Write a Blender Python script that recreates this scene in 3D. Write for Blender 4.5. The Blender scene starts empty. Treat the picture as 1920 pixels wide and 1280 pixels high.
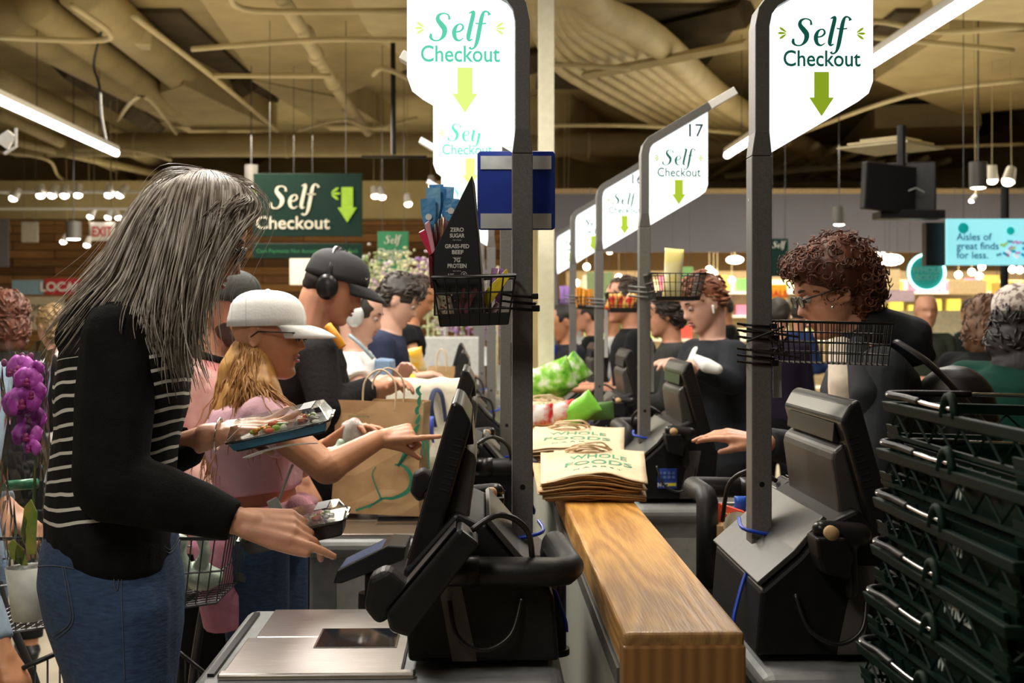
import bpy, bmesh, math, random
from mathutils import Vector as V, Matrix, noise
random.seed(7)
C = bpy.context.scene.collection
PI = math.pi
# ---------------------------------------------------------------- camera
F, EYE, HY = 2400.0, 1.55, 595.0          # focal length in px of a 1920 wide frame, eye height, horizon row
def W(px, py, Y):
    return V(((px - 960) / F * Y, Y, EYE + (HY - py) / F * Y))
def CE(px, py, h):
    return W(px, py, h * F / (HY - py))
cam = bpy.data.objects.new('camera', bpy.data.cameras.new('camera')); C.objects.link(cam)
cam.location = (0, 0, EYE); cam.rotation_euler = (PI / 2, 0, 0)
cam.data.sensor_width = 36; cam.data.lens = F * 36 / 1920
cam.data.shift_y = -(640 - HY) / 1920
cam.data.clip_end = 200
cam.data.dof.use_dof = True; cam.data.dof.focus_distance = 2.55; cam.data.dof.aperture_fstop = 6.3
bpy.context.scene.camera = cam
# ---------------------------------------------------------------- world, exposure
sc = bpy.context.scene
sc.view_settings.view_transform = 'Standard'; sc.view_settings.look = 'None'
sc.view_settings.gamma = 1; sc.view_settings.exposure = 0.0; sc.view_settings.use_curve_mapping = False
wd = bpy.data.worlds.new('store_ambient'); sc.world = wd; wd.use_nodes = True
wd.node_tree.nodes['Background'].inputs[0].default_value = (1.0, 0.86, 0.66, 1)
wd.node_tree.nodes['Background'].inputs[1].default_value = 0.03
def area(name, loc, size, power, col=(1, .93, .8), rot=(0, 0, 0)):
    l = bpy.data.lights.new(name, 'AREA'); l.shape = 'RECTANGLE'; l.size, l.size_y = size
    l.energy = power; l.color = col
    o = bpy.data.objects.new(name, l); C.objects.link(o); o.location = loc; o.rotation_euler = rot
    return o
WARM = (1, .87, .68)
area('lamp_row_left', (-1.3, 5.6, 3.4), (.5, 5), 260, (1, .95, .87))
area('lamp_row_right', (1.7, 7.0, 3.4), (.5, 5), 95, (1, .95, .87))
area('lamp_row_bar', (.25, 3.6, 3.4), (.3, 2.6), 52, (1, .90, .74))
area('lamp_row_front', (-1.0, .3, 3.0), (.5, 1.6), 48, (1, .93, .82))
area('lamp_row_far_left', (-2.6, 12.0, 3.4), (1.5, 5), 330, WARM)
area('lamp_row_far_right', (4.5, 17.2, 2.95), (6, 4), 620, (1, .88, .66))
area('lamp_row_aisle', (4.5, 13.2, 3.3), (6, 1.0), 110, (1, .9, .72))
area('lamp_row_entrance', (-3.4, 4.0, 3.6), (.6, 3), 26, WARM)
area('ceiling_fill_left', (-2.5, 9, 2.9), (3, 6), 34, (1, .82, .5), (PI, 0, 0))  # added fill aimed upward, no fixture; brightens the left ceiling
area('ceiling_fill_right', (3.2, 11, 2.9), (3, 6), 50, (1, .82, .5), (PI, 0, 0))  # added fill without a fixture, so the right ceiling ribs show
area('ceiling_fill_back', (-3, 18, 2.6), (8, 1.5), 50, (1, .84, .55), (PI, 0, 0))  # unseen fill added to brighten the ceiling at the rear
# ---------------------------------------------------------------- materials
def mat(name, col, rough=.6, metal=0, var=.06, nscale=30, bump=.0, bscale=None, emit=None, estr=0, alpha=1, spec=None, trans=0, stretch=None):
    m = bpy.data.materials.new(name); m.use_nodes = True
    nt = m.node_tree; b = nt.nodes['Principled BSDF']
    b.inputs['Base Color'].default_value = (*col, 1)
    b.inputs['Roughness'].default_value = rough; b.inputs['Metallic'].default_value = metal
    if spec is not None: b.inputs['Specular IOR Level'].default_value = spec
    if trans: b.inputs['Transmission Weight'].default_value = trans
    b.inputs['Alpha'].default_value = alpha
    tc = nt.nodes.new('ShaderNodeTexCoord'); mp = nt.nodes.new('ShaderNodeMapping')
    nt.links.new(tc.outputs['Object'], mp.inputs[0])
    if stretch: mp.inputs['Scale'].default_value = stretch
    if var:
        n = nt.nodes.new('ShaderNodeTexNoise'); n.inputs['Scale'].default_value = nscale; n.inputs['Detail'].default_value = 4
        nt.links.new(mp.outputs[0], n.inputs['Vector'])
        r = nt.nodes.new('ShaderNodeValToRGB'); e = r.color_ramp.elements
        e[0].position = .3; e[1].position = .7
        e[0].color = (*[max(0, c * (1 - var * 2)) for c in col], 1); e[1].color = (*[min(1, c * (1 + var * 2)) for c in col], 1)
        nt.links.new(n.outputs[0], r.inputs[0]); nt.links.new(r.outputs[0], b.inputs['Base Color'])
    if bump:
        n2 = nt.nodes.new('ShaderNodeTexNoise'); n2.inputs['Scale'].default_value = bscale or nscale; n2.inputs['Detail'].default_value = 6
        nt.links.new(mp.outputs[0], n2.inputs['Vector'])
        bp = nt.nodes.new('ShaderNodeBump'); bp.inputs['Strength'].default_value = bump; bp.inputs['Distance'].default_value = .01
        nt.links.new(n2.outputs[0], bp.inputs['Height']); nt.links.new(bp.outputs[0], b.inputs['Normal'])
    if emit:
        b.inputs['Emission Color'].default_value = (*emit, 1); b.inputs['Emission Strength'].default_value = estr
    return m
_mc = {}
def colm(col, rough=.55, **k):
    key = (tuple(round(c, 3) for c in col), rough, tuple(sorted(k.items())))
    if key not in _mc: _mc[key] = mat('paint', col, rough, **k)
    return _mc[key]
def ramp_mat(name, kind, scale, stops, rough=.5, stretch=(1, 1, 1), bump=.1, detail=5, dist=0, metal=0, rot=(0, 0, 0)):
    """noise / wave driven colour ramp"""
    m = bpy.data.materials.new(name); m.use_nodes = True; nt = m.node_tree; b = nt.nodes['Principled BSDF']
    b.inputs['Roughness'].default_value = rough; b.inputs['Metallic'].default_value = metal
    tc = nt.nodes.new('ShaderNodeTexCoord'); mp = nt.nodes.new('ShaderNodeMapping')
    mp.inputs['Scale'].default_value = stretch; mp.inputs['Rotation'].default_value = rot
    nt.links.new(tc.outputs['Object'], mp.inputs[0])
    if kind == 'wave':
        n = nt.nodes.new('ShaderNodeTexWave'); n.inputs['Scale'].default_value = scale; n.inputs['Distortion'].default_value = dist
        n.inputs['Detail'].default_value = detail; n.inputs['Detail Scale'].default_value = 1.2
    else:
        n = nt.nodes.new('ShaderNodeTexNoise'); n.inputs['Scale'].default_value = scale; n.inputs['Detail'].default_value = detail
        n.inputs['Distortion'].default_value = dist
    nt.links.new(mp.outputs[0], n.inputs['Vector'])
    r = nt.nodes.new('ShaderNodeValToRGB'); e = r.color_ramp.elements
    while len(e) < len(stops): e.new(.5)
    for i, (p, c) in enumerate(stops): e[i].position = p; e[i].color = (*c, 1)
    nt.links.new(n.outputs[0], r.inputs[0]); nt.links.new(r.outputs[0], b.inputs['Base Color'])
    if bump:
        bp = nt.nodes.new('ShaderNodeBump'); bp.inputs['Strength'].default_value = bump; bp.inputs['Distance'].default_value = .005
        nt.links.new(n.outputs[0], bp.inputs['Height']); nt.links.new(bp.outputs[0], b.inputs['Normal'])
    return m
def emis(name, col, s):
    m = bpy.data.materials.new(name); m.use_nodes = True; nt = m.node_tree; b = nt.nodes['Principled BSDF']
    b.inputs['Base Color'].default_value = (*[c * .8 for c in col], 1)
    b.inputs['Emission Color'].default_value = (*col, 1); b.inputs['Emission Strength'].default_value = s
    return m
def clear(name, tint=(.96, .99, .98), op=.03):
    m = bpy.data.materials.new(name); m.use_nodes = True; nt = m.node_tree
    nt.nodes.remove(nt.nodes['Principled BSDF']); out = nt.nodes['Material Output']
    t = nt.nodes.new('ShaderNodeBsdfTransparent'); t.inputs[0].default_value = (*tint, 1)
    g = nt.nodes.new('ShaderNodeBsdfGlossy'); g.inputs['Roughness'].default_value = .08
    f = nt.nodes.new('ShaderNodeFresnel'); f.inputs[0].default_value = 1.45
    n = nt.nodes.new('ShaderNodeTexNoise'); n.inputs['Scale'].default_value = 25
    bp = nt.nodes.new('ShaderNodeBump'); bp.inputs['Strength'].default_value = .08; nt.links.new(n.outputs[0], bp.inputs['Height'])
    nt.links.new(bp.outputs[0], g.inputs['Normal']); nt.links.new(bp.outputs[0], f.inputs['Normal'])
    a = nt.nodes.new('ShaderNodeMath'); a.operation = 'ADD'; a.inputs[1].default_value = op; a.use_clamp = True
    nt.links.new(f.outputs[0], a.inputs[0])
    x = nt.nodes.new('ShaderNodeMixShader'); nt.links.new(a.outputs[0], x.inputs[0])
    nt.links.new(t.outputs[0], x.inputs[1]); nt.links.new(g.outputs[0], x.inputs[2]); nt.links.new(x.outputs[0], out.inputs[0])
    return m
def hairmat(name, cols, rough=.45):
    m = bpy.data.materials.new(name); m.use_nodes = True; nt = m.node_tree; b = nt.nodes['Principled BSDF']
    b.inputs['Roughness'].default_value = rough
    g = nt.nodes.new('ShaderNodeNewGeometry')
    n = nt.nodes.new('ShaderNodeTexNoise'); n.inputs['Scale'].default_value = 60; n.inputs['Detail'].default_value = 3
    tc = nt.nodes.new('ShaderNodeTexCoord'); mp = nt.nodes.new('ShaderNodeMapping'); mp.inputs['Scale'].default_value = (1, 1, .12)
    nt.links.new(tc.outputs['Object'], mp.inputs[0]); nt.links.new(mp.outputs[0], n.inputs['Vector'])
    a = nt.nodes.new('ShaderNodeMath'); a.operation = 'MULTIPLY_ADD'; a.inputs[1].default_value = .6
    s = nt.nodes.new('ShaderNodeMath'); s.operation = 'MULTIPLY_ADD'; s.inputs[1].default_value = 1.1; s.inputs[2].default_value = -.35
    nt.links.new(n.outputs[0], s.inputs[0]); nt.links.new(g.outputs['Random Per Island'], a.inputs[0]); nt.links.new(s.outputs[0], a.inputs[2])
    r = nt.nodes.new('ShaderNodeValToRGB'); e = r.color_ramp.elements
    while len(e) < len(cols): e.new(.5)
    for i, c in enumerate(cols): e[i].position = i / (len(cols) - 1); e[i].color = (*c, 1)
    nt.links.new(a.outputs[0], r.inputs[0]); nt.links.new(r.outputs[0], b.inputs['Base Color'])
    bp = nt.nodes.new('ShaderNodeBump'); bp.inputs['Strength'].default_value = .5; bp.inputs['Distance'].default_value = .004
    nt.links.new(n.outputs[0], bp.inputs['Height']); nt.links.new(bp.outputs[0], b.inputs['Normal'])
    return m
M = dict(
    black=mat('black_plastic', (.008, .008, .009), .42, spec=.3, var=.1, bump=.05, bscale=400),
    black2=mat('black_satin_plastic', (.012, .012, .013), .3, spec=.35, var=.1),
    rubber=mat('black_foam_rubber', (.010, .010, .011), .5, spec=.3, var=.1, bump=.05, bscale=200),
    gunmetal=mat('gunmetal_panel', (.095, .09, .083), .42, .25, var=.06),
    cover=mat('dark_cover', (.05, .047, .043), .4, .15, var=.06),
    pole=mat('powder_coated_steel', (.14, .135, .128), .45, .2, var=.08, nscale=300),
    grey=mat('grey_cabinet', (.22, .23, .23), .5, .1),
    lgrey=mat('light_grey_panel', (.42, .43, .42), .5, .05),
    steel=ramp_mat('brushed_steel', 'noise', 6, [(.3, (.42, .39, .36)), (.7, (.62, .58, .54))], .28, (2, 60, 2), .04, metal=1),
    dsteel=mat('dark_wire', (.10, .10, .10), .4, .8),
    chrome=mat('chrome', (.7, .7, .7), .15, 1, var=0),
    screen=mat('dark_screen_glass', (.01, .012, .015), .06, var=0),
    wire=mat('black_wire', (.012, .012, .012), .35, var=0),
    cream=mat('cream_paint', (.42, .345, .185), .75, var=.07, nscale=2, bump=.08, bscale=40),
    cream2=mat('cream_pipe_paint', (.50, .425, .25), .6, var=.06, nscale=4),
    dark=mat('painted_gap_shade', (.06, .045, .025), .9, var=.2, nscale=3),  # dark tone stands in for shade in the ceiling gaps
    column=mat('cream_column_paint', (.72, .68, .50), .6, var=.03),
    blue=mat('blue_plastic', (.01, .035, .30), .35, var=.05),
    bluecable=mat('blue_cable', (.01, .05, .42), .35, var=0),
    white=mat('white_plastic', (.8, .8, .78), .5, var=.02),
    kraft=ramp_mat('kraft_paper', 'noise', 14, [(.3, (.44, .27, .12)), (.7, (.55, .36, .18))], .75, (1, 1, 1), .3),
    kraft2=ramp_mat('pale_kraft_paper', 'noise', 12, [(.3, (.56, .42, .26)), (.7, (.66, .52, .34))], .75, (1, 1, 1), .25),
    green=mat('dark_green_print', (.02, .22, .12), .6),
    signgreen=mat('dark_green_sign', (.003, .024, .017), .6, spec=.2, var=.03),
    lime=mat('lime_print', (.30, .52, .02), .6, var=0),
    limelit=emis('lime_backlit', (.34, .50, .02), .55),
    tealit=emis('teal_backlit', (.005, .12, .085), .5),
    mintlit=emis('mint_backlit', (.10, .62, .42), .8),
    limepale=emis('pale_lime_backlit', (.68, .85, .22), .9),
    navylit=emis('ink_backlit', (.01, .045, .06), .3),
    led=emis('led_strip', (1, .98, .94), 9),
    bulb=emis('lamp_glow', (1, .93, .8), 22),
    bulbw=emis('lamp_glow_warm', (1, .86, .62), 14),
    panel=emis('backlit_panel', (.93, .985, 1), 1.25),
    clear=clear('clear_plastic'),
    cello=clear('cellophane', (.9, .92, .92), .06),
    denim=ramp_mat('dark_denim', 'noise', 50, [(.3, (.018, .04, .10)), (.7, (.035, .075, .16))], .85, (1, 1, 3), .4),
    denim2=ramp_mat('light_denim', 'noise', 50, [(.3, (.12, .20, .32)), (.7, (.2, .3, .44))], .85, (1, 1, 3), .4),
    bknit=mat('black_cotton', (.006, .006, .0065), .9, var=.15, nscale=20, bump=.3, bscale=300, spec=.15),
    skin=mat('skin_light', (.56, .27, .165), .5, var=.08, nscale=14, bump=.06, bscale=180),
    skin2=mat('skin_tan', (.52, .235, .12), .48, var=.08, nscale=14, bump=.06, bscale=180),
    skin3=mat('skin_pale', (.62, .36, .27), .5, var=.06, nscale=14),
    lips=mat('lips', (.38, .12, .10), .4, var=.05),
    eyew=mat('eye_white', (.42, .36, .33), .2, var=0),
    iris=mat('eye_iris', (.05, .03, .02), .1, var=0),
    basketg=mat('dark_green_plastic', (.0018, .012, .008), .55, spec=.12, var=.15, nscale=8),
    tile=mat('polished_concrete', (.30, .26, .19), .4, var=.1, nscale=3),
    partition=ramp_mat('grey_green_partition', 'noise', 2.5, [(.3, (.26, .27, .22)), (.7, (.36, .36, .30))], .5, (1, 1, 1), .02),
)
for k in ('skin', 'skin2', 'skin3'):
    b = M[k].node_tree.nodes['Principled BSDF']; b.inputs['Subsurface Weight'].default_value = .12
    b.inputs['Subsurface Radius'].default_value = (.01, .004, .002)
# ---------------------------------------------------------------- mesh builder
def frame(d, up=V((0, 0, 1))):
    d = d.normalized()
    if abs(d.dot(up)) > .97: up = V((1, 0, 0))
    a = up.cross(d).normalized(); return a, d.cross(a).normalized()
def catmull(pts, n=6):
    pts = [V(p) for p in pts]; out = []
    for i in range(len(pts) - 1):
        p0 = pts[max(i - 1, 0)]; p1 = pts[i]; p2 = pts[i + 1]; p3 = pts[min(i + 2, len(pts) - 1)]
        for k in range(n):
            t = k / n
            out.append(.5 * ((2 * p1) + (p2 - p0) * t + (2 * p0 - 5 * p1 + 4 * p2 - p3) * t * t + (3 * p1 - p0 - 3 * p2 + p3) * t ** 3))
    out.append(pts[-1]); return out
class MB:
    def __init__(s): s.v = []; s.f = []; s.m = []; s.mi = 0
    def add(s, vs, fs):
        b = len(s.v); s.v += [V(p) for p in vs]; s.f += [[i + b for i in f] for f in fs]; s.m += [s.mi] * len(fs); return s
    def box(s, c, d, R=None):
        c = V(c); h = [x / 2 for x in d]; vs = []
        for x in (-1, 1):
            for y in (-1, 1):
                for z in (-1, 1):
                    p = V((x * h[0], y * h[1], z * h[2])); vs.append(c + (R @ p if R else p))
        return s.add(vs, [(0, 1, 3, 2), (4, 6, 7, 5), (0, 4, 5, 1), (2, 3, 7, 6), (0, 2, 6, 4), (1, 5, 7, 3)])
    def bx(s, x0, x1, y0, y1, z0, z1):
        return s.box(((x0 + x1) / 2, (y0 + y1) / 2, (z0 + z1) / 2), (x1 - x0, y1 - y0, z1 - z0))
    def prism(s, poly, e):
        e = V(e); n = len(poly); vs = [V(p) for p in poly] + [V(p) + e for p in poly]
        return s.add(vs, [list(range(n))[::-1], list(range(n, 2 * n))] + [(i, (i + 1) % n, n + (i + 1) % n, n + i) for i in range(n)])
    def loft(s, rings, cap=True, closed=False):
        n = len(rings[0]); vs = [p for r in rings for p in r]; fs = []
        R = len(rings)
        for i in range(R if closed else R - 1):
            j = (i + 1) % R
            for k in range(n):
                fs.append((i * n + k, i * n + (k + 1) % n, j * n + (k + 1) % n, j * n + k))
        if cap and not closed: fs += [list(range(n))[::-1], list(range((R - 1) * n, R * n))]
        return s.add(vs, fs)
    def tube(s, pts, r, n=8, closed=False, ry=None):
        pts = [V(p) for p in pts]; N = len(pts); rr = r if isinstance(r, (list, tuple)) else [r] * N
        rings = []; pa = None
        for i, p in enumerate(pts):
            if closed: d = pts[(i + 1) % N] - pts[i - 1]
            else: d = pts[min(i + 1, N - 1)] - pts[max(i - 1, 0)]
            if d.length < 1e-9: d = V((0, 0, 1))
            d.normalize()
            if pa is None: a, b = frame(d)
            else:
                a = pa - d * pa.dot(d)
                if a.length < 1e-6: a, b = frame(d)
                a.normalize(); b = d.cross(a)
            pa = a; q = rr[i]; q2 = q if ry is None else q * ry
            rings.append([p + a * math.cos(2 * PI * k / n) * q + b * math.sin(2 * PI * k / n) * q2 for k in range(n)])
        return s.loft(rings, closed=closed)
    def cone(s, p0, p1, r0, r1=None, n=20): return s.tube([p0, p1], [r0, r0 if r1 is None else r1], n)
    def ell(s, c, r, R=None, nu=20, nv=12):
        c = V(c); r = (r, r, r) if not isinstance(r, (tuple, list)) else r
        vs = []; fs = []
        for j in range(nv + 1):
            ph = PI * j / nv
            for i in range(nu):
                th = 2 * PI * i / nu
                p = V((r[0] * math.sin(ph) * math.cos(th), r[1] * math.sin(ph) * math.sin(th), r[2] * math.cos(ph)))
                vs.append(c + (R @ p if R else p))
        for j in range(nv):
            for i in range(nu):
                a, b = j * nu + i, j * nu + (i + 1) % nu
                fs.append((a + nu, b + nu, b, a))
        return s.add(vs, fs)
    def rc(s, p0, p1, r0, r1, n=14):
        p0 = V(p0); p1 = V(p1); d = p1 - p0; L = max(d.length, 1e-6); d = d / L
        pts = []; rr = []
        for k in range(5):
            a = PI / 2 * (k / 4) ; pts.append(p0 - d * r0 * math.cos(a)); rr.append(max(r0 * math.sin(a), .0008))
        for k in range(5):
            a = PI / 2 * (1 - k / 4); pts.append(p1 + d * r1 * math.cos(a)); rr.append(max(r1 * math.sin(a), .0008))
        return s.tube(pts, rr, n)
    def chain(s, pts, rr, n=14):
        for i in range(len(pts) - 1): s.rc(pts[i], pts[i + 1], rr[i], rr[i + 1], n)
        return s
    def sheet(s, grid, th=0):
        n = len(grid[0]); vs = [p for r in grid for p in r]
        return s.add(vs, [(i * n + k, i * n + k + 1, (i + 1) * n + k + 1, (i + 1) * n + k) for i in range(len(grid) - 1) for k in range(n - 1)])
    def xf(s, Mx): s.v = [Mx @ p for p in s.v]; return s
    def noise(s, amp, sc, seed=0):
        # push vertices along local radial noise
        s.v = [p + V(noise.noise_vector(p * sc + V((seed, 0, 0)))) * amp for p in s.v]; return s
    def build(s, name, m, parent=None, local=False, smooth=False, bev=0, bseg=2, remesh=0, sm=2, sub=0, solid=0, post=None):
        me = bpy.data.meshes.new(name); me.from_pydata(s.v, [], s.f)
        ms = m if isinstance(m, (list, tuple)) else [m]
        for x in ms: me.materials.append(x)
        if len(ms) > 1:
            for p, i in zip(me.polygons, s.m): p.material_index = i
        bm = bmesh.new(); bm.from_mesh(me); bmesh.ops.recalc_face_normals(bm, faces=bm.faces); bm.to_mesh(me); bm.free()
        if remesh:
            me = rem(me, remesh, sm)
            smooth = True
        if post:
            for v in me.vertices: v.co = post(v.co)
        if parent is not None and not local:
            r = parent
            while r.parent: r = r.parent
            off = r.location
            for v in me.vertices: v.co -= off
        if smooth:
            for p in me.polygons: p.use_smooth = True
        o = bpy.data.objects.new(name, me); C.objects.link(o); o.parent = parent
        if bev:
            b = o.modifiers.new('bevel', 'BEVEL'); b.width = bev; b.segments = bseg; b.limit_method = 'ANGLE'; b.angle_limit = .6
        if solid:
            b = o.modifiers.new('solid', 'SOLIDIFY'); b.thickness = solid; b.offset = 0
        if sub:
            b = o.modifiers.new('sub', 'SUBSURF'); b.levels = b.render_levels = sub
        return o
def rem(me, vs, it):
    t = bpy.data.objects.new('tmp', me); C.objects.link(t)
    r = t.modifiers.new('r', 'REMESH'); r.mode = 'VOXEL'; r.voxel_size = vs
    if it:
        q = t.modifiers.new('s', 'SMOOTH'); q.factor = .5; q.iterations = it
    dg = bpy.context.evaluated_depsgraph_get(); dg.update()
    n = bpy.data.meshes.new_from_object(t.evaluated_get(dg)); bpy.data.objects.remove(t)
    for x in me.materials:
        if x.name not in [y.name for y in n.materials if y]: n.materials.append(x)
    return n
def thing(name, label, cat, loc=(0, 0, 0), group=None, rz=0):
    o = bpy.data.objects.new(name, None); C.objects.link(o); o.location = loc; o.rotation_euler.z = rz
    o.empty_display_size = .05
    return tag(o, label, cat, group)
def tag(o, label, cat, group=None, kind=None):
    if label: o['label'] = label
    if cat: o['category'] = cat
    if group: o['group'] = group
    if kind: o['kind'] = kind
    return o
def struct(o): o['kind'] = 'structure'; return o
def kids(o): return [c for c in bpy.data.objects if c.parent == o]
def dup(root, loc=None, label=None, group=None, rz=None, sc=None):
    r = root.copy(); C.objects.link(r)
    if loc is not None: r.location = loc
    if rz is not None: r.rotation_euler.z = rz
    if sc: r.scale = (sc, sc, sc) if not isinstance(sc, tuple) else sc
    if label: r['label'] = label
    if group: r['group'] = group
    for ch in kids(root):
        c = ch.copy(); C.objects.link(c); c.parent = r
        for g in kids(ch):
            d = g.copy(); C.objects.link(d); d.parent = c
    return r
def single(mb, name, m, label, cat, group=None, at=None, **k):
    """one mesh thing with its origin at its own base"""
    xs = [p.x for p in mb.v]; ys = [p.y for p in mb.v]; zs = [p.z for p in mb.v]
    o0 = V(((min(xs) + max(xs)) / 2, (min(ys) + max(ys)) / 2, min(zs)))
    mb.v = [p - o0 for p in mb.v]
    o = mb.build(name, m, **k); o.location = o0
    return tag(o, label, cat, group)
# lettering ------------------------------------------------------
_tc = {}
def text_mesh(s, size=1, bold=0, align='CENTER', space=1):
    key = (s, bold, align, space)
    if key not in _tc:
        cu = bpy.data.curves.new('t', 'FONT'); cu.body = s; cu.size = 1; cu.align_x = align; cu.offset = bold; cu.extrude = .004; cu.space_character = space
        cu.space_line = .9
        cu.resolution_u = 4
        o = bpy.data.objects.new('t', cu); C.objects.link(o)
        dg = bpy.context.evaluated_depsgraph_get(); dg.update()
        me = bpy.data.meshes.new_from_object(o.evaluated_get(dg)); bpy.data.objects.remove(o)
        _tc[key] = ([v.co.copy() for v in me.vertices], [list(p.vertices) for p in me.polygons])
    vs, fs = _tc[key]
    m = MB(); m.add([v * size for v in vs], fs); return m
def plane_mx(o, xdir, ydir):
    """matrix mapping text plane (x,y,z) to xdir, ydir, and their cross"""
    x = V(xdir).normalized(); y = V(ydir).normalized(); z = x.cross(y).normalized(); o = V(o)
    return Matrix(((x.x, y.x, z.x, o.x), (x.y, y.y, z.y, o.y), (x.z, y.z, z.z, o.z), (0, 0, 0, 1)))
def text(s, size, o, m, parent, name='lettering', xd=(1, 0, 0), yd=(0, 0, 1), bold=0, local=False, align='CENTER', space=1, w=None):
    t = text_mesh(s, size, bold, align, space)
    if w:
        xs = [v.x for v in t.v]; k = w / (max(xs) - min(xs)); t.v = [V((v.x * k, v.y, v.z)) for v in t.v]
    t.xf(plane_mx(o, xd, yd)); return t.build(name, m, parent, local=local)
def stroke(mb, pts, n=6, z=.004):
    """calligraphic stroke: (x, y, width) points"""
    P = catmull([V(p) for p in pts], n)
    L = []; R = []
    for i, p in enumerate(P):
        d = P[min(i + 1, len(P) - 1)] - P[max(i - 1, 0)]; d = V((d.x, d.y, 0)).normalized(); nrm = V((-d.y, d.x, 0))
        L.append(V((p.x, p.y, 0)) + nrm * p.z / 2); R.append(V((p.x, p.y, 0)) - nrm * p.z / 2)
    for side, zz in ((1, z), (-1, 0)):
        b = [V((q.x, q.y, zz)) for q in L + R]; n_ = len(L)
        mb.add(b, [(i, i + 1, n_ + i + 1, n_ + i) for i in range(n_ - 1)])
def self_mb():
    m = MB()
    stroke(m, [(.70, .76, .09), (.67, .92, .06), (.50, .985, .05), (.33, .92, .10), (.29, .76, .15), (.42, .58, .19), (.53, .42, .19), (.50, .2, .15), (.34, .03, .06), (.15, .02, .06), (.04, .12, .11), (.05, .26, .08)])
    stroke(m, [(.92, .32, .05), (1.08, .35, .06), (1.19, .46, .08), (1.16, .58, .06), (1.05, .60, .05), (.93, .50, .11), (.87, .30, .16), (.92, .09, .12), (1.06, .02, .06), (1.21, .11, .03)])
    stroke(m, [(1.40, .99, .03), (1.52, 1.04, .09), (1.56, .98, .14), (1.46, .55, .15), (1.38, .16, .15), (1.41, .03, .09), (1.53, .07, .03)])
    stroke(m, [(2.14, .93, .13), (2.08, 1.04, .06), (1.95, 1.05, .08), (1.86, .86, .14), (1.77, .40, .15), (1.69, .0, .14), (1.6, -.22, .08), (1.47, -.28, .06), (1.42, -.21, .11)])
    stroke(m, [(1.63, .64, .045), (1.83, .62, .05), (2.02, .64, .045)])
    m.v = [p - V((1.08, 0, 0)) for p in m.v]
    return m
SELF = self_mb()
def rays_mb():
    m = MB()
    for s in (-1, 1):
        for a in (-35, 0, 35):
            r = math.radians(a); d = V((s * math.cos(r), math.sin(r), 0)); c = V((s * 1.22, .45, 0)) 
            stroke(m, [(*(c + d * .05).xy, .01), (*(c + d * .15).xy, .07), (*(c + d * .28).xy, .085), (*(c + d * .36).xy, .01)])
    return m
RAYS = rays_mb()
def place(src, size, o, m, parent, name, xd=(1, 0, 0), yd=(0, 0, 1), local=False):
    t = MB(); t.v = [v * size for v in src.v]; t.f = [list(f) for f in src.f]; t.m = list(src.m)
    t.xf(plane_mx(o, xd, yd)); return t.build(name, m, parent, local=local)
ORD = ['first', 'second', 'third', 'fourth', 'fifth', 'sixth', 'seventh', 'eighth', 'ninth', 'tenth', 'eleventh', 'twelfth', 'thirteenth', 'fourteenth', 'fifteenth', 'sixteenth']
# ================================================================ setting
def plank_mat():
    m = bpy.data.materials.new('reclaimed_wood_planks'); m.use_nodes = True; nt = m.node_tree; b = nt.nodes['Principled BSDF']; b.inputs['Roughness'].default_value = .8
    tc = nt.nodes.new('ShaderNodeTexCoord'); mp = nt.nodes.new('ShaderNodeMapping'); mp.inputs['Rotation'].default_value = (PI / 2, 0, 0)
    br = nt.nodes.new('ShaderNodeTexBrick'); br.inputs['Scale'].default_value = 1; br.inputs['Brick Width'].default_value = 1.3; br.inputs['Row Height'].default_value = .13
    br.inputs['Mortar Size'].default_value = .006; br.inputs['Bias'].default_value = -.1
    br.inputs['Color1'].default_value = (.52, .27, .10, 1); br.inputs['Color2'].default_value = (.13, .065, .03, 1); br.inputs['Mortar'].default_value = (.01, .006, .004, 1)
    nt.links.new(tc.outputs['Object'], mp.inputs[0]); nt.links.new(mp.outputs[0], br.inputs['Vector'])
    n = nt.nodes.new('ShaderNodeTexNoise'); n.inputs['Scale'].default_value = 3; n.inputs['Detail'].default_value = 6
    m2 = nt.nodes.new('ShaderNodeMapping'); m2.inputs['Scale'].default_value = (1, 1, 8); nt.links.new(tc.outputs['Object'], m2.inputs[0]); nt.links.new(m2.outputs[0], n.inputs['Vector'])
    mx = nt.nodes.new('ShaderNodeMix'); mx.data_type = 'RGBA'; mx.blend_type = 'OVERLAY'; mx.inputs[0].default_value = .6
    nt.links.new(br.outputs[0], mx.inputs[6]); nt.links.new(n.outputs[0], mx.inputs[7]); nt.links.new(mx.outputs[2], b.inputs['Base Color'])
    return m
struct(MB().bx(-12, 14, -2, 27, -.05, 0).build('floor', M['tile']))
struct(MB().bx(-12, 14, -2, 27, 4.45, 4.6).build('ceiling', M['cream']))
struct(MB().bx(-12, .35, 20, 20.3, 0, 3.05).build('wall_back', plank_mat()))
struct(MB().bx(-12, .35, 19.4, 20.3, 3.05, 3.62).build('trim_1', M['cream']))
struct(MB().bx(-12, 14, 21.5, 21.8, 3.3, 4.45).build('wall_rear', M['cream']))
struct(MB().bx(.35, 6.9, 15, 15.2, 2.32, 3.0).build('trim_2', mat('slate_soffit', (.17, .17, .215), .7, var=.04, nscale=2)))
struct(MB().bx(6.9, 14, 15.0, 15.2, 2.32, 2.62).build('trim_3', mat('slate_soffit_low', (.16, .16, .20), .7, var=.04, nscale=2)))
struct(MB().bx(.35, 14, 15.2, 24, 2.98, 3.08).build('trim_4', mat('aisle_ceiling_paint', (.75, .55, .30), .8, var=.05)))
struct(MB().bx(.35, 14, 24, 24.2, 0, 3.0).build('wall_far', mat('aisle_wall_paint', (.72, .52, .26), .8, var=.05)))
struct(MB().bx(.2, .35, 15, 24, 0, 3.0).build('wall_divider', M['cream']))
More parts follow.
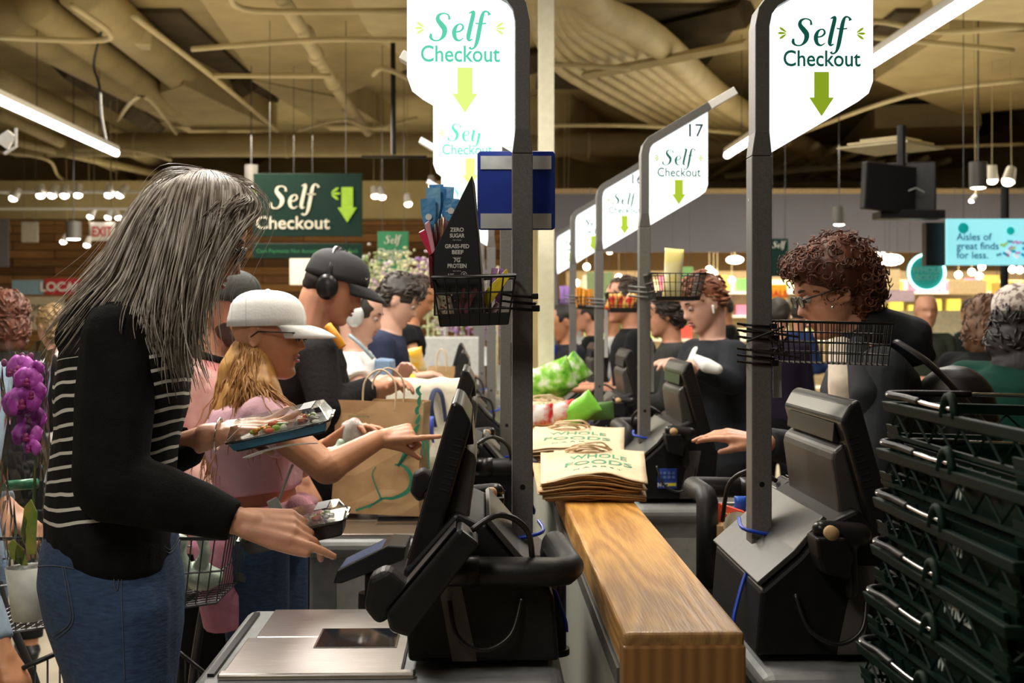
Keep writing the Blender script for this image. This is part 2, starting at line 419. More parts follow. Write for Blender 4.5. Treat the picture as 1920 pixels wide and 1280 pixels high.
struct(MB().bx(-12, -11.8, -2, 20, 0, 4.45).build('wall_left', M['cream']))
struct(MB().bx(13.8, 14, -2, 27, 0, 4.45).build('wall_right', M['cream']))

# ---- ceiling: ducts, beams and pipes, all at real heights above the tills
def cpipe(name, pts, h, r, m, label, cat, group=None, n=12, smooth=True):
    P = [CE(x, y, h) for x, y in pts]
    P = [p if p.y < 21.2 else V((p.x * 21.2 / p.y, 21.2, p.z)) for p in P]
    return single(MB().tube(catmull(P, 6), r, n), name, m, label, cat, group, smooth=smooth)
def cbox(name, x0, x1, y0, y1, z0, z1, m, label, cat, group=None):
    return single(MB().bx(x0, x1, y0, y1, z0, z1), name, m, label, cat, group, bev=.01)
single(MB().tube([(-6.6, 17, 3.84), (3.4, 17, 3.84)], .16, 24), 'air_duct', M['cream'], 'large round cream duct crossing the ceiling behind the green hanging sign', 'duct', smooth=True)
ad = [o for o in C.objects if o.name == 'air_duct'][0]
for x in (-5, -3, -1, 1, 3): MB().tube([(x + 1.6, 0, .16), (x + 1.63, 0, .16)], .17, 24).build('collar', M['cream2'], ad, local=True)
def quad_duct(pts, h, th, m, label, name='ceiling_duct', cat='duct'):
    poly = [CE(x, y, h) for x, y in pts]
    return single(MB().prism(poly, (0, 0, th)), name, m, label, cat)
quad_duct([(355, -30), (840, -30), (800, 115), (640, 180), (480, 150)], 2.55, .5, M['cream'], 'wide flat cream ceiling duct above the grey haired shopper, nearest piece')
quad_duct([(470, 150), (640, 185), (735, 245), (620, 245)], 2.55, .5, M['cream'], 'sloping cream ceiling duct piece next to the long white pipe')
quad_duct([(360, 245), (300, 175), (345, 160), (520, 245)], 2.5, .35, M['cream'], 'narrow slanting cream duct left of the long ceiling pipe')
quad_duct([(640, -30), (768, -30), (768, 120), (690, 60)], 2.4, .1, M['cream2'], 'pale ceiling panel at the top beside the left lane signs')
for i, (x0, y0, x1, y1, r, h) in enumerate([(0, 25, 480, 300, .22, 2.75), (-10, 150, 300, 300, .16, 2.5), (60, 10, 350, 215, .15, 2.6), (150, -20, 470, 250, .2, 2.7), (0, 215, 250, 330, .07, 2.3), (10, 262, 330, 335, .05, 2.2)]):
    cpipe('ceiling_beam', [(x0, y0), (x1, y1)], h, r, M['cream'], ORD[i] + ' cream beam slanting over the left strip light', 'beam', 'slanting ceiling beams', 10)
# long white pipe with couplings
pp = thing('ceiling_pipe', 'long pale pipe with couplings slanting down the ceiling left of the lane signs', 'pipe', CE(600, 100, 2.2))
MB().tube([CE(x, y, 2.2) for x, y in [(525, -10), (580, 80), (640, 180), (690, 248)]], .055, 16).build('pipe_run', M['cream2'], pp, smooth=True)
for x, y in [(572, 62), (590, 100), (622, 150), (655, 208)]:
    a = CE(x, y, 2.2); b = CE(x + 5, y + 9, 2.2); MB().tube([a, b], .072, 16).build('coupling', M['cream2'], pp, smooth=True)
thin = [[(0, 70), (180, 76), (205, 60), (135, 10)], [(360, 92), (590, 75), (780, 75)], [(395, 142), (620, 142)], [(430, -10), (480, 20), (780, 20)], [(250, 30), (400, 145), (520, 245)],
        [(220, 225), (270, 180), (330, 250)], [(560, 245), (640, 225), (700, 240), (780, 222)], [(0, 285), (90, 300), (130, 340), (300, 345)], [(140, 280), (250, 282), (320, 300)], [(700, 140), (720, 128), (770, 150)],
        [(1040, 120), (1180, 128)], [(1015, 235), (1200, 236), (1390, 250)], [(1640, 70), (1900, 95)], [(1640, 280), (1920, 270)], [(1500, 250), (1700, 180), (1920, 150)], [(1560, 60), (1640, 40), (1760, 60), (1920, 50)]]
for i, t in enumerate(thin):
    cpipe('conduit', t, 2.1, .022, M['cream2'], 'thin cream conduit on the ceiling, ' + ORD[i] + ' counted from the left side', 'conduit', 'thin ceiling conduits', 8)
# bundle of curved pipes on the right
for i in range(9):
    k = i / 8; r = [.13, .07, .07, .06, .06, .055, .05, .05, .05][i]
    x0 = 1120 - 105 * k; e = [(x0 - 25, -40), (x0 + 5, 20 + 70 * k), (x0 + 110 - 20 * k, 75 + 90 * k), (1400 - 60 * k, 215 + 62 * k), (1620 - 60 * k, 345 + 10 * k)]
    cpipe('curved_pipe', e, 2.35, r, M['cream2'], ORD[i] + ' curved cream pipe of the overhead bundle, counted from the thick outer one', 'pipe', 'bundled curved pipes', 14)
def rib_row(n, a, b, c, d, h, label, name='ceiling_rib', r=.045):
    for i in range(n):
        k = i / max(n - 1, 1); p = [(a[0] + (b[0] - a[0]) * k, a[1] + (b[1] - a[1]) * k), (c[0] + (d[0] - c[0]) * k, c[1] + (d[1] - c[1]) * k)]
        cpipe(name, p, h, r, M['cream2'], label, 'ceiling rib', label[:40], 8)
rib_row(9, (1450, 262), (1780, 300), (1330, 345), (1690, 385), 2.3, 'slanting cream ceiling rib above the grey soffit on the right')
for i, (p0, p1) in enumerate([((1095, 142), (1400, 82)), ((1200, 330), (1480, 268)), ((1360, 330), (1660, 305)), ((1380, 385), (1640, 360))]):
    cpipe('strut_channel', [p0, p1], 2.22, .045, M['cream2'], ORD[i] + ' cream strut bar carrying the bundled ceiling pipes, from the nearest', 'strut', 'pipe struts', 4, False)
# right: big boxes and ducts
quad_duct([(1640, 150), (1780, 60), (1960, 60), (1960, 200), (1800, 215)], 2.5, .45, M['cream'], 'broad cream duct box in the upper right corner')
quad_duct([(1560, 320), (1640, 240), (1840, 235), (1800, 330)], 2.5, .3, M['cream'], 'cream ceiling box over the hanging black screens')
quad_duct([(1740, -30), (1960, -30), (1960, 45), (1755, 35)], 2.3, .12, M['cream2'], 'pale ceiling panel at the top right corner')
cpipe('air_duct', [(1000, 180), (1100, 240), (1200, 262), (1400, 262)], 2.9, .5, M['cream'], 'fat cream air duct behind the curved pipe bundle', 'duct', None, 20)
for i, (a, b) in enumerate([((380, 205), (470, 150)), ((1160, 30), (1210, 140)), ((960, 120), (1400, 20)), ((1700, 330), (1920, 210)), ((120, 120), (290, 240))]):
    cpipe('dark_ceiling_bar', [a, b], 2.8, .16, M['dark'], ['dark brown bar painting shade between ducts on the upper left', 'dark bar painted as gap shade behind the curved pipes', 'dark cross beam behind the top of the right lane signs', 'dark truss over the black screens on the right', 'dark brown beam over the left strip light'][i], 'recess', None, 4, False)  # solid dark bars; those at gaps carry the shade in their colour
for i, (x, y, w) in enumerate([(680, 175, 60), (860, 70, 80), (300, 250, 60), (1660, 340, 70)]):
    pass
# ---- flat dark slabs painting the shade of deep voids between the panels
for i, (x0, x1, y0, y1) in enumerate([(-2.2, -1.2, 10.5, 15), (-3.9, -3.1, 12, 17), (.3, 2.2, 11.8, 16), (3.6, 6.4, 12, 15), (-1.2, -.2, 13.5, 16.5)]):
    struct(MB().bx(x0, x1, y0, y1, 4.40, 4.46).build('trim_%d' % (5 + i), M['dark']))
# ---- suspended lights
def strip(name, a, b, label):
    d = (b - a).normalized(); s, u = frame(d); t = thing('strip_light', label, 'light', b)
    MB().tube([a, b], .036, 12).build('diffuser', M['led'], t, smooth=True)
    m = MB(); m.box((a + b) / 2 + V((0, 0, .05)), (.07, (b - a).length, .05), d.to_track_quat('Y', 'Z').to_matrix()); m.build('housing', M['white'], t)
    for k in (.15, .6, .9):
        p = a.lerp(b, k); MB().tube([p + V((0, 0, .07)), p + V((0, 0, 4.45 - p.z))], .004, 6).build('suspension_wire', M['dsteel'], t)
strip('l', V((-4.05, 7.5, 3.3)), W(218, 287, 13.6), 'long glowing strip light hanging at the upper left')
strip('r', V((2.55, 6.2, 3.3)), W(1363, 291, 13.9), 'long glowing strip light hanging behind the nearest right sign')
def spot(name, p, label, down=V((0, 0, -1)), group=None, warm=False, s=1, drop=.12):
    t = thing(name, label, 'light', p, group); d = down.normalized()
    MB().tube([p + d * -.07 * s, p + d * .05 * s], [.035 * s, .05 * s], 14).build('lamp_head', M['white'], t, smooth=False)
    MB().ell(p + d * .055 * s, (.042 * s, .042 * s, .03 * s)).build('bulb', M['bulbw' if warm else 'bulb'], t, smooth=True)
    MB().tube([p + d * -.07 * s, p + V((0, 0, drop if group in ('upper rail spotlights',) else 4.45 - p.z))], .004, 6).build('stem', M['cream2'], t)
    return t
# left rail of spotlights
single(MB().bx(-8, -2.2, 16.98, 17.02, 3.20, 3.23), 'light_track', M['white'], 'white spotlight rail above the wooden plank wall', 'light rail')
n = 0
lefts = [(30, 372, .5), (77, 366, 0), (101, 366, .3), (122, 366, 0), (147, 365, 0), (205, 365, 0), (230, 366, .6)]
for i, (x, y, a) in enumerate(lefts):
    spot('track_light', W(x, y - 8, 17), ORD[i] + ' bright spotlight from the left, on the rail over the plank wall', V((-a, -.3, -1)), 'upper rail spotlights', s=1.25, drop=.1)
single(MB().bx(-7, -3.6, 15.98, 16.02, 2.89, 2.92), 'light_track', M['white'], 'lower white spotlight rail just above the EXIT sign', 'light rail')
for i, (x, y, a) in enumerate([(173, 405, .5), (205, 406, .3), (220, 407, -.4), (122, 452, .4), (165, 458, .2), (208, 458, -.2)]):
    spot('track_light', W(x, y - 5, 16), ORD[i] + ' of the small spotlights around the EXIT sign', V((-a, -.3, -1)), 'spotlights by the exit sign', s=.9, drop=.06)
for i, (x, y, w) in enumerate([(702, 360, 1), (715, 362, 1), (764, 375, 0), (810, 340, 0), (1045, 372, 1), (1060, 385, 0), (1068, 372, 1)]):
    spot('track_light', W(x, y, 16), ORD[i] + ' from the left of the spotlights between the lane signs', V((.2, -.4, -1)), 'spotlights between the signs', warm=True, s=1.1)
def canister(px, py, Y, r, hgt, label, on=True):
    p = W(px, py, Y); t = thing('pendant_downlight', label, 'light', p)
    MB().tube([p, p + V((0, 0, hgt))], r, 20).build('canister', M['pole'], t, smooth=False)
    MB().ell(p + V((0, 0, .004)), (r * .85, r * .85, .015)).build('bulb', M['bulb'], t, smooth=True)
    MB().tube([p + V((0, 0, hgt)), p + V((0, 0, 4.45 - p.z))], .006, 6).build('stem', M['dsteel'], t)
canister(118, 30, 11.5, .075, .17, 'grey can downlight at the very top left')
canister(62, 88, 12.5, .07, .10, 'small grey can downlight below the first on the upper left')
canister(138, 448, 14, .085, .19, 'metal can light hanging left of the EXIT sign')
canister(471, 350, 13, .065, .22, 'metal can light at the left edge of the green hanging sign')
canister(1573, 421, 13, .065, .18, 'grey can downlight under the slate soffit')
canister(1834, 352, 11, .075, .22, 'grey can downlight beside the two warm spots on the right')
spot('track_light', W(1860, 326, 12.5), 'left warm spotlight of the pair at the upper right edge', group='right spotlights', warm=True, s=1.2)
spot('track_light', W(1893, 330, 12.5), 'right warm spotlight of the pair at the upper right edge', V((-.4, -.4, -1)), group='right spotlights', warm=True, s=1.3)
spot('track_light', W(1825, 372, 11), 'tiny tilted glowing lamp below the can light on the right', V((-.7, 0, -1)), warm=False, s=.5)
e = thing('projector_box', 'white ceiling projector box hanging on the upper left', 'projector', W(255, 90, 12))
MB().box(W(255, 72, 12), (.27, .25, .16), Matrix.Rotation(.3, 3, 'Z')).build('case', M['cream2'], e, bev=.01)
MB().tube([W(242, 62, 12), W(240, 20, 12)], .03, 8).build('mount', M['cream2'], e)
e = thing('spot_bracket', 'white bracket spotlight cut by the left edge', 'light', W(18, 270, 9))
MB().tube([W(4, 270, 9), W(22, 250, 9)], [.06, .035], 14).build('lamp_head', M['white'], e)
MB().tube([W(30, 240, 9), W(30, 275, 9), W(8, 288, 9)], .012, 8).build('bracket', M['white'], e)
single(MB().tube(catmull([CE(190, 60, 2.3), W(176, 120, 10.5), W(186, 160, 10.5), W(190, 215, 10.5), W(198, 262, 10.5)]), .012, 6), 'hanging_cable', M['wire'], 'black cable dangling above the left strip light', 'cable')
single(MB().tube([W(738, 290, 11), W(736, -30, 11)], .022, 8), 'hanging_rod', M['black'], 'black rod hanging from the ceiling left of the lane signs', 'rod')
single(MB().tube([W(678, 294, 11), W(800, 294, 11)], .012, 8), 'hanging_crossbar', M['black'], 'black horizontal bar at the foot of the hanging rod', 'bar')
# ---- green hanging signs
def sign(px0, py0, px1, py1, Y, m, label, name='hanging_sign', th=.03, rods=True):
    a = W(px0, py1, Y); b = W(px1, py0, Y); t = thing(name, label, 'sign', ((a.x + b.x) / 2, Y, a.z))
    MB().bx(a.x, b.x, Y, Y + th, a.z, b.z).build('board', m, t, bev=.004)
    if rods:
        for k in (.15, .85):
            x = a.x + (b.x - a.x) * k; MB().tube([(x, Y + .01, b.z), (x, Y + .01, (3.0 if Y == 14.2 else 4.4) if rods > .09 else b.z + rods)], .003, 6).build('rod', M['dsteel'], t)
    return t, (b.x - a.x), (b.z - a.z), a, b
cream_ink = colm((.62, .60, .50), .6); greenink = colm((.02, .20, .07), .6); limeink = colm((.28, .50, .02), .5)
t, w, h, a, b = sign(475, 325, 679, 443, 11, M['signgreen'], 'dark green hanging Self Checkout sign with a lime arrow', rods=1.2)
place(SELF, .195, (a.x + w * .38, 10.99, a.z + h * .44), cream_ink, t, 'lettering')
place(RAYS, .25, (a.x + w * .38, 10.99, a.z + h * .47), limeink, t, 'sun_rays')
text('Checkout', .155, (a.x + w * .36, 10.99, a.z + h * .12), cream_ink, t, bold=.012, w=w * .68)
def arrow(mb, cx, z1, z0, w, y, th=-.004):
    hw = w / 2; sw = w * .3; zm = z0 + (z1 - z0) * .42
    mb.prism([(cx - sw, y, z1), (cx + sw, y, z1), (cx + sw, y, zm), (cx + hw, y, zm), (cx, y, z0), (cx - hw, y, zm), (cx - sw, y, zm)], (0, th, 0)); return mb
arrow(MB(), a.x + w * .865, a.z + h * .78, a.z + h * .22, .165, 10.99).build('arrow', limeink, t)
t, w, h, a, b = sign(474, 456, 679, 484, 11, M['signgreen'], 'narrow green strip sign hanging below the Self Checkout sign', rods=.06)
text('Cash Payments Not Accepted - No Cash Back', .05, (a.x + w / 2, 10.99, a.z + .045), greenink, t, w=w * .93)
t, w, h, a, b = sign(708, 434, 766, 515, 12, colm((.02, .20, .09), .6), 'small green Self Checkout HERE banner right of the strip sign', rods=.4)
place(SELF, .075, (a.x + w * .5, 11.99, a.z + h * .72), cream_ink, t, 'lettering')
text('Checkout\nHERE', .075, (a.x + w / 2, 11.99, a.z + h * .48), cream_ink, t, bold=.012)
t, w, h, a, b = sign(543, 482, 593, 534, 13, colm((.75, .72, .62)), 'blank white notice hanging below the green strip sign', 'hanging_notice', rods=.2)
t, w, h, a, b = sign(1443, 447, 1478, 518, 10, M['signgreen'], 'dark green banner partly hidden by the nearest right post', rods=.3)
place(SELF, .05, (a.x + w * .5, 9.99, a.z + h * .75), cream_ink, t, 'lettering')
t, w, h, a, b = sign(169, 417, 215, 451, 16, colm((.85, .83, .78)), 'white EXIT sign with red letters on the left', 'exit_sign', rods=.1)
text('EXIT', .17, (a.x + w / 2, 15.98, a.z + .055), colm((.65, .02, .03)), t, bold=.02, w=w * .82)
t, w, h, a, b = sign(84, 522, 150, 552, 17, colm((.55, .03, .05)), 'red LOCAL sign on the plank wall behind the grey haired shopper', 'wall_sign', rods=0)
text('LOCAL', .17, (a.x + w / 2 - .02, 16.97, a.z + .045), colm((.85, .8, .75)), t, bold=.03)
t, w, h, a, b = sign(5, 556, 120, 618, 17, colm((.50, .43, .30)), 'beige wall board reading More for on the left', 'wall_sign', rods=0)
text('More\nfor L', .17, (a.x + .42, 16.97, a.z + h * .58), colm((.04, .04, .03)), t)
t, w, h, a, b = sign(22, 525, 80, 552, 17, colm((.25, .40, .48), .3), 'pale blue window panel left of the red LOCAL sign', 'wall_panel', rods=0)
t, w, h, a, b = sign(40, 416, 71, 454, 16, colm((.45, .42, .34)), 'small pale emergency light box left of the EXIT sign', 'emergency_light', rods=.15)
t, w, h, a, b = sign(-30, 410, 16, 500, 16, colm((.12, .12, .13)), 'dark grey panel at the left edge beside the emergency light', 'wall_panel', rods=0)
t, w, h, a, b = sign(120, 585, 420, 680, 16, colm((.10, .12, .14)), 'dark shop counter front behind the grey haired shopper', 'back_counter', rods=0)
# ---- black screens and blue screen on the right
t = thing('ceiling_monitor', 'pair of black ceiling monitors seen from behind at upper right', 'monitor', W(1690, 400, 9))
c = W(1690, 355, 9)
MB().box(c + V((-.12, -.1, 0)), (.42, .06, .33), Matrix.Rotation(.35, 3, 'Z') @ Matrix.Rotation(.06, 3, 'Y')).build('left_screen', M['black'], t, bev=.01)
MB().box(c + V((.1, .1, .02)), (.34, .08, .36), Matrix.Rotation(-.3, 3, 'Z')).build('right_screen', M['black2'], t, bev=.01)
MB().box(c + V((.05, 0, -.18)), (.46, .2, .06)).build('shelf', M['black'], t, bev=.01)
MB().tube([c + V((0, 0, .1)), c + V((0, 0, .45))], .03, 10).build('mount', M['black'], t)
MB().tube([c + V((.02, -.1, -.02)), c + V((.07, -.1, 0)), c + V((.13, -.1, -.03))], .006).build('handle', M['grey'], t)
t, w, h, a, b = sign(1775, 410, 1990, 497, 9.5, emis('screen_cyan', (.28, .72, .78), .95), 'bright blue advertising screen reading Aisles of great finds for less', 'ad_screen', rods=.5)
text('Aisles of\ngreat finds\nfor less.', .075, (a.x + .07, 9.49, a.z + .185), emis('screen_ink', (.01, .10, .22), .4), t, align='LEFT', bold=.012)
MB().ell((a.x + .12, 9.49, b.z - .07), (.04, .006, .04)).build('round_logo', emis('screen_teal', (.0, .35, .33), .6), t)
MB().ell((a.x + .47, 9.49, b.z - .09), (.03, .006, .03)).build('round_logo', emis('screen_teal2', (.0, .45, .42), .6), t)
random.seed(5)
for k in range(22):
    cc = random.choice([(.5, .05, .1), (.1, .3, .35), (.45, .3, .5), (.3, .5, .2), (.8, .8, .8), (.02, .3, .5)])
    m = MB(); m.box((a.x + .38 + random.random() * .3, 9.492, a.z + .05 + random.random() * .13), (.04, .006, .02), Matrix.Rotation(random.uniform(-.6, .6), 3, 'Y')); m.build('picture_detail', emis('screen_bit', cc, .7), t)
single(MB().bx(a.x - .12, a.x + .02, 9.6, 9.7, a.z - .0, b.z - .02), 'screen_back', M['black'], 'black back of the twin screen left of the blue advertising screen', 'screen')
t = thing('round_sign', 'round teal neon ringed sign on the right reading Whole Body', 'sign', W(1737, 545, 10))
c = W(1737, 511, 10)
MB().tube([c + V((0, .04, 0)), c], .148, 40).build('disc', emis('teal_disc', (.02, .30, .26), .25), t)
MB().tube([c + V((math.cos(k * PI / 24) * .142, -.01, math.sin(k * PI / 24) * .142)) for k in range(48)], .011, 8, closed=True).build('neon_ring', emis('neon', (.45, 1, .95), 3.2), t, smooth=True)
text('WHOLE\nBODY', .065, c + V((0, -.005, .0)), colm((.22, .45, .35)), t, bold=.005)
# ---- grocery aisle behind on the right: shelves with individual packs
random.seed(11)
cols = [(.75, .62, .1), (.6, .08, .06), (.15, .4, .12), (.8, .78, .7), (.85, .45, .08), (.35, .1, .3), (.1, .25, .45), (.7, .2, .35), (.5, .7, .3), (.9, .85, .6)]
pk = []
for k, c in enumerate(cols):
    m = MB().bx(-.09, .09, -.06, .06, 0, .2); me = m.build('tmp', colm(c, .5), bev=0); pk.append(me.data); bpy.data.objects.remove(me)
for s_, (x0, x1, Y, base) in enumerate([(.9, 7.6, 17.5, 0), (3.2, 9.6, 12.5, 0), (.9, 9.8, 21, 0)]):
    t = thing('shelf_unit', ['middle white grocery shelf unit beyond the tills', 'nearer grocery shelf unit behind the curly haired shopper', 'rearmost grocery shelf unit along the far aisle'][s_], 'shelf', ((x0 + x1) / 2, Y, 0))
    top = [1.95, 1.5, 2.2][s_]
    MB().bx(x0, x1, Y + .25, Y + .29, 0, top + .12).build('back_panel', colm((.75, .62, .4)), t)
    zs = [z for z in (.3, .62, .94, 1.26, 1.58, 1.9) if z < top]
    for z in zs: MB().bx(x0, x1, Y - .2, Y + .25, z - .03, z).build('shelf_board', M['white'], t)
    g = ['packs on the middle shelf unit', 'packs on the nearer shelf unit', 'packs on the rearmost shelf unit'][s_]
    for z in zs[-3:]:
        x = x0 + .15
        c = random.randrange(10); run = 0
        while x < x1 - .1:
            if run <= 0: c = random.randrange(10); run = random.randint(2, 5)
            run -= 1
            if random.random() < .93:
                o = bpy.data.objects.new('grocery_pack', pk[c]); C.objects.link(o); o.location = (x, Y - .1, z); o.scale = (1, 1, random.choice([.7, .9, 1.1]))
                tag(o, 'small blurred pack standing in a row among the ' + g, 'pack', g)
            x += .26 if s_ < 2 else .34
def corded(o, h):
    MB().tube([(0, 0, .02), (0, 0, h)], .004, 6).build('cord', M['cream2'], o, local=True); return o
for i, (px, py, r) in enumerate([(1670, 487, .17), (1640, 479, .10), (1262, 470, .1), (1378, 487, .12)]):
    p = W(px, py, 18); tag(corded(MB().ell((0, 0, 0), (r, r, r * .45)).build('pendant_lamp', M['bulbw'], smooth=True), 2.97 - p.z), ['oval glowing lamp left of the round neon sign', 'small oval glowing lamp beside the larger oval one', 'glowing aisle lamp behind the second right post', 'glowing aisle lamp left of the nearest right post'][i], 'light').location = p
for i, (px, py) in enumerate([(1143, 470), (1160, 520), (1100, 500), (1330, 505), (1338, 512), (1372, 525), (1345, 525), (1797, 515), (1822, 510), (1836, 517), (1841, 500), (1898, 505), (1912, 506), (1160, 545), (1080, 530), (1620, 515), (1655, 470)]):
    p = W(px, py, 17); tag(corded(MB().ell((0, 0, 0), .045).build('aisle_bulb', M['bulbw'], smooth=True), 2.97 - p.z), 'tiny bright warm bulb glowing in the far grocery aisle', 'light', 'tiny aisle bulbs').location = p
for i, (x0, y0, x1, y1, c, l) in enumerate([(1443, 533, 1476, 566, (.85, .42, .02), 'yellow SALE board behind the nearest right post'), (1655, 505, 1688, 545, (.75, .6, .36), 'cream aisle board left of the round neon sign'), (1255, 500, 1300, 530, (.25, .5, .18), 'green aisle board behind the chip basket'),
        (1780, 525, 1850, 552, (.78, .6, .35), 'pale aisle header below the blue screen'), (1660, 543, 1715, 565, (.5, .4, .5), 'poster of sandals-like shapes below the round sign'), (1860, 530, 1930, 560, (.8, .55, .12), 'amber aisle header at the right edge'), (1100, 510, 1150, 560, (.35, .5, .25), 'pale green aisle panel between the right posts'), (1170, 535, 1195, 560, (.9, .6, .02), 'yellow board behind the second right post')]):
    t, w, h, a, b = sign(x0, y0, x1, y1, 14.2, colm(c), l, 'aisle_board', rods=.3)
    if i == 0: text('SALE', .1, (a.x + w / 2, 14.19, a.z + .06), colm((.6, .03, .02)), t, bold=.02)
for i, (px, y0, y1) in enumerate([(1643, 510, 565), (1883, 497, 560), (1884, 350, 412), (1692, 290, 320)]):
    a = W(px, y1, 10.5); b = W(px, y0, 10.5); single(MB().tube([a, b], .035, 8), 'hanging_post', M['black'], ['black post beside the curly hair', 'black post under the blue screen', 'black rod holding the blue screen', 'black rod over the black monitors'][i], 'post')
t = thing('ceiling_fan_vent', 'pale flat ceiling diffuser vent above the black monitors', 'vent', W(1670, 285, 10))
for k, (r, z) in enumerate([(.42, 0), (.34, .03), (.24, .06)]): MB().tube([W(1670, 280, 10) + V((0, 0, z)), W(1670, 280, 10) + V((0, 0, z + .015))], r, 4).build('vane', M['cream2'], t)
# ---- cream square column standing on the bar line
cw = W(1024, 765, 6.6)
struct(MB().bx(cw.x - .04, cw.x + .04, 6.56, 6.64, 1.02, 4.45).build('column', M['column']))
# ================================================================ tills, posts, bar
RY = .025                                   # the lane rows run a little to the left of the view axis
def kiosk(s, name_l, near_term):
    t = thing('self_checkout_kiosk', name_l, 'checkout kiosk', group=None)
    L = lambda x, y, z: (s * x, y, z)
    def pr(poly, y0, y1): m = MB(); m.prism([L(x, y0, z) for x, z in poly], (0, y1 - y0, 0)); return m
    pr([(-.06, .004), (.215, .004), (.225, .17), (.13, .275), (.075, .25), (.02, .185), (-.05, .125)], -.25, .21).build('housing', M['black'], t, local=True, bev=.008)
    pr([(-.052, .131), (.02, .191), (.074, .256), (.066, .262), (.012, .199), (-.058, .139)], -.245, .205).build('top_cover', M['cover'], t, local=True, bev=.002)
    pr([(.09, .006), (.135, .006), (.165, .17), (.125, .17)], -.2535, -.25).build('side_stripe', M['gunmetal'], t, local=True)
    # screen unit: slab leaning back
    b = V((.222, .168)); a = V((.135, .478)); d = (a - b).normalized(); n = V((-d.y, d.x)); n = n if n.x < 0 else -n
    sl = pr([tuple(b), tuple(a), tuple(a + n * .018 + d * -.002), tuple(a + n * .045 - d * .03), tuple(b + n * .045 + d * .02), tuple(b + n * .02)], -.245, .205).build('screen_bezel', M['black2'], t, local=True, bev=.007, bseg=3)
    pr([tuple(b - n * .0015 + d * .02), tuple(a - n * .0015 - d * .02), tuple(a - d * .02), tuple(b + d * .02)], -.225, .185).build('screen_glass', M['screen'], t, local=True)
    pr([tuple(b + n * .044 + d * .03), tuple(a + n * .044 - d * .075), tuple(a + n * .066 - d * .085), tuple(a + n * .074 - d * .1), tuple(b + n * .098 + d * .05), tuple(b + n * .10 + d * .02)], -.215, .175).build('rear_cover', M['cover'], t, local=True, bev=.006)
    h = pr([tuple(a + n * .047 - d * .035), tuple(a + n * .047 - d * .075), tuple(a + n * .06 - d * .07)], -.20, .16).build('hinge', M['black2'], t, local=True, bev=.002)
    for k in range(7):
        y = -.19 + k * .05; p0 = a + n * .049 - d * .066; m = MB(); m.tube([L(p0.x, y, p0.y), L(p0.x, y + .035, p0.y)], .006, 8); m.build('hinge_pin', M['black'], h, local=True, smooth=True)
    for k in range(9):
        p0 = b + n * .02 + d * (.16 + k * .012); p1 = p0 + n * .02; m = MB(); m.prism([L(p0.x, -.2465, p0.y), L(p1.x, -.2465, p1.y), L((p1 + d * .004).x, -.2465, (p1 + d * .004).y), L((p0 + d * .004).x, -.2465, (p0 + d * .004).y)], (0, .002, 0)); m.build('vent_slot', M['rubber'], sl, local=True)
    m = MB(); m.tube([L(.03, -.05, .207), L(.026, -.05, .212)], .016, 16); m.build('lock', M['chrome'], t, local=True)
    m = MB(); m.tube(catmull([L(.06, -.04, .25), L(.03, -.05, .214), L(-.03, -.06, .155)], 5), .002, 6); m.build('security_cord', M['wire'], t, local=True)
    # card terminal and scanner, on opposite sides for the two rows
    y0 = -.40 if near_term else .22
    ct = pr([(.12, .272), (.085, .245), (.205, .085), (.238, .095), (.245, .125)], y0, y0 + .095).build('card_terminal', M['black2'], t, local=True, bev=.008, bseg=3)
    pr([(.127, .270), (.246, .130), (.2475, .1315), (.1285, .2715)], y0 + .012, y0 + .083).build('keypad', M['black'], ct, local=True)
    pr([(.2, .165), (.245, .20), (.275, .185), (.285, .13), (.26, .10), (.215, .13)], y0 + .02, y0 + .08).build('terminal_shield', M['rubber'], t, local=True, bev=.012, bseg=3)
    m = MB(); m.rc(L(.15, y0 + .05, .2), L(.12, -.2 if near_term else .2, .17), .016, .02); m.build('terminal_arm', M['black'], t, local=True, smooth=True)
    m = MB(); m.tube(catmull([L(.10, y0 + .05, .26), L(.05, y0 + .06, .285), L(.0, y0 + .09, .25), L(-.01, y0 + .12, .16)], 6), .0055, 8); m.build('cable', M['wire'], t, local=True, smooth=True)
    m = MB(); m.tube(catmull([L(.14, -.27, .12), L(.125, -.29, .06), L(.08, -.29, .035), L(.03, -.28, .06), L(.01, -.26, .12)], 6), .0045, 8); m.build('cable', M['wire'], t, local=True, smooth=True)
    y1 = .23 if near_term else -.33
    hs = pr([(.03, .235), (.085, .235), (.10, .20), (.09, .16), (.045, .17), (.035, .20)], y1, y1 + .07).build('scanner_holster', M['black'], t, local=True, bev=.005)
    m = MB(); m.rc(L(.05, y1 + .035, .245), L(.12, y1 + .035, .235), .018, .022).rc(L(.1, y1 + .035, .23), L(.105, y1 + .035, .13), .014, .013); m.build('hand_scanner', M['black2'], t, local=True, remesh=.004)
    m = MB(); m.tube([L(.060, y1 + .0, .243), L(.060, y1 + .015, .243)], .013, 16); m.build('roll_ring', M['kraft'], hs, local=True, smooth=True)
    m = MB(); m.tube(catmull([L(-.035, .03, .215), L(-.04, -.035, .205), L(.0, -.045, .195), L(.032, -.02, .19), L(.03, .0, .18), L(.02, -.06, .165), L(-.04, -.10, .14), L(-.075, -.13, .06), L(-.08, -.14, .03)], 6), .004, 8); m.build('network_cable', M['bluecable'], t, local=True, smooth=True)
    return t
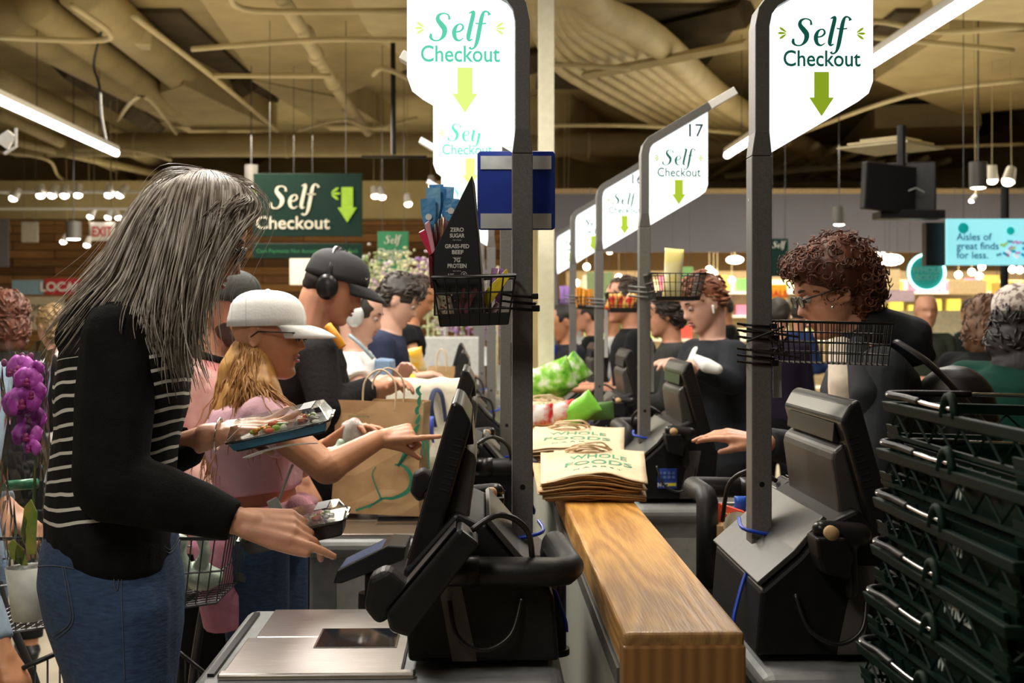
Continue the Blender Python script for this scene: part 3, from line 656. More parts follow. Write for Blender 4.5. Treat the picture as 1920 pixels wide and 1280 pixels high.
def deck(s, label):
    t = thing('checkout_counter', label, 'checkout counter')
    def bx(x0, x1, y0, y1, z0, z1): return MB().bx(min(s * x0, s * x1), max(s * x0, s * x1), y0, y1, z0, z1)
    bx(-.07, .60, -.33, .26, -.07, -.012).build('counter_rim', M['grey'], t, local=True, bev=.03, bseg=4)
    bx(-.05, .58, -.31, .24, -.92, -.06).build('cabinet', M['grey'], t, local=True, bev=.01)
    bx(.0, .50, -.3135, -.31, -.85, -.12).build('cabinet_panel', M['lgrey'], t, local=True)
    p = bx(.225, .545, -.27, -.03, -.012, -.004).build('weigh_plate', M['steel'], t, local=True, bev=.003)
    p2 = bx(.225, .53, -.026, .215, -.012, -.004).build('rear_plate', M['steel'], t, local=True, bev=.003)
    bx(.245, .405, -.115, .035, -.0045, -.0025).build('scanner_frame', M['chrome'], p, local=True)
    bx(.249, .401, -.110, .030, -.003, -.0018).build('scanner_glass', M['screen'], p, local=True)
    bx(.56, .572, -.28, .2, -.012, -.006).build('edge_groove', M['black'], t, local=True)
    bx(.2, .55, -.305, -.278, -.012, .0).build('front_lip', M['steel'], t, local=True, bev=.004)
    return t
kL = kiosk(-1, 'nearest black kiosk of the left row, its screen leaning over the steel counter', True)
kR = kiosk(1, 'nearest black kiosk of the right row, seen from behind beside the basket stack', False)
dL = deck(-1, 'nearest brushed steel checkout counter at the bottom left'); dR = deck(1, 'nearest counter of the right row under the rear view kiosk')
def rc_frame(pts, hw, hd, y0=0):
    """rectangular section swept through (x, z) points, mitred"""
    rings = []
    for i, p in enumerate(pts):
        p = V(p); d0 = (p - V(pts[i - 1])).normalized() if i else None; d1 = (V(pts[i + 1]) - p).normalized() if i < len(pts) - 1 else None
        d = (d0 + d1).normalized() if d0 and d1 else (d0 or d1)
        n = V((d.y, -d.x)); c = 1.0 if not (d0 and d1) else 1 / max(.3, n.dot(V((d0.y, -d0.x))))
        w = hw[i] if isinstance(hw, list) else hw; e = hd[i] if isinstance(hd, list) else hd
        a = p + n * w * c; b = p - n * w * c
        rings.append([V((a.x, y0 - e, a.y)), V((a.x, y0 + e, a.y)), V((b.x, y0 + e, b.y)), V((b.x, y0 - e, b.y))])
    return rings
def post(s, label, num, ink, limem):
    t = thing('lane_post', label, 'sign post')
    f = lambda P: [(s * x, z) for x, z in P]
    m = MB(); m.loft(rc_frame(f([(0, .135), (0, .957)]), .0205, .028)); pm = m.build('post', M['pole'], t, local=True, bev=.002)
    m = MB(); m.tube([(0, -.0285, .292), (0, -.0275, .292)], .0055, 14); m.build('bolt_hole', M['black'], pm, local=True)
    m = MB(); m.tube([(-s * .0215, 0, .87), (-s * .0205, 0, .87)], .003, 10); m.build('screw', M['chrome'], pm, local=True)
    pts = [(0, .958), (0, 1.005), (0, 1.22), (.006, 1.25), (.022, 1.272), (.235, 1.398)]
    m = MB(); m.loft(rc_frame(f(pts), [.0205, .0145, .0145, .0145, .0145, .0145], [.028] + [.033] * 5)); m.build('sign_frame', M['pole'], t, local=True, bev=.0015)
    m = MB(); m.loft(rc_frame(f([(.2355, 1.3983), (.33, 1.4535)]), .0145, .033)); m.build('arm_tip', M['white'], t, local=True, bev=.0015)
    c = [(.016, .962), (.2, 1.070), (.222, 1.087), (.231, 1.112), (.231, 1.377), (.03, 1.258), (.019, 1.247), (.0155, 1.232)]
    m = MB(); m.prism([(s * x, -.014, z) for x, z in c], (0, .028, 0)); p = m.build('sign_panel', M['panel'], t, local=True)
    cx = s * .125 + (0 if s > 0 else .0)
    place(SELF, .056, (cx - .0, -.0152, 1.183), ink, p, 'lettering', local=True)
    place(RAYS, .057, (cx, -.0152, 1.183), limem, p, 'sun_rays', local=True)
    text('Checkout', .046, (cx, -.0152, 1.142), ink, p, local=True, bold=.012, w=.158)
    arrow(MB(), cx + (-.0 if s > 0 else .01), 1.130, 1.040, .05, -.0142, -.0012).build('arrow', limem, p, local=True)
    if num: text(num, .066, (s * .182, -.0152, 1.287), M['navylit'], p, local=True, bold=.006)
    return t
pL = post(-1, 'nearest left lane post with a mint lettered glowing sign and the blue holder behind', None, M['mintlit'], M['limepale'])
pR = post(1, 'nearest right lane post with a large glowing Self Checkout sign', '18', M['tealit'], M['limelit'])
pR2 = post(1, 'second right lane post whose glowing sign reads 17', '17', M['tealit'], M['limelit'])
pR3 = post(1, 'third right lane post whose glowing sign reads 16', '16', M['tealit'], M['limelit'])
DZ = .92
Ls = [(979, 2.58), (950, 4.04), (921, 5.96), (903.5, 7.76), (893, 9.6)]
Rs = [(1423, 2.62), (1207.5, 4.66), (1123, 6.3), (1074, 7.85), (1040, 9.9)]
def at(px, Y): return V(((px - 960) / F * Y, Y, DZ))
for i, (px, Y) in enumerate(Ls):
    o = at(px, Y); n_ = ['', 'second', 'third', 'fourth', 'fifth'][i]
    if i == 0:
        for x in (kL, dL, pL): x.location = o; x.rotation_euler.z = RY
    else:
        dup(kL, o, n_ + ' black kiosk of the left row, counted from the camera', rz=RY)
        dup(dL, o, n_ + ' steel counter of the left row, counted from the camera', rz=RY)
        dup(pL, o, n_ + ' lane post of the left row, counted from the camera', rz=RY)
for i, (px, Y) in enumerate(Rs):
    o = at(px, Y); n_ = ['', 'second', 'third', 'fourth', 'fifth'][i]
    if i == 0:
        for x in (kR, dR, pR): x.location = o; x.rotation_euler.z = RY
        kR.rotation_euler.z = RY
    else:
        dup(kR, o, n_ + ' black kiosk of the right row, counted from the camera', rz=RY)
        dup(dR, o, n_ + ' counter of the right row, counted from the camera', rz=RY)
        if i == 1: pR2.location = o; pR2.rotation_euler.z = RY
        elif i == 2: pR3.location = o; pR3.rotation_euler.z = RY
        else: dup(pR, o, n_ + ' lane post of the right row with a partly hidden glowing sign', rz=RY)
# guard rails of black foam tube
def rail(label, pts, r=.026, name='guard_rail'):
    t = thing(name, label, 'rail', (pts[-1].x, pts[-1].y, pts[-1].z))
    MB().tube(pts, r, 24).build('padded_tube', M['rubber'], t, smooth=True)
    a = pts[-1]; MB().tube([a, a + V((0, 0, .012))], r * 1.25, 24).build('foot_ring', M['black'], t)
    a, b = pts[0], pts[0].lerp(pts[1], .35); MB().tube([a, b], r * 1.06, 24).build('tube_sleeve', M['black2'], t, smooth=True)
rail('nearest left padded black rail in front of the kiosk by the bar', [W(822, 1070, 2.28), W(1040, 1072, 2.28), W(1058, 1070, 2.29), W(1068, 1062, 2.31), W(1040, 1020, 2.50), W(1037, 1035, 2.52), W(1037, 1225, 2.52)])
rail('padded black rail of the second right lane, elbow beside the bar', [W(1425, 915, 3.3), W(1315, 912, 3.3), W(1300, 912, 3.28), W(1322, 928, 3.05), W(1326, 940, 3.03), W(1326, 1110, 3.03)])
rail('second left padded black rail behind the first kiosk', [W(890, 876, 3.75), W(985, 876, 3.75), W(996, 876, 3.8), W(985, 862, 4.0), W(984, 880, 4.02), W(984, 960, 4.02)], .027)
rail('padded black rail of the third right lane beside the bag stacks', [W(1230, 797, 5.1), W(1165, 796, 5.1), W(1158, 797, 5.05), W(1172, 808, 4.85), W(1173, 820, 4.83), W(1173, 890, 4.83)], .03)
rail('small padded black rail behind the snack bags on the bar', [W(1150, 742, 6.9), W(1105, 742, 6.9), W(1100, 744, 6.8), W(1106, 752, 6.6), W(1106, 765, 6.6), W(1106, 800, 6.6)], .03)
# wooden bar and partition
bar = V((.17, 1.95, 0))
def rot(m, c=bar, a=RY):
    R = Matrix.Translation(c) @ Matrix.Rotation(a, 4, 'Z'); return m.xf(R)
oak = bpy.data.materials.new('worn_oak'); oak.use_nodes = True
def _oak():
    nt = oak.node_tree; b = nt.nodes['Principled BSDF']; b.inputs['Roughness'].default_value = .36
    tc = nt.nodes.new('ShaderNodeTexCoord'); mp = nt.nodes.new('ShaderNodeMapping'); mp.inputs['Scale'].default_value = (1, .16, 1)
    n = nt.nodes.new('ShaderNodeTexNoise'); n.inputs['Scale'].default_value = 3.2; n.inputs['Detail'].default_value = 2
    nt.links.new(tc.outputs['Object'], mp.inputs[0]); nt.links.new(mp.outputs[0], n.inputs['Vector'])
    s = nt.nodes.new('ShaderNodeMath'); s.operation = 'MULTIPLY'; s.inputs[1].default_value = 150; nt.links.new(n.outputs[0], s.inputs[0])
    si = nt.nodes.new('ShaderNodeMath'); si.operation = 'SINE'; nt.links.new(s.outputs[0], si.inputs[0])
    f = nt.nodes.new('ShaderNodeTexNoise'); f.inputs['Scale'].default_value = 90; m2 = nt.nodes.new('ShaderNodeMapping'); m2.inputs['Scale'].default_value = (3, .12, 1)
    nt.links.new(tc.outputs['Object'], m2.inputs[0]); nt.links.new(m2.outputs[0], f.inputs['Vector'])
    a = nt.nodes.new('ShaderNodeMath'); a.operation = 'MULTIPLY_ADD'; a.inputs[1].default_value = .22; nt.links.new(si.outputs[0], a.inputs[0]); nt.links.new(f.outputs[0], a.inputs[2])
    r = nt.nodes.new('ShaderNodeValToRGB'); e = r.color_ramp.elements; e[0].position = .2; e[1].position = .8
    e[0].color = (.36, .155, .028, 1); e[1].color = (.62, .32, .07, 1); nt.links.new(a.outputs[0], r.inputs[0])
    # worn grey patch near the end
    w = nt.nodes.new('ShaderNodeTexNoise'); w.inputs['Scale'].default_value = 5; w.inputs['Detail'].default_value = 5; nt.links.new(tc.outputs['Object'], w.inputs['Vector'])
    sx = nt.nodes.new('ShaderNodeSeparateXYZ'); nt.links.new(tc.outputs['Object'], sx.inputs[0])
    mr = nt.nodes.new('ShaderNodeMapRange'); mr.inputs['From Min'].default_value = .75; mr.inputs['From Max'].default_value = 0; nt.links.new(sx.outputs['Y'], mr.inputs['Value'])
    mu = nt.nodes.new('ShaderNodeMath'); mu.operation = 'MULTIPLY'; nt.links.new(mr.outputs[0], mu.inputs[0]); nt.links.new(w.outputs[0], mu.inputs[1])
    m3 = nt.nodes.new('ShaderNodeMath'); m3.operation = 'MULTIPLY'; m3.inputs[1].default_value = 1.25; m3.use_clamp = True; nt.links.new(mu.outputs[0], m3.inputs[0])
    mx = nt.nodes.new('ShaderNodeMix'); mx.data_type = 'RGBA'; nt.links.new(m3.outputs[0], mx.inputs[0]); nt.links.new(r.outputs[0], mx.inputs[6]); mx.inputs[7].default_value = (.10, .075, .05, 1)
    nt.links.new(mx.outputs[2], b.inputs['Base Color'])
    bp = nt.nodes.new('ShaderNodeBump'); bp.inputs['Strength'].default_value = .25; bp.inputs['Distance'].default_value = .003; nt.links.new(a.outputs[0], bp.inputs['Height']); nt.links.new(bp.outputs[0], b.inputs['Normal'])
_oak()
t = thing('wooden_bar', 'thick worn oak bar top running between the two checkout rows', 'counter', bar, rz=RY)
m = MB().bx(0, .186, .0, 9.5, 1.005, 1.07).build('bar_top', oak, t, local=True, bev=.008, bseg=3)
MB().bx(-.001, .187, -.004, .05, .0, 1.05).build('end_post', ramp_mat('oak_end', 'wave', 14, [(.0, (.20, .09, .025)), (1, (.30, .145, .045))], .45, (1, 1, .06), .1, 3, 3), t, local=True, bev=.004)
struct(rot(MB().bx(.004, .182, .051, 9.5, .0, 1.004)).build('wall_partition', M['partition']))
single(rot(MB().bx(-.004, .002, .06, 9.5, .97, 1.0)), 'metal_trim', M['gunmetal'], 'thin metal strip along the partition just under the wooden bar', 'trim')
# paper bags ------------------------------------------------------
def bag_sheet(w, l, arch, tilt, z, yaw, x, y, twist=0, seed=0):
    g = []
    for j in range(13):
        r = []
        for i in range(15):
            u = i / 14 - .5; v = j / 12
            zz = arch * math.cos(u * PI) ** 1.3 * (1 - .5 * v) + tilt * v ** 1.5 + .004 * noise.noise(V((u * 5, v * 5, seed)))
            zz += .018 * max(0, abs(u) - .38) * 4 * (v > .6) * .5
            p = V((u * w, v * l, zz)); r.append(p)
        g.append(r)
    m = MB().sheet(g); return m.xf(Matrix.Translation((x, y, z)) @ Matrix.Rotation(yaw, 4, 'Z'))
def bag_text(lines, w, l, arch, tilt, z, yaw, x, y, parent):
    for s_, yy, ww, sz in lines:
        t_ = text_mesh(s_, 1, .012)
        xs = [p.x for p in t_.v]; k = ww / (max(xs) - min(xs))
        vs = []
        for p in t_.v:
            px_ = p.x * k; py_ = yy + p.y * sz; u = px_ / w; v = py_ / l
            vs.append(V((px_, py_, arch * math.cos(u * PI) ** 1.3 * (1 - .5 * v) + tilt * v ** 1.5 + .004 * noise.noise(V((u * 5, v * 5, 0))) + .0016 + p.z * .1)))
        t_.v = vs; t_.xf(Matrix.Translation((x, y, z)) @ Matrix.Rotation(yaw, 4, 'Z')); t_.build('lettering', M['green'], parent)
def bag_stack(x, y, n, w, l, arch, tilt, yaw, where, step=.0055, seed=1, z0=1.073):
    random.seed(seed); sh = None
    for i in range(n):
        k = i / max(n - 1, 1); yw = yaw + random.uniform(-.05, .05) * (1 if i < n - 1 else 0); xx = x + random.uniform(-.012, .012); yy = y + random.uniform(-.012, .012)
        top = i == n - 1
        if top: yw, xx, yy = yaw - .06, x + .01, y - .01
        t = thing('paper_bag', (('topmost printed paper bag of the ' + where) if top else ('paper bag, ' + ('bottommost' if i == 0 else ORD[i] + ' from the bottom') + ' of the ' + where)), 'paper bag', (xx, yy, z0 + i * step), 'folded paper bags in the ' + where)
        ar = arch * (.12 + .88 * k); tl = tilt * (.3 + .7 * k)
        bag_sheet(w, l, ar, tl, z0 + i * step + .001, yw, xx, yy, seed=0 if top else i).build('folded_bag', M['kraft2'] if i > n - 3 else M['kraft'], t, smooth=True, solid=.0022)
        bag_sheet(w * .97, l * .98, ar, tl, z0 + i * step - .0018, yw, xx + .002, yy + .006, seed=i).build('bag_gusset', M['kraft'], t, smooth=True, solid=.0012)
        if top:
            bag_text([('WHOLE', l * .63, w * .62, .075), ('FOODS', l * .40, w * .70, .085), ('M A R K E T', l * .24, w * .50, .026)], w, l, ar, tl, z0 + i * step + .001, yw, xx, yy, t)
        if i >= n - 5:
            R = Matrix.Translation((xx, yy, z0 + i * step)) @ Matrix.Rotation(yw, 4, 'Z'); j = (i - (n - 5)) * .006 * (1 if i % 2 else -1)
            for q in range(2):
                P = [R @ V((-.055 + j + q * .006, l * .98, tl + .004)), R @ V((-.05 + j, l * .9, tl + .018 + q * .006)), R @ V((0, l * .84 - q * .02, tl + .028 + ar * .4)), R @ V((.05 + j, l * .9, tl + .018 + q * .004)), R @ V((.055 + j + q * .006, l * .98, tl + .004))]
                MB().tube(catmull(P, 8), .0026, 6).build('handle', M['kraft2'], t, smooth=True)
bag_stack(W(1108, 0, 3.4).x + .0, 3.32, 13, .262, .43, .026, .035, -.02, 'nearest bag pile on the wooden bar', .0040, 1)
bag_stack(W(1075, 0, 4.1).x - .02, 3.86, 13, .30, .45, .012, .030, -.03, 'second bag pile on the wooden bar', .0062, 2)
bag_stack(W(1020, 0, 6.0).x, 5.6, 9, .24, .42, .01, .03, .02, 'third bag pile on the wooden bar', .007, 3)
# snack and salad bags on the bar
def pouch(c, w, h, d, m, label, R=None, seed=0, cat='snack bag', band=None, group=None, name='snack_bag'):
    """pillow shaped bag with crimped ends"""
    g = MB(); rings = []
    for j in range(13):
        v = j / 12 * 2 - 1; th = d * (1 - abs(v) ** 3.2) + .0015; ww = w / 2 * (1 - .06 * (1 - v * v))
        rings.append([V((math.cos(a) * ww * (abs(math.cos(a)) ** -.25 if abs(math.cos(a)) > .05 else 1), math.copysign(abs(math.sin(a)) ** .8, math.sin(a)) * th / 2, v * h / 2)) for a in [2 * PI * k / 20 for k in range(20)]])
    g.loft(rings)
    g.v = [p + V(noise.noise_vector(p * 28 + V((seed, 0, 0)))) * .006 * min(1, w * 8) for p in g.v]
    if R: g.v = [R @ p for p in g.v]
    g.v = [p + V(c) for p in g.v]
    if band:
        g.m = [1 if 2 < (k // 20) < 8 and (k % 20) > 8 else 0 for k in range(len(g.f))]
        return single(g, name, [m, band], label, cat, group, smooth=True)
    return single(g, name, m, label, cat, group, smooth=True)
RM = Matrix.Rotation
gr1 = ramp_mat('salad_bag', 'noise', 18, [(.35, (.06, .28, .02)), (.5, (.25, .55, .06)), (.65, (.7, .75, .6))], .25, bump=.3)
gr2 = colm((.22, .62, .06), .3); rd = ramp_mat('red_white_bag', 'noise', 12, [(.45, (.85, .82, .8)), (.55, (.65, .04, .04))], .3)
flat = RM(PI / 2, 3, 'X')
pouch(W(1030, 712, 6.1), .16, .24, .12, gr1, 'large green salad bag standing on the bar behind the cream column', RM(1.2, 3, 'Y'), 1)
pouch(W(1062, 705, 6.3), .15, .22, .10, gr1, 'green and grey salad bag leaning right of the cream column', RM(.9, 3, 'Y'), 2)
pouch(W(1000, 730, 6.4), .15, .2, .12, gr1, 'green salad bag left of the cream column', RM(.3, 3, 'Y'), 3)
pouch(W(1085, 770, 4.75), .09, .15, .04, gr2, 'bright green snack bag lying behind the second bag pile', RM(1.0, 3, 'Y'), 4)
pouch(W(1118, 771, 4.8), .07, .13, .03, colm((.07, .16, .04), .3), 'dark green snack bag right of the bright green one', RM(1.5, 3, 'Y'), 5)
pouch(W(1048, 772, 4.75), .07, .13, .04, rd, 'red and white snack bag lying behind the second bag pile', RM(1.35, 3, 'Y'), 6)
pouch(W(1012, 778, 4.7), .08, .1, .04, rd, 'small white wrapped snack at the left end of the snack bags', RM(1.5, 3, 'Y'), 7)
# ---------------------------------------------------------------- wire baskets on the posts
def wire_basket(x0, x1, y0, y1, z0, z1, label, nx=12, ny=5, nz=3, r=.0016, tray=.018, tilt=0, taper=.012):
    t = thing('wire_basket', label, 'basket', ((x0 + x1) / 2, (y0 + y1) / 2, z0))
    def P(u, v, w):
        q = taper * (1 - w); x = x0 + q + (x1 - x0 - 2 * q) * u; y = y0 + q + (y1 - y0 - 2 * q) * v
        return V((x, y, z0 + (z1 - z0) * w + tilt * (u - .5)))
    MB().tube([P(0, 0, 1), P(1, 0, 1), P(1, 1, 1), P(0, 1, 1)], r * 2.1, 8, closed=True).build('rim', M['wire'], t, smooth=True)
    m = MB()
    for w in [k / (nz + 1) for k in range(1, nz + 1)]: m.tube([P(0, 0, w), P(1, 0, w), P(1, 1, w), P(0, 1, w)], r, 6, closed=True)
    for i in range(nx + 1):
        u = i / nx; m.tube([P(u, 0, 1), P(u, 0, 0), P(u, 1, 0), P(u, 1, 1)], r, 6)
    for i in range(1, ny):
        v = i / ny; m.tube([P(0, v, 1), P(0, v, 0), P(1, v, 0), P(1, v, 1)], r, 6)
    m.build('wire_mesh', M['wire'], t)
    if tray:
        g = MB(); g.loft([[P(0, 0, w), P(1, 0, w), P(1, 1, w), P(0, 1, w)] for w in (-.02, tray / (z1 - z0))]); g.build('tray', M['wire'], t)
    return t
def ties(px, py, Y, label, n=3, s=1, col='black'):
    t = thing('clamp', label, 'clamp', W(px, py, Y))
    for k in range(n):
        z = W(px, py, Y).z + (k - (n - 1) / 2) * .013 * s; x = W(px, py, Y).x
        MB().tube([V((x - .045 * s, Y - .03, z + .004)), V((x - .01, Y - .034, z)), V((x + .027 * s, Y - .034, z - .003)), V((x + .03 * s, Y + .03, z)), V((x - .02, Y + .035, z))], .0026 * s, 6, closed=True).build('band', M[col], t, smooth=True)
    MB().box(W(px, py, Y) + V((.026, -.035, .012)), (.014, .01, .012)).build('buckle', M[col], t, bev=.002)
    MB().box(W(px, py, Y) + V((.028, -.035, -.012)), (.016, .01, .013)).build('buckle', M[col], t, bev=.002)
b1 = [W(812, 0, 2.42).x, W(966, 0, 2.42).x]
wire_basket(b1[0], b1[1], 2.40, 2.535, 1.536, 1.627, 'black wire basket full of snacks on the nearest left post', 7, 4, 2, .0018, .022, .004, .014)
ties(978, 567, 2.585, 'black zip tie clamp holding the snack basket to the nearest left post')
wire_basket(W(1452, 0, 2.58).x, W(1658, 0, 2.58).x, 2.52, 2.68, 1.458, 1.540, 'empty black wire basket on the nearest right post', 19, 6, 3, .0013, 0, -.006, .008)
ties(1420, 622, 2.62, 'upper black clamp on the nearest right post'); ties(1420, 668, 2.62, 'lower black clamp on the nearest right post')
for k, (a, b) in enumerate([((1400, 616), (1500, 632)), ((1400, 640), (1470, 612)), ((1405, 655), (1500, 670)), ((1440, 630), (1480, 668)), ((1445, 668), (1480, 628))]):
    single(MB().tube([W(*a, 2.57), W(*b, 2.56)], .0028, 6), 'basket_strut', M['wire'], ORD[k] + ' black strut tying the empty wire basket to its post, from the top', 'strut')
wire_basket(W(1218, 0, 4.4).x, W(1320, 0, 4.4).x, 4.35, 4.6, 1.610, 1.700, 'wire basket holding one tall yellow pouch on the second right post', 9, 8, 2, .0018, .012, 0, .02)
ties(1207, 548, 4.66, 'pale clamp on the second right post', 3, 1.3, 'grey')
wire_basket(W(1137, 0, 6.1).x, W(1196, 0, 6.1).x, 6.0, 6.2, 1.575, 1.665, 'small wire basket of red chip bags on the third right post', 7, 5, 2, .002, .02, 0, .015)
ties(1123, 568, 6.3, 'pale clamp on the third right post', 3, 1.4, 'grey')
wire_basket(W(1080, 0, 7.6).x, W(1120, 0, 7.6).x, 7.5, 7.7, 1.60, 1.67, 'small wire basket of orange sticks on the fourth right post', 6, 4, 2, .002, .02, 0, .01)
ties(1040, 570, 9.9, 'pale clamp on the fifth right post', 3, 1.6, 'grey')
ties(1074, 560, 7.85, 'pale clamp on the fourth right post', 3, 1.4, 'grey')
wire_basket(W(1047, 0, 9.6).x, W(1072, 0, 9.6).x, 9.5, 9.7, 1.61, 1.68, 'small wire basket of purple packs on the fifth right post', 5, 4, 2, .002, .02, 0, .01)
yel = ramp_mat('yellow_pouch', 'noise', 9, [(.42, (.82, .70, .25)), (.6, (.80, .80, .66))], .4)
pouch(W(1262, 515, 4.45), .068, .18, .03, yel, 'tall pale yellow snack pouch standing in the second right basket', RM(.06, 3, 'Y'), 3)
chip = ramp_mat('chip_bag_red', 'noise', 22, [(.4, (.65, .03, .02)), (.52, (.85, .5, .1)), (.6, (.7, .6, .3))], .3)
for k, (x, a) in enumerate([(1148, .3), (1163, -.5), (1180, .6), (1190, -.2)]):
    pouch(W(x, 566, 6.08 + .02 * k), .055, .085, .025, chip, ORD[k] + ' red and yellow chip bag from the left in the third right basket', RM(a, 3, 'Y'), k, group='red chip bags')
random.seed(3)
for k in range(10):
    x = 1083 + k * 3.7; a = W(x + random.uniform(-2, 2), 576, 7.58 + .02 * (k % 3)); b = W(x - 2 + random.uniform(-3, 3), 538 + random.uniform(0, 6), 7.6)
    single(MB().tube([a, a.lerp(b, .8), b], [.006, .0075, .009], 8), 'snack_stick', colm((.75, .33, .03) if k % 2 else (.6, .22, .02), .4), 'orange wrapped snack stick standing in the fourth right basket', 'snack', 'orange snack sticks')
for k in range(2): pouch(W(1054 + 9 * k, 556, 9.6), .04, .16, .03, colm((.35, .18, .55), .4), ['left', 'right'][k] + ' purple pack in the fifth right basket', None, k)
# snack carton with sticks, in the nearest left basket
t = thing('snack_carton', 'tall black snack carton with a slanted top reading ZERO SUGAR', 'carton', (W(860, 0, 2.43).x, 2.45, 1.545))
Yc = 2.425
poly = [W(813, 592, Yc), W(906, 592, Yc), W(896, 440, Yc), W(884, 330, Yc), W(814, 470, Yc)]
cart = ramp_mat('carton_black_print', 'noise', 3, [(.4, (.012, .012, .013)), (.6, (.02, .02, .022))], .35)
MB().prism(poly, (0, .07, 0)).build('box', cart, t, bev=.001)
MB().prism([W(884, 330, Yc), W(889, 345, Yc + .07), W(912, 590, Yc + .07), W(907, 592, Yc), W(896.5, 440, Yc)], (.0015, 0, 0)).build('side_panel', colm((.10, .085, .06), .5), t)
ink = colm((.62, .60, .57), .5)
for s_, y, sz, w_ in [('ZERO', 434, .0105, .026), ('SUGAR', 445, .0105, .028), ('GRASS-FED', 465, .0105, .046), ('BEEF', 476, .0105, .022), ('7G', 491, .0105, .012), ('PROTEIN', 502, .011, .036)]:
    text(s_, sz, W({'7G': 857, 'BEEF': 858}.get(s_, 857), y, Yc - .0008), ink, t, bold=.03, w=w_)
for y in (451, 484, 509): text('PER STICK' if y != 451 else 'PER STICK', .003, W(857, y, Yc - .0008), ink, t, w=.016)
MB().tube([W(870, 515, Yc) + V((math.cos(k * PI / 10) * .0055, -.0005, math.sin(k * PI / 10) * .0055)) for k in range(20)], .0006, 5, closed=True).build('round_mark', ink, t)
text('P', .009, W(870, 518.5, Yc - .0008), ink, t, bold=.02)
text('A8E', .008, W(845, 518, Yc - .0008), ink, t)
beef = colm((.10, .018, .018), .5)
for q in [[(866, 592), (873, 541), (866, 540), (858, 592)], [(874, 592), (896, 543), (888, 538), (868, 580)]]:
    MB().prism([W(x, y, Yc - .0012) for x, y in q], (0, .0008, 0)).build('picture_detail', beef, t)
random.seed(8)
for k in range(26):
    p = W(random.uniform(818, 862), random.uniform(548, 590), Yc - .001); MB().ell(p, random.uniform(.001, .0022), nu=6, nv=4).build('picture_detail', random.choice([colm((.45, .36, .24)), colm((.02, .015, .01)), colm((.25, .05, .04))]), t)
MB().prism([W(x, y, Yc - .0006) for x, y in [(817, 590), (817, 552), (845, 556), (852, 590)]], (0, .0005, 0)).build('picture_detail', colm((.35, .28, .18)), t)
bl = [colm((.10, .32, .62), .25), colm((.22, .50, .75), .25)]
for k, (x0, y0, x1, y1) in enumerate([(812, 480, 802, 372), (817, 470, 812, 352), (824, 455, 818, 346), (831, 440, 838, 350), (838, 425, 848, 372), (845, 415, 856, 378), (822, 470, 806, 385)]):
    t = thing('snack_stick', ORD[k] + ' blue topped jerky stick behind the black carton, from the left', 'snack stick', W(x0, y0, 2.45), 'blue topped sticks'); Y = 2.445 + .012 * (k % 4)
    a = W(x0, y0 + 60, Y); b = W(x1, y1, Y); m_ = a.lerp(b, .62)
    MB().tube([a, m_], .0052, 10).build('jerky', colm((.10, .012, .015), .3), t, smooth=True)
    g = MB(); d = (b - m_).normalized(); s_ = V((d.z, 0, -d.x)); rr = []
    for q in range(6):
        u = q / 5; w_ = .006 + .008 * min(1, u * 2); c = m_.lerp(b, u); rr.append([c - s_ * w_ + V((0, -.001, 0)), c + V((0, -.005 * (1 - u), 0)), c + s_ * w_ + V((0, -.001, 0)), c + V((0, .004, 0))])
    g.loft(rr); w = g.build('wrapper_top', bl[k % 2], t); 
    c = m_.lerp(b, .45); MB().tube([c + V((0, -.0065, 0)), c + V((0, -.0055, 0))], .0062, 14).build('round_label', M['white'], w)
for k, (q, c) in enumerate([([(784, 436), (797, 429), (812, 474), (806, 480)], (.62, .03, .09)), ([(796, 420), (805, 412), (816, 470), (810, 476)], (.75, .35, .42))]):
    t = single(MB().prism([W(x, y, 2.436 - .01 * k) for x, y in q], (0, .008, 0)), 'snack_wrapper', colm(c, .3), ['dark pink snack wrapper sticking out left of the black carton', 'light pink snack wrapper just left of the black carton'][k], 'snack wrapper', bev=.002)
for k, (q, c, l) in enumerate([([(911, 585), (919, 587), (934, 503), (922, 501)], (.40, .22, .58), 'left purple bar box in the nearest snack basket'), ([(925, 585), (934, 587), (946, 505), (936, 502)], (.36, .18, .52), 'right purple bar box in the nearest snack basket'), ([(908, 565), (910, 545), (950, 503), (956, 520), (914, 578)], (.86, .62, .03), 'yellow bar box lying slanted in the nearest snack basket'), ([(914, 590), (930, 565), (940, 572), (925, 594)], (.75, .55, .6), 'pale pink wrapper at the bottom of the nearest snack basket')]):
    single(MB().prism([W(x, y, 2.47 - .02 * (k == 2) + .0 * k + (.012 if k == 1 else 0)) for x, y in q], (0, .014 if k < 2 else .018, 0)), 'bar_box', colm(c, .4, nscale=60, var=.12), l, 'box', bev=.001)
# blue sign holder behind the nearest left post
t = thing('sign_holder', 'blue plastic sign holder with two grey strips behind the nearest left post', 'sign holder', W(968, 431, 2.65))
def rrect(x0, x1, z0, z1, r, Y, n=6):
    out = []
    for cx, cz, a0 in [(x1 - r, z1 - r, 0), (x0 + r, z1 - r, 90), (x0 + r, z0 + r, 180), (x1 - r, z0 + r, 270)]:
        for k in range(n + 1): a = math.radians(a0 + 90 * k / n); out.append(V((cx + r * math.cos(a), Y, cz + r * math.sin(a))))
    return out
a = W(895, 431, 2.65); b = W(1041, 283, 2.65)
MB().prism(rrect(a.x, b.x, a.z, b.z, .008, 2.65), (0, .006, 0)).build('plate', M['blue'], t, bev=.002)
for y0, y1 in ((292, 317), (400, 428)):
    p = W(901, y1, 2.645); q = W(1034, y0, 2.645); MB().bx(p.x, q.x, 2.646, 2.6495, p.z, q.z).build('grey_strip', colm((.55, .55, .52), .4), t)
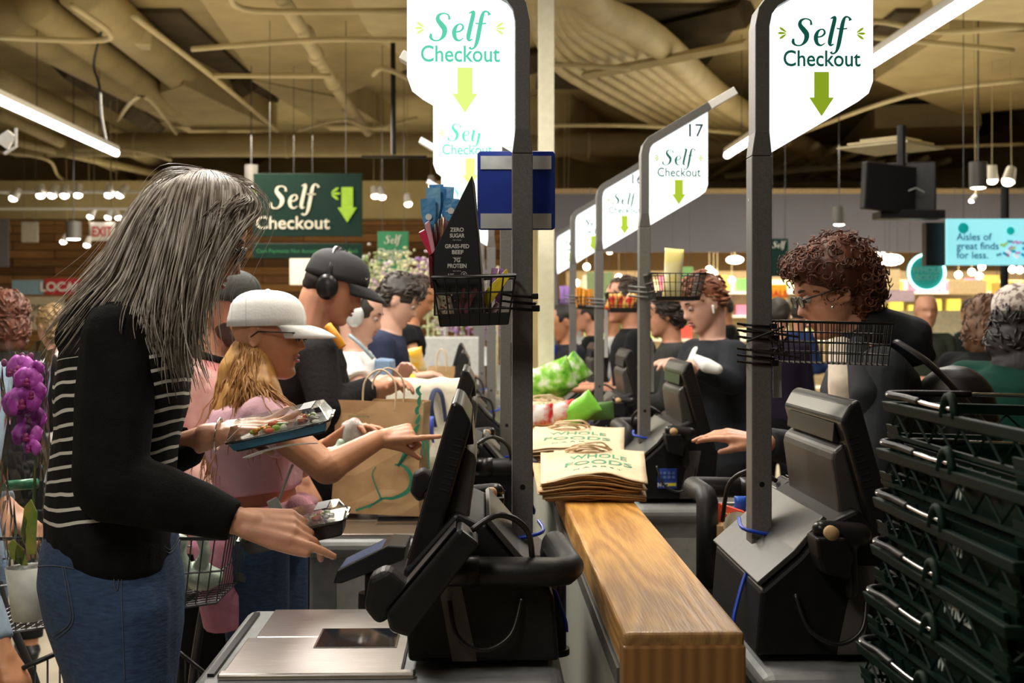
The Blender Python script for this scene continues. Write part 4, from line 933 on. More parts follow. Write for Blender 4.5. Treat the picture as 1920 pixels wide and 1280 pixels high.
# tape / receipts hanging on posts
for k, (x0, x1, y0, y1, Y, l) in enumerate([(1450, 1466, 676, 745, 2.64, 'white paper label hanging below the clamp of the nearest right post'), (1219, 1226, 640, 735, 4.69, 'narrow white tag beside the second right post'), (957, 960, 640, 705, 2.6, 'thin white tag on the edge of the nearest left post'), (908, 915, 650, 685, 6, 'white tag on the third left post'), (932, 940, 684, 732, 4.1, 'white tag on the second left post'), (1133, 1140, 560, 670, 6.35, 'white tag beside the third right post'), (1083, 1090, 620, 645, 7.9, 'white tag beside the fourth right post')]):
    a = W(x0, y1, Y); b = W(x1, y0, Y)
    g = [[V((a.x + (b.x - a.x) * u, Y + .004 * math.sin(v * 3), b.z + (a.z - b.z) * v)) for u in (0, .5, 1)] for v in [q / 6 for q in range(7)]]
    single(MB().sheet(g), 'paper_tag', M['white'], l, 'tag', solid=.001)
# cabinets behind: NYC notice sticker on second right kiosk
t = thing('notice_sticker', 'blue and yellow notice sticker on the second right kiosk', 'sticker', W(1251, 915, 4.40))
a = W(1233, 915, 4.40); b = W(1269, 878, 4.40); MB().bx(a.x, b.x, 4.398, 4.401, a.z, b.z).build('backing', colm((.02, .06, .35)), t)
text('NYC', .018, (a.x + .018, 4.397, a.z + .006), M['white'], t, bold=.04); MB().bx(a.x + .034, b.x - .003, 4.396, 4.398, a.z + .008, a.z + .018).build('yellow_band', colm((.8, .7, .05)), t)
for q in range(8): MB().bx(a.x + .004 + (q % 4) * .015, a.x + .014 + (q % 4) * .015, 4.396, 4.398, b.z - .02 - (q // 4) * .014, b.z - .011 - (q // 4) * .014).build('printed_cell', colm((.12, .2, .5)), t)
# tablet on an arm behind the nearest steel counter
t = thing('tablet_stand', 'black payment tablet tilted on a stand behind the nearest steel counter', 'tablet', W(705, 1300, 2.95))
pl = [W(624, 1094, 2.95), W(632, 1070, 2.95), W(728, 1022, 2.95), W(762, 1024, 2.95), W(757, 1050, 2.95), W(640, 1094, 2.95)]
MB().prism(pl, (0, .16, 0)).build('tablet', M['black2'], t, bev=.004)
MB().prism([W(636, 1067, 2.965), W(728, 1021, 2.965), W(729, 1020, 2.965), W(637, 1065.5, 2.965)], (0, .13, 0)).build('tablet_glass', emis('tablet_glow', (.01, .03, .08), .5), t)
MB().rc(W(700, 1080, 3.03), W(696, 1150, 3.03), .02, .016).build('neck', M['black'], t, smooth=True)
MB().tube([W(696, 1110, 3.03), V((W(696, 0, 3.03).x, 3.03, 0))], [.03, .045], 14).build('column', M['black'], t)
# bags on the left lanes
def paper_sack(c, w, d, h, label, lean=0, yaw=0, art=False, mtl=None):
    t = thing('paper_sack', label, 'paper bag', c); T = Matrix.Translation(c) @ Matrix.Rotation(yaw, 4, 'Z') @ Matrix.Rotation(lean, 4, 'Y')
    g = MB(); rings = []
    for j in range(10):
        v = j / 9; ww = w / 2 * (1.0 - .10 * v * (1 - v) * 4 * .3); dd = d / 2 * (1 - .12 * v); o = []
        for (sx, sy) in ((-1, -1), (-.5, -1), (0, -1), (.5, -1), (1, -1), (1, -.3), (1, .3), (1, 1), (.5, 1), (0, 1), (-.5, 1), (-1, 1), (-1, .3), (-1, -.3)):
            pin = .012 if abs(sx) == 1 and abs(sy) < .5 else 0
            p = V((sx * (ww - pin), sy * dd, v * h)); o.append(p + V(noise.noise_vector(p * 11)) * .006 * (v > 0))
        rings.append(o)
    g.loft(rings, cap=False); n = 14; g.f.append(list(range(n))); g.m.append(0); g.xf(T); g.build('bag', mtl or M['kraft'], t, solid=.0015, smooth=False)
    for sy in (-1, 1):
        P = [V((-w * .18, sy * d * .43, h - .03)), V((-w * .17, sy * d * .40, h + .06)), V((0, sy * d * .36, h + .10)), V((w * .17, sy * d * .40, h + .06)), V((w * .18, sy * d * .43, h - .03))]
        m = MB().tube(catmull(P, 8), .003, 8); m.xf(T); m.build('handle', M['kraft2'], t, smooth=True)
    if art:
        def put(pts, nm='printed_radish'):
            m = MB(); stroke(m, pts, 8, .0012); m.xf(T @ Matrix(((1, 0, 0, 0), (0, 0, -1, -d / 2 - .006), (0, 1, 0, 0), (0, 0, 0, 1)))); m.build(nm, M['green'], t)
        put([(-.02, .02, .004), (.02, .05, .006), (.06, .055, .010), (.105, .08, .014), (.115, .12, .014), (.09, .155, .009), (.06, .16, .005)])
        put([(.02, .05, .005), (-.01, .12, .004), (.0, .15, .003)]); put([(-.06, .01, .008), (.0, .035, .006), (.03, .055, .004)])
        for k in range(6): put([(.07, .155, .008), (.09 + .012 * k, .20 + .01 * k, .010), (.08 + .018 * k, .25 - .004 * k * k, .004)], 'printed_leaves')
        for k in range(5): put([(.12 + .004 * k, .26 + .03 * k, .01), (.125 + .006 * (k % 2), .275 + .03 * k, .012), (.135, .29 + .03 * k, .004)], 'printed_leaves')
        m = text_mesh('please reuse this bag', 1); m.v = [v * .008 for v in m.v]; m.xf(T @ Matrix(((1, 0, 0, -.06), (0, 0, -1, -d / 2 - .004), (0, 1, 0, h - .05), (0, 0, 0, 1)))); m.build('lettering', M['green'], t)
    return t
paper_sack(V((W(712, 0, 4.1).x, 4.12, .93)), .285, .17, .355, 'large brown paper sack printed with a green radish on the third left lane', .03, -.1, True)
paper_sack(V((W(826, 0, 7.2).x, 7.3, 1.13)), .15, .10, .14, 'small brown paper sack with loop handles on a far left lane')
t = thing('canvas_tote', 'cream canvas tote bag with dark blue handles behind the paper sack', 'tote bag', V((W(800, 0, 5.2).x, 5.2, .94)))
g = MB(); rings = []
for j in range(8):
    v = j / 7; rings.append([V((W(800, 0, 5.2).x, 5.2, .94 + .36 * v)) + V((math.cos(a) * (.17 + .02 * v) , math.sin(a) * .08, 0)) + V(noise.noise_vector(V((math.cos(a) * 3, math.sin(a) * 3, v * 3)))) * .014 for a in [2 * PI * k / 24 for k in range(24)]])
g.loft(rings, cap=False); g.build('bag', colm((.72, .67, .54), .8, bump=.2), t, smooth=True, solid=.004)
MB().tube(catmull([W(815, 800, 5.11), W(808, 760, 5.08), W(815, 732, 5.1), W(828, 740, 5.1), W(836, 790, 5.11)], 8), .012, 8, ry=.3).build('handle', colm((.02, .03, .08), .8), t, smooth=True)
single(MB().tube([W(795, 830, 4.5), W(795, 830, 4.56)], .028, 24), 'tape_roll', colm((.75, .66, .42), .6), 'cream tape roll beside the paper sack behind the nearest screen', 'tape roll')
pouch(W(800, 805, 4.9), .06, .1, .03, colm((.05, .08, .4), .4), 'blue packet in front of the canvas tote', None, 4, name='blue_packet', cat='packet')
t = thing('paper_roll_box', 'kraft box with an orange book, a paper roll and packets behind the nearest right post', 'box', W(1365, 1050, 3.0))
MB().bx(W(1345, 0, 3).x, W(1400, 0, 3).x, 3.0, 3.16, W(0, 1060, 3).z, W(0, 985, 3).z).build('box', M['kraft'], t, bev=.002)
single(MB().prism([W(1345, 985, 3.05), W(1392, 985, 3.05), W(1398, 960, 3.05), W(1352, 945, 3.05), W(1346, 960, 3.05)], (0, .03, 0)), 'orange_packet', colm((.75, .06, .02), .4), 'orange red packet reading SOLELY beside the nearest right post', 'packet', bev=.002)
text('SOLELY', .02, W(1370, 972, 3.045), colm((.85, .75, .3)), [o for o in C.objects if o.name.startswith('orange_packet')][0], bold=.02, w=.045)
single(MB().tube([W(1382, 985, 2.98), W(1384, 985, 3.04)], .032, 24), 'paper_roll', colm((.72, .62, .45), .6), 'cream paper roll beside the orange packet', 'paper roll')
pouch(W(1388, 945, 3.1), .03, .04, .02, colm((.02, .1, .5), .3), 'small blue packet behind the orange packet', None, 9, name='blue_packet', cat='packet')
# pale printer panels of lanes further back
# ---------------------------------------------------------------- stack of shopping baskets (right foreground)
def shop_basket():
    t = thing('shopping_basket', 'x', 'shopping basket'); w, l, h, tp = .30, .52, .20, .035
    def ring(k, z, e=0): return [V((-w / 2 + k - e, -l / 2 + k - e, z)), V((w / 2 - k + e, -l / 2 + k - e, z)), V((w / 2 - k + e, l / 2 - k + e, z)), V((-w / 2 + k - e, l / 2 - k + e, z))]
    m = MB()
    # rim bands
    m.loft([ring(0, h - .016, .004), ring(0, h, .008), ring(0, h, -.004), ring(.002, h - .016, -.004)], closed=True)
    rim = m.build('rim', M['basketg'], t, local=True, bev=.002)
    # zig-zag bracing under the rim and lattice walls
    m = MB()
    for side in range(4):
        for zt, zb, kt, kb in [(h - .016, h - .048, .0, .004)]:
            A = ring(kt, zt)[side], ring(kt, zt)[(side + 1) % 4]; B = ring(kb, zb)[side], ring(kb, zb)[(side + 1) % 4]
            n_ = 6 if side % 2 else 4; n_ *= 2
            pts = [(A if q % 2 else B)[0].lerp((A if q % 2 else B)[1], q / n_) for q in range(n_ + 1)]
            m.tube(pts, .0022, 4)
    m.build('zigzag_brace', M['basketg'], t, local=True)
    m = MB(); m.loft([ring(.004, h - .054, .003), ring(.004, h - .048, .004), ring(.004, h - .048, -.003), ring(.004, h - .054, -.003)], closed=True)
    for z, k in ((.02, tp), (.055, tp * .72), (.09, tp * .42)): m.tube(ring(k, z), .0026, 4, closed=True)
    for side in range(4):
        T, B = (ring(.004, h - .065)[side], ring(.004, h - .065)[(side + 1) % 4]), (ring(tp, .01)[side], ring(tp, .01)[(side + 1) % 4]); n_ = 11 if side % 2 else 8
        for q in range(n_ + 1): m.tube([T[0].lerp(T[1], q / n_), B[0].lerp(B[1], q / n_)], .0026, 4)
    for q in range(1, 8): m.tube([ring(tp, .004)[0].lerp(ring(tp, .004)[1], q / 8), ring(tp, .004)[3].lerp(ring(tp, .004)[2], q / 8)], .003, 4)
    m.build('lattice', M['basketg'], t, local=True)
    MB().loft([ring(tp + .004, .012), ring(.010, h - .06), ring(.012, h - .06), ring(tp + .006, .012)], closed=True).build('added_backing', M['basketg'], t, local=True)  # solid backing added so the open lattice reads dark
    c = ring(tp, .0)
    for side in (3, 1):       # solid name plates on the long sides
        a, b = ring(.006, h - .066)[side], ring(.006, h - .066)[(side + 1) % 4]; e, f = ring(tp * .8, .04)[side], ring(tp * .8, .04)[(side + 1) % 4]
        p = [a.lerp(b, .42), a.lerp(b, .95), e.lerp(f, .95), e.lerp(f, .42)]; nrm = V((-1 if side == 3 else 1, 0, 0)) * .006
        MB().prism([q + nrm * .3 for q in p], nrm).build('name_plate', M['basketg'], t, local=True)
    for sx in (-1, 1):
        for sy in (-1, 1):
            corner = MB(); corner.prism([V((sx * w / 2 * 1.01, sy * (l / 2 - .05), h - .035)), V((sx * w / 2 * 1.01, sy * l / 2 * 1.01, h - .035)), V((sx * (w / 2 - .018), sy * (l / 2 - .015), .09)), V((sx * (w / 2 - .018), sy * (l / 2 - .055), .09))], (-sx * .005, 0, 0)); corner.build('corner_panel', M['basketg'], t, local=True)
    for sx in (-1, 1):
        m = MB(); y = -.01; z = h + .004
        m.tube([V((sx * (w / 2 + .004), y + .022 * math.cos(a), h - .005 + .03 * math.sin(a))) for a in [PI * k / 10 for k in range(11)]], .006, 8); m.build('handle_lug', M['basketg'], t, local=True, smooth=True)
    m = MB(); xx = -(w / 2 + .002); m.tube(catmull([(xx, -.01, h + .008), (xx - .003, .05, h + .008), (xx - .006, .15, h + .012), (xx - .004, .225, h + .014), (0, .235, h + .016), (-xx, .225, h + .014), (-xx, -.01, h + .008)], 6), .0032, 8); hd = m.build('wire_handle', M['chrome'], t, local=True, smooth=True)
    m = MB(); m.tube(catmull([(xx - .0045, .10, h + .010), (xx - .006, .15, h + .012), (xx - .004, .225, h + .014), (-.03, .235, h + .016)], 6), .0052, 8); m.build('grip', M['black'], hd, local=True, smooth=True)
    return t
sb = shop_basket()
white_ink = colm((.30, .34, .32), .6)
names = ['topmost', 'second', 'third', 'fourth', 'fifth', 'sixth', 'seventh', 'eighth', 'ninth', 'tenth', 'eleventh', 'twelfth', 'thirteenth', 'fourteenth', 'fifteenth', 'sixteenth']
txt = ['W', 'WI', 'WHOLL', 'W', 'WH', 'WHO', 'W']
for k in range(15):
    x = .735 - .0085 * k; y = 1.735 - .004 * k; z = 1.215 - .0735 * k
    lab = names[k] + ' dark green shopping basket from the top of the nested stack at the right edge'
    o = sb if k == 0 else dup(sb, label=lab); o['label'] = lab; o['group'] = 'nested shopping baskets'
    o.location = (x, y, z); o.rotation_euler = (0, .03 + .01 * math.sin(k * 2), RY + .02 * math.sin(k * 1.7))
for k in range(6):
    o = [q for q in bpy.data.objects if q.name.startswith('shopping_basket') and q.get('label', '').startswith(names[k])][0]
    t_ = text_mesh(txt[k], 1, .01, 'LEFT'); t_.v = [V((v.x * .028, v.y * .034, v.z * .2)) for v in t_.v]
    t_.xf(plane_mx((-.1525, -.035, .092), (0, -1, 0), (.12, 0, 1))); t_.build('worn_lettering', white_ink, o, local=True)
# ================================================================ people
def _interp(tab, z):
    if z >= tab[0][0]: return tab[0][1:]
    for a, b in zip(tab, tab[1:]):
        if z >= b[0]:
            t = (z - b[0]) / (a[0] - b[0]); return [q + (p - q) * t for p, q in zip(a[1:], b[1:])]
    return tab[-1][1:]
HT = [(.105, .004, -.010, .004), (.100, .036, -.046, .042), (.088, .058, -.068, .056), (.07, .074, -.084, .066), (.045, .086, -.094, .0735), (.018, .0905, -.098, .0755), (.006, .087, -.097, .074), (-.01, .083, -.093, .0725),
      (-.03, .083, -.083, .069), (-.05, .083, -.068, .064), (-.07, .081, -.05, .058), (-.09, .078, -.034, .050), (-.106, .079, -.018, .039), (-.118, .072, .004, .026), (-.125, .055, .030, .006)]
def head_pts():
    m = MB(); rings = []; g = lambda a, s: math.exp(-(a / s) ** 2)
    N = 96
    for j in range(61):
        z = .105 - .23 * j / 60; xf, xb, w = _interp(HT, z); cx = (xf + xb) / 2; ax = (xf - xb) / 2; r = []
        for k in range(N):
            t = 2 * PI * k / N; c = math.cos(t); s = math.sin(t); f = max(0, c)
            x = cx + ax * c * (1 - .05 * s * s); y = w * math.copysign(abs(s) ** .92, s)
            if f > 0:
                ay = abs(y); d = 0
                d -= .010 * g(ay - .031, .013) * g(z - .001, .010)
                d += .004 * g(ay - .030, .02) * g(z - .020, .007)
                d += .004 * g(ay - .042, .016) * g(z + .032, .018)
                nz = 0
                if -.050 < z < .012: nz = (.012 - z) / .048 if z > -.036 else max(0, (z + .050) / .014)
                d += .026 * min(1, nz) * g(y, .0085 + .007 * min(1, max(0, -z / .04)))
                d += .006 * g(z + .058, .005) * g(y, .019) + .006 * g(z + .072, .0055) * g(y, .017) - .004 * g(z + .065, .003) * g(y, .022)
                d += .005 * g(z + .106, .013) * g(y, .018)
                d -= .003 * g(z + .088, .007) * g(y, .02)
                x += d
            r.append(V((x, y, z)))
        rings.append(r)
    m.loft(rings)
    for s in (-1, 1):
        R = Matrix.Rotation(.25, 3, 'Y'); m.ell((-.010, s * .074, -.012), (.017, .007, .031), R, 14, 10); m.ell((-.004, s * .072, -.018), (.010, .008, .016), R, 10, 8)
        m.tube([V((-.010 + .015 * math.cos(a), s * .080, -.010 + .029 * math.sin(a))) for a in [PI * .1 + PI * 1.5 * k / 14 for k in range(15)]], .0038, 6)
    return m
HEAD = head_pts()
def add(dst, src, Mx):
    b = len(dst.v); dst.v += [Mx @ p for p in src.v]; dst.f += [[i + b for i in f] for f in src.f]; dst.m += src.m
def hand(m, wr, d, up, side, curls=(.35, .4, .45, .5), s=1.0, thumb=(.5, .2), spread=.06, fr=1.0, joints=None):
    """palm and five fingers; d finger direction, up back of the hand, side +1/-1 thumb side"""
    d = V(d).normalized(); up = (V(up) - d * V(up).dot(d)).normalized(); y = up.cross(d).normalized() * side
    P = lambda a, b, c: V(wr) + (d * a + y * b + up * c) * s
    ys = (.030, .010, -.010, -.029); L = (.040, .044, .041, .032)
    m.rc(P(-.025, 0, 0), P(.015, 0, 0), .024 * s, .022 * s, 12)
    for i in range(4):
        k = P(.088 - .004 * abs(i - 1), ys[i], .002 - .002 * abs(i - 1.2))
        m.rc(P(.005, ys[i] * .55, 0), k, .0155 * s, .0120 * s, 10)
        m.rc(P(.02, ys[i] * .6, -.009), k + (up * -.006) * s, .012 * s, .009 * s, 8)
        a = 0; p = k; dirn = d; sp = (1.5 - i) * spread
        for q, (l, c) in enumerate(((1, 1), (.62, 1.15), (.5, .8))):
            a += curls[i] * c
            dv = (d * math.cos(a) - up * math.sin(a) + y * sp * math.cos(a)).normalized()
            n = p + dv * (L[i] * l * 1.0) * s
            r0, r1 = ((.0098, .0088), (.0088, .0079), (.0079, .0068))[q]
            m.rc(p, n, r0 * s * fr, r1 * s * fr, 10); p = n
    b = P(.02, .022, -.006); t0 = thumb[0]; t1 = thumb[1]
    c = b + (d * math.cos(t0) + y * math.sin(t0) - up * t1 * .5).normalized() * .040 * s
    e = c + (d * math.cos(t0 * .7) + y * math.sin(t0 * .7) - up * t1).normalized() * .034 * s
    f = e + (d * math.cos(t0 * .4) + y * math.sin(t0 * .4) - up * t1 * 1.2).normalized() * .026 * s
    m.rc(P(.0, .012, -.004), c, .016 * s, .0125 * s, 10); m.rc(c, e, .0118 * s, .0100 * s, 10); m.rc(e, f, .0100 * s, .0078 * s, 10)
def jpose(hx, hy, Y, yaw=0, pitch=.1, lean=.1, k=1.0, roll=0, **ov):
    H = W(hx, hy, Y); f = V((math.cos(yaw), math.sin(yaw), 0)); l = V((-math.sin(yaw), math.cos(yaw), 0)); z = V((0, 0, 1))
    J = dict(H=H, yaw=yaw, pitch=pitch, roll=roll, k=k, f=f, l=l)
    J['M'] = Matrix.Translation(H) @ Matrix.Rotation(yaw, 4, 'Z') @ Matrix.Rotation(pitch, 4, 'Y') @ Matrix.Rotation(roll, 4, 'X') @ Matrix.Scale(k, 4)
    J['neck'] = ov.pop('neck', H - f * .05 * k - z * .165 * k)
    sp = (f * math.sin(lean) + z * math.cos(lean))
    J['pelvis'] = ov.pop('pelvis', J['neck'] - sp * .50 * k)
    J['sp'] = (J['neck'] - J['pelvis']).normalized(); bw = ov.pop('bw', 1)
    for s, n in ((-1, 'r'), (1, 'l')):
        J['sh' + n] = J['neck'] - J['sp'] * .055 * k + l * s * .155 * k * bw
        J['el' + n] = J['sh' + n] - z * .27 * k + f * .06 * k + l * s * .03
        J['wr' + n] = J['el' + n] + f * .22 * k + z * .02 - l * s * .04
        J['hip' + n] = J['pelvis'] + l * s * .085 * k
        J['kn' + n] = V((J['hip' + n].x, J['hip' + n].y, .48)) + f * .03
        J['ft' + n] = V((J['hip' + n].x, J['hip' + n].y, .08))
    J.update(ov); return J
def torso_rings(J, bulk=1, w=1, prof=None, t0=0, t1=1):
    l = J['l']; sp = J['sp']; d = l.cross(sp).normalized(); k = J['k'] * bulk
    prof = prof or [(-.06, .165, .118), (0, .170, .120), (.15, .158, .112), (.32, .142, .103), (.5, .148, .108), (.7, .165, .118), (.84, .168, .110), (.93, .140, .088), (.985, .085, .066), (1.02, .062, .058)]
    P0 = J['pelvis']; P1 = J['neck']; rings = []
    bend = J.get('bend', 0)
    for t, a, b in prof:
        if t < t0 - .2 or t > t1 + .2: continue
        c = P0.lerp(P1, t) - d * bend * math.sin(max(0, min(1, t)) * PI)
        rings.append([c + l * a * k * w * math.cos(q) + d * b * k * math.sin(q) for q in [2 * PI * i / 28 for i in range(28)]])
    return rings
SKIN_R = dict(up=.043, el=.036, wr=.026)
def person(name, label, J, skin='skin', top=None, bottom=None, vox=.006, bulk=1, hands=True, hl=None, hr=None, shoes='black', detail=True, sleeves='long', group=None, neck_r=.052, arm=1.0, hem=0, wr=.0, cloth_noise=.006, top_name='shirt', nose=True):
    root = thing('person', label, 'person', (J['pelvis'].x, J['pelvis'].y, 0), group)
    k = J['k']; m = MB(); add(m, HEAD, J['M']); z = V((0, 0, 1))
    hb = J['M'] @ V((-.035, 0, -.06)); m.rc(hb, J['neck'], neck_r * k, neck_r * 1.08 * k)
    m.loft(torso_rings(J, bulk * .86))
    for n in 'rl':
        m.rc(J['sh' + n], J['el' + n], SKIN_R['up'] * k * arm, SKIN_R['el'] * k * arm); m.rc(J['el' + n], J['wr' + n], SKIN_R['el'] * k * arm, SKIN_R['wr'] * k)
        m.rc(J['el' + n].lerp(J['wr' + n], .05), J['el' + n].lerp(J['wr' + n], .5), SKIN_R['el'] * k * arm * 1.08, SKIN_R['wr'] * k * 1.1)
        m.rc(J['neck'] - J['sp'] * .03, J['sh' + n], .04 * k, .045 * k)
        m.rc(J['hip' + n], J['kn' + n], .075 * k, .05 * k); m.rc(J['kn' + n], J['ft' + n], .05 * k, .035 * k)
        h = hl if n == 'l' else hr
        d0 = (J['wr' + n] - J['el' + n]).normalized()
        if h is None: h = dict(d=d0, up=z + J['f'] * .2, side=1 if n == 'r' else -1)
        hand(m, J['wr' + n] + d0 * .01, h['d'], h['up'], h.get('side', 1 if n == 'r' else -1), h.get('curls', (.35, .4, .45, .5)), h.get('s', k), h.get('thumb', (.6, .4)), h.get('spread', .06))
    m.build('body', M[skin], root, remesh=vox, sm=1)
    if detail:
        e = MB(); [e.ell(J['M'] @ V((.0715, s * .031, .001)), .0118 * k) for s in (-1, 1)]
        for s in (-1, 1):
            ey = MB().ell(J['M'] @ V((.0725, s * .031, -.001)), .0118 * k).build('eye', M['eyew'], root, smooth=True)
            MB().ell(J['M'] @ V((.0810, s * .0315, -.004)), (.004 * k, .0068 * k, .0068 * k), J['M'].to_3x3().normalized()).build('iris', M['iris'], ey, smooth=True)
            b = MB().tube([J['M'] @ V((.088 - .012 * abs(q - .3), s * (.014 + .036 * q), .020 + .006 * math.sin(q * 2.4))) for q in (0, .3, .6, 1)], [.0028 * k, .0042 * k, .0036 * k, .0015 * k], 6); b.build('eyebrow', J.get('browm', colm((.03, .02, .015), .9)), root, smooth=True)
            MB().tube([J['M'] @ V((.0825 - .02 * (abs(q - .5)) ** 2 * 4 * .25, s * (.019 + .024 * q), .006 - .004 * (2 * q - 1) ** 2)) for q in (0, .25, .5, .75, 1)], .0022 * k, 6).build('eyelid', M[skin], root, smooth=True)
        g = MB()
        for zz, r in ((-.0595, .0042), (-.0712, .0050)):
            g.tube([J['M'] @ V((.0865 - abs(q) * abs(q) * 9.5, q, zz + (.0015 if zz > -.065 else -.001) * (1 - abs(q) * 30))) for q in (-.022, -.012, -.004, .004, .012, .022)], [r * .3 * k, r * .8 * k, r * k, r * k, r * .8 * k, r * .3 * k], 8)
        g.build('lips', M['lips'], root, smooth=True)
    if top:
        tm = top if not isinstance(top, str) else M[top]
        c = MB(); rr = torso_rings(J, bulk * 1.0); c.loft(rr)
        if hem: 
            r2 = [[p + V((0, 0, -hem)) for p in rr[0]], rr[0]]; c.loft(r2)
        for n in 'rl':
            A, B, D = J['sh' + n], J['el' + n], J['wr' + n]; q = arm * bulk ** .5
            c.rc(J['neck'] - J['sp'] * .045 * k, A, .05 * k * q, .063 * k * q)
            if sleeves == 'long':
                c.rc(A, B, .063 * k * q, .052 * k * q); e = B.lerp(D, .93 - wr); c.tube([B, B.lerp(D, .3), e], [.052 * k * q, .050 * k * q, .037 * k * q], 18); c.ell(B, .052 * k * q)
            elif sleeves == 'short':
                e = A.lerp(B, .5); c.tube([A, e], [.062 * k * q, .064 * k * q], 18)
        c.noise(cloth_noise, 9, 3); c.noise(.003, 28, 5)
        so = c.build(top_name, tm, root, remesh=max(.007, vox * 1.1), sm=3)
    if bottom:
        bmn = bottom if not isinstance(bottom, str) else M[bottom]; c = MB()
        c.loft(torso_rings(J, bulk * .97, prof=[(-.26, .13, .09), (-.18, .158, .112), (-.06, .166, .12), (.06, .166, .115), (.13, .155, .108)]))
        for n in 'rl':
            kn = J['kn' + n]; ft = J['ft' + n]; c.rc(J['hip' + n] - V((0, 0, .05)), kn, .098 * k * bulk, .068 * k); c.tube([kn, kn.lerp(ft, .5), ft + V((0, 0, .02))], [.068 * k, .062 * k, .056 * k], 16); c.ell(kn, .068 * k)
        c.noise(.005, 8, 9); c.build('trousers', bmn, root, remesh=.009, sm=2)
        for n in 'rl':
            s_ = MB(); ft = J['ft' + n]; s_.rc(V((ft.x, ft.y, .045)), V((ft.x, ft.y, .038)) + J['f'] * .14, .045, .036); s_.rc(V((ft.x, ft.y, .03)) - J['f'] * .03, V((ft.x, ft.y, .03)) + J['f'] * .05, .03, .03)
            s_.v = [V((p.x, p.y, max(p.z, .002))) for p in s_.v]; s_.build('shoe', M[shoes], root, remesh=.008, sm=1)
    return root
def hl_mesh(parent, name, m, J, blobs, vox=.006, nz=.004, sc=40, smn=1):
    """head local rounded blobs merged: (centre, radii, tilt)"""
    g = MB()
    for b in blobs: g.ell(b[0], b[1], Matrix.Rotation(b[2] if len(b) > 2 else 0, 3, 'Y'), 28, 18)
    g.noise(nz, sc); g.xf(J['M']); return g.build(name, m, parent, remesh=vox, sm=smn)
def cap(parent, J, m, brim=.075, droop=.02, tilt=-.05, logo=None, low=.022, brimm=None):
    T = J['M'] @ Matrix.Rotation(tilt, 4, 'Y'); g = []
    for j in range(11):
        ph = (PI / 2) * j / 10; zz = low + .088 * math.cos(ph) ** .8 if j < 10 else low; rr = math.sin(ph) ** .75
        g.append([T @ V((-.004 + .105 * rr * math.cos(t), .086 * rr * math.sin(t), zz - (.012 * (1 - math.cos(t)) * .5 if j > 7 else 0))) for t in [2 * PI * k / 36 for k in range(37)]])
    c = MB().sheet(g).build('cap', m, parent, smooth=True, solid=.004)
    g = []
    for i in range(7):
        u = i / 6; r = []
        for k in range(17):
            a = math.radians(-62 + 124 * k / 16); x0 = -.004 + .104 * math.cos(a); y0 = .085 * math.sin(a)
            ext = brim * u * (math.cos(a * 1.35) ** .6 if abs(a * 1.35) < PI / 2 else 0)
            r.append(T @ V((x0 + ext, y0 * (1 - .12 * u), low - .002 - droop * u * u - .25 * (y0 ** 2) * 8 * u * .5 - .0 * u)))
        g.append(r)
    MB().sheet(g).build('cap_brim', brimm or m, c, smooth=True, solid=.004)
    MB().ell(T @ V((-.004, 0, low + .089)), (.007, .007, .004)).build('cap_button', m, c, smooth=True)
    for q in range(3):
        a0 = q * PI / 3; MB().tube([T @ V((-.004 + .1065 * math.sin(ph) ** .75 * math.cos(a0), .0875 * math.sin(ph) ** .75 * math.sin(a0), low + .0885 * math.cos(ph) ** .8)) for ph in [PI / 2 * (k - 9.5) / 10 for k in range(0, 20)] if math.sin(ph) > .03] or [T @ V((0, 0, .1)), T @ V((.001, 0, .1))], .0012, 5).build('cap_seam', m, c)
    return c, T
def strands(parent, name, m, guides, n, r=.0022, jit=.008, tipj=.02, seed=1, sides=4, frizz=0):
    """many tapered locks interpolated between neighbouring guide curves"""
    random.seed(seed); g = MB(); G = [[V(p) for p in q] for q in guides]
    for i in range(n):
        u = random.random() * (len(G) - 1); a = int(u); t = u - a; A, B = G[a], G[min(a + 1, len(G) - 1)]
        o = V((random.gauss(0, 1), random.gauss(0, 1), random.gauss(0, 1))); o2 = V((random.gauss(0, 1), random.gauss(0, 1), random.gauss(0, 1))); N = min(len(A), len(B)); cut = random.uniform(.72, 1.0)
        P = [A[q].lerp(B[q], t) + o * jit * (.35 + q / N) * .7 + o2 * tipj * (q / (N - 1)) ** 2 for q in range(N)]
        P = catmull(P, 5); P = P[:max(6, int(len(P) * cut))]
        if frizz: P = [p + V(noise.noise_vector(p * 22 + o * 4)) * frizz for p in P]
        L = len(P); rr = [r * random.uniform(.6, 1.4) * min(1, .35 + 3 * q / L) * (1 - (q / L) ** 3 * .85) for q in range(L)]
        g.tube(P, rr, sides)
    return g.build(name, m, parent, smooth=True)
def glasses(parent, J, m, lens=True, w=.026, h=.019, z=-.002, tint=None):
    T = J['M']; t = MB()
    for s in (-1, 1):
        t.tube([T @ V((.094 - abs(q[0]) * .0, s * (.033 + q[0]), z + q[1])) for q in [(w * math.cos(a), h * math.sin(a) + .002 * math.cos(2 * a)) for a in [2 * PI * k / 20 for k in range(20)]]], .0022 * J['k'], 6, closed=True)
        t.tube([T @ V((.094, s * .058, z + .006)), T @ V((.085, s * .078, z + .006)), T @ V((.0, s * .082, z + .004)), T @ V((-.02, s * .080, z - .012))], .0022 * J['k'], 6)
    t.tube([T @ V((.094, -.009, z + .004)), T @ V((.098, 0, z + .006)), T @ V((.094, .009, z + .004))], .002 * J['k'], 6)
    fr = t.build('glasses', m, parent, smooth=True)
    if lens:
        for s in (-1, 1):
            l = MB(); l.loft([[T @ V((.0938 + e, s * (.033 + w * .95 * math.cos(a)), z + h * .95 * math.sin(a))) for a in [2 * PI * k / 20 for k in range(20)]] for e in (0, .0012)]); l.build('lens', tint or M['clear'], fr)
    return fr
z3 = V((0, 0, 1))
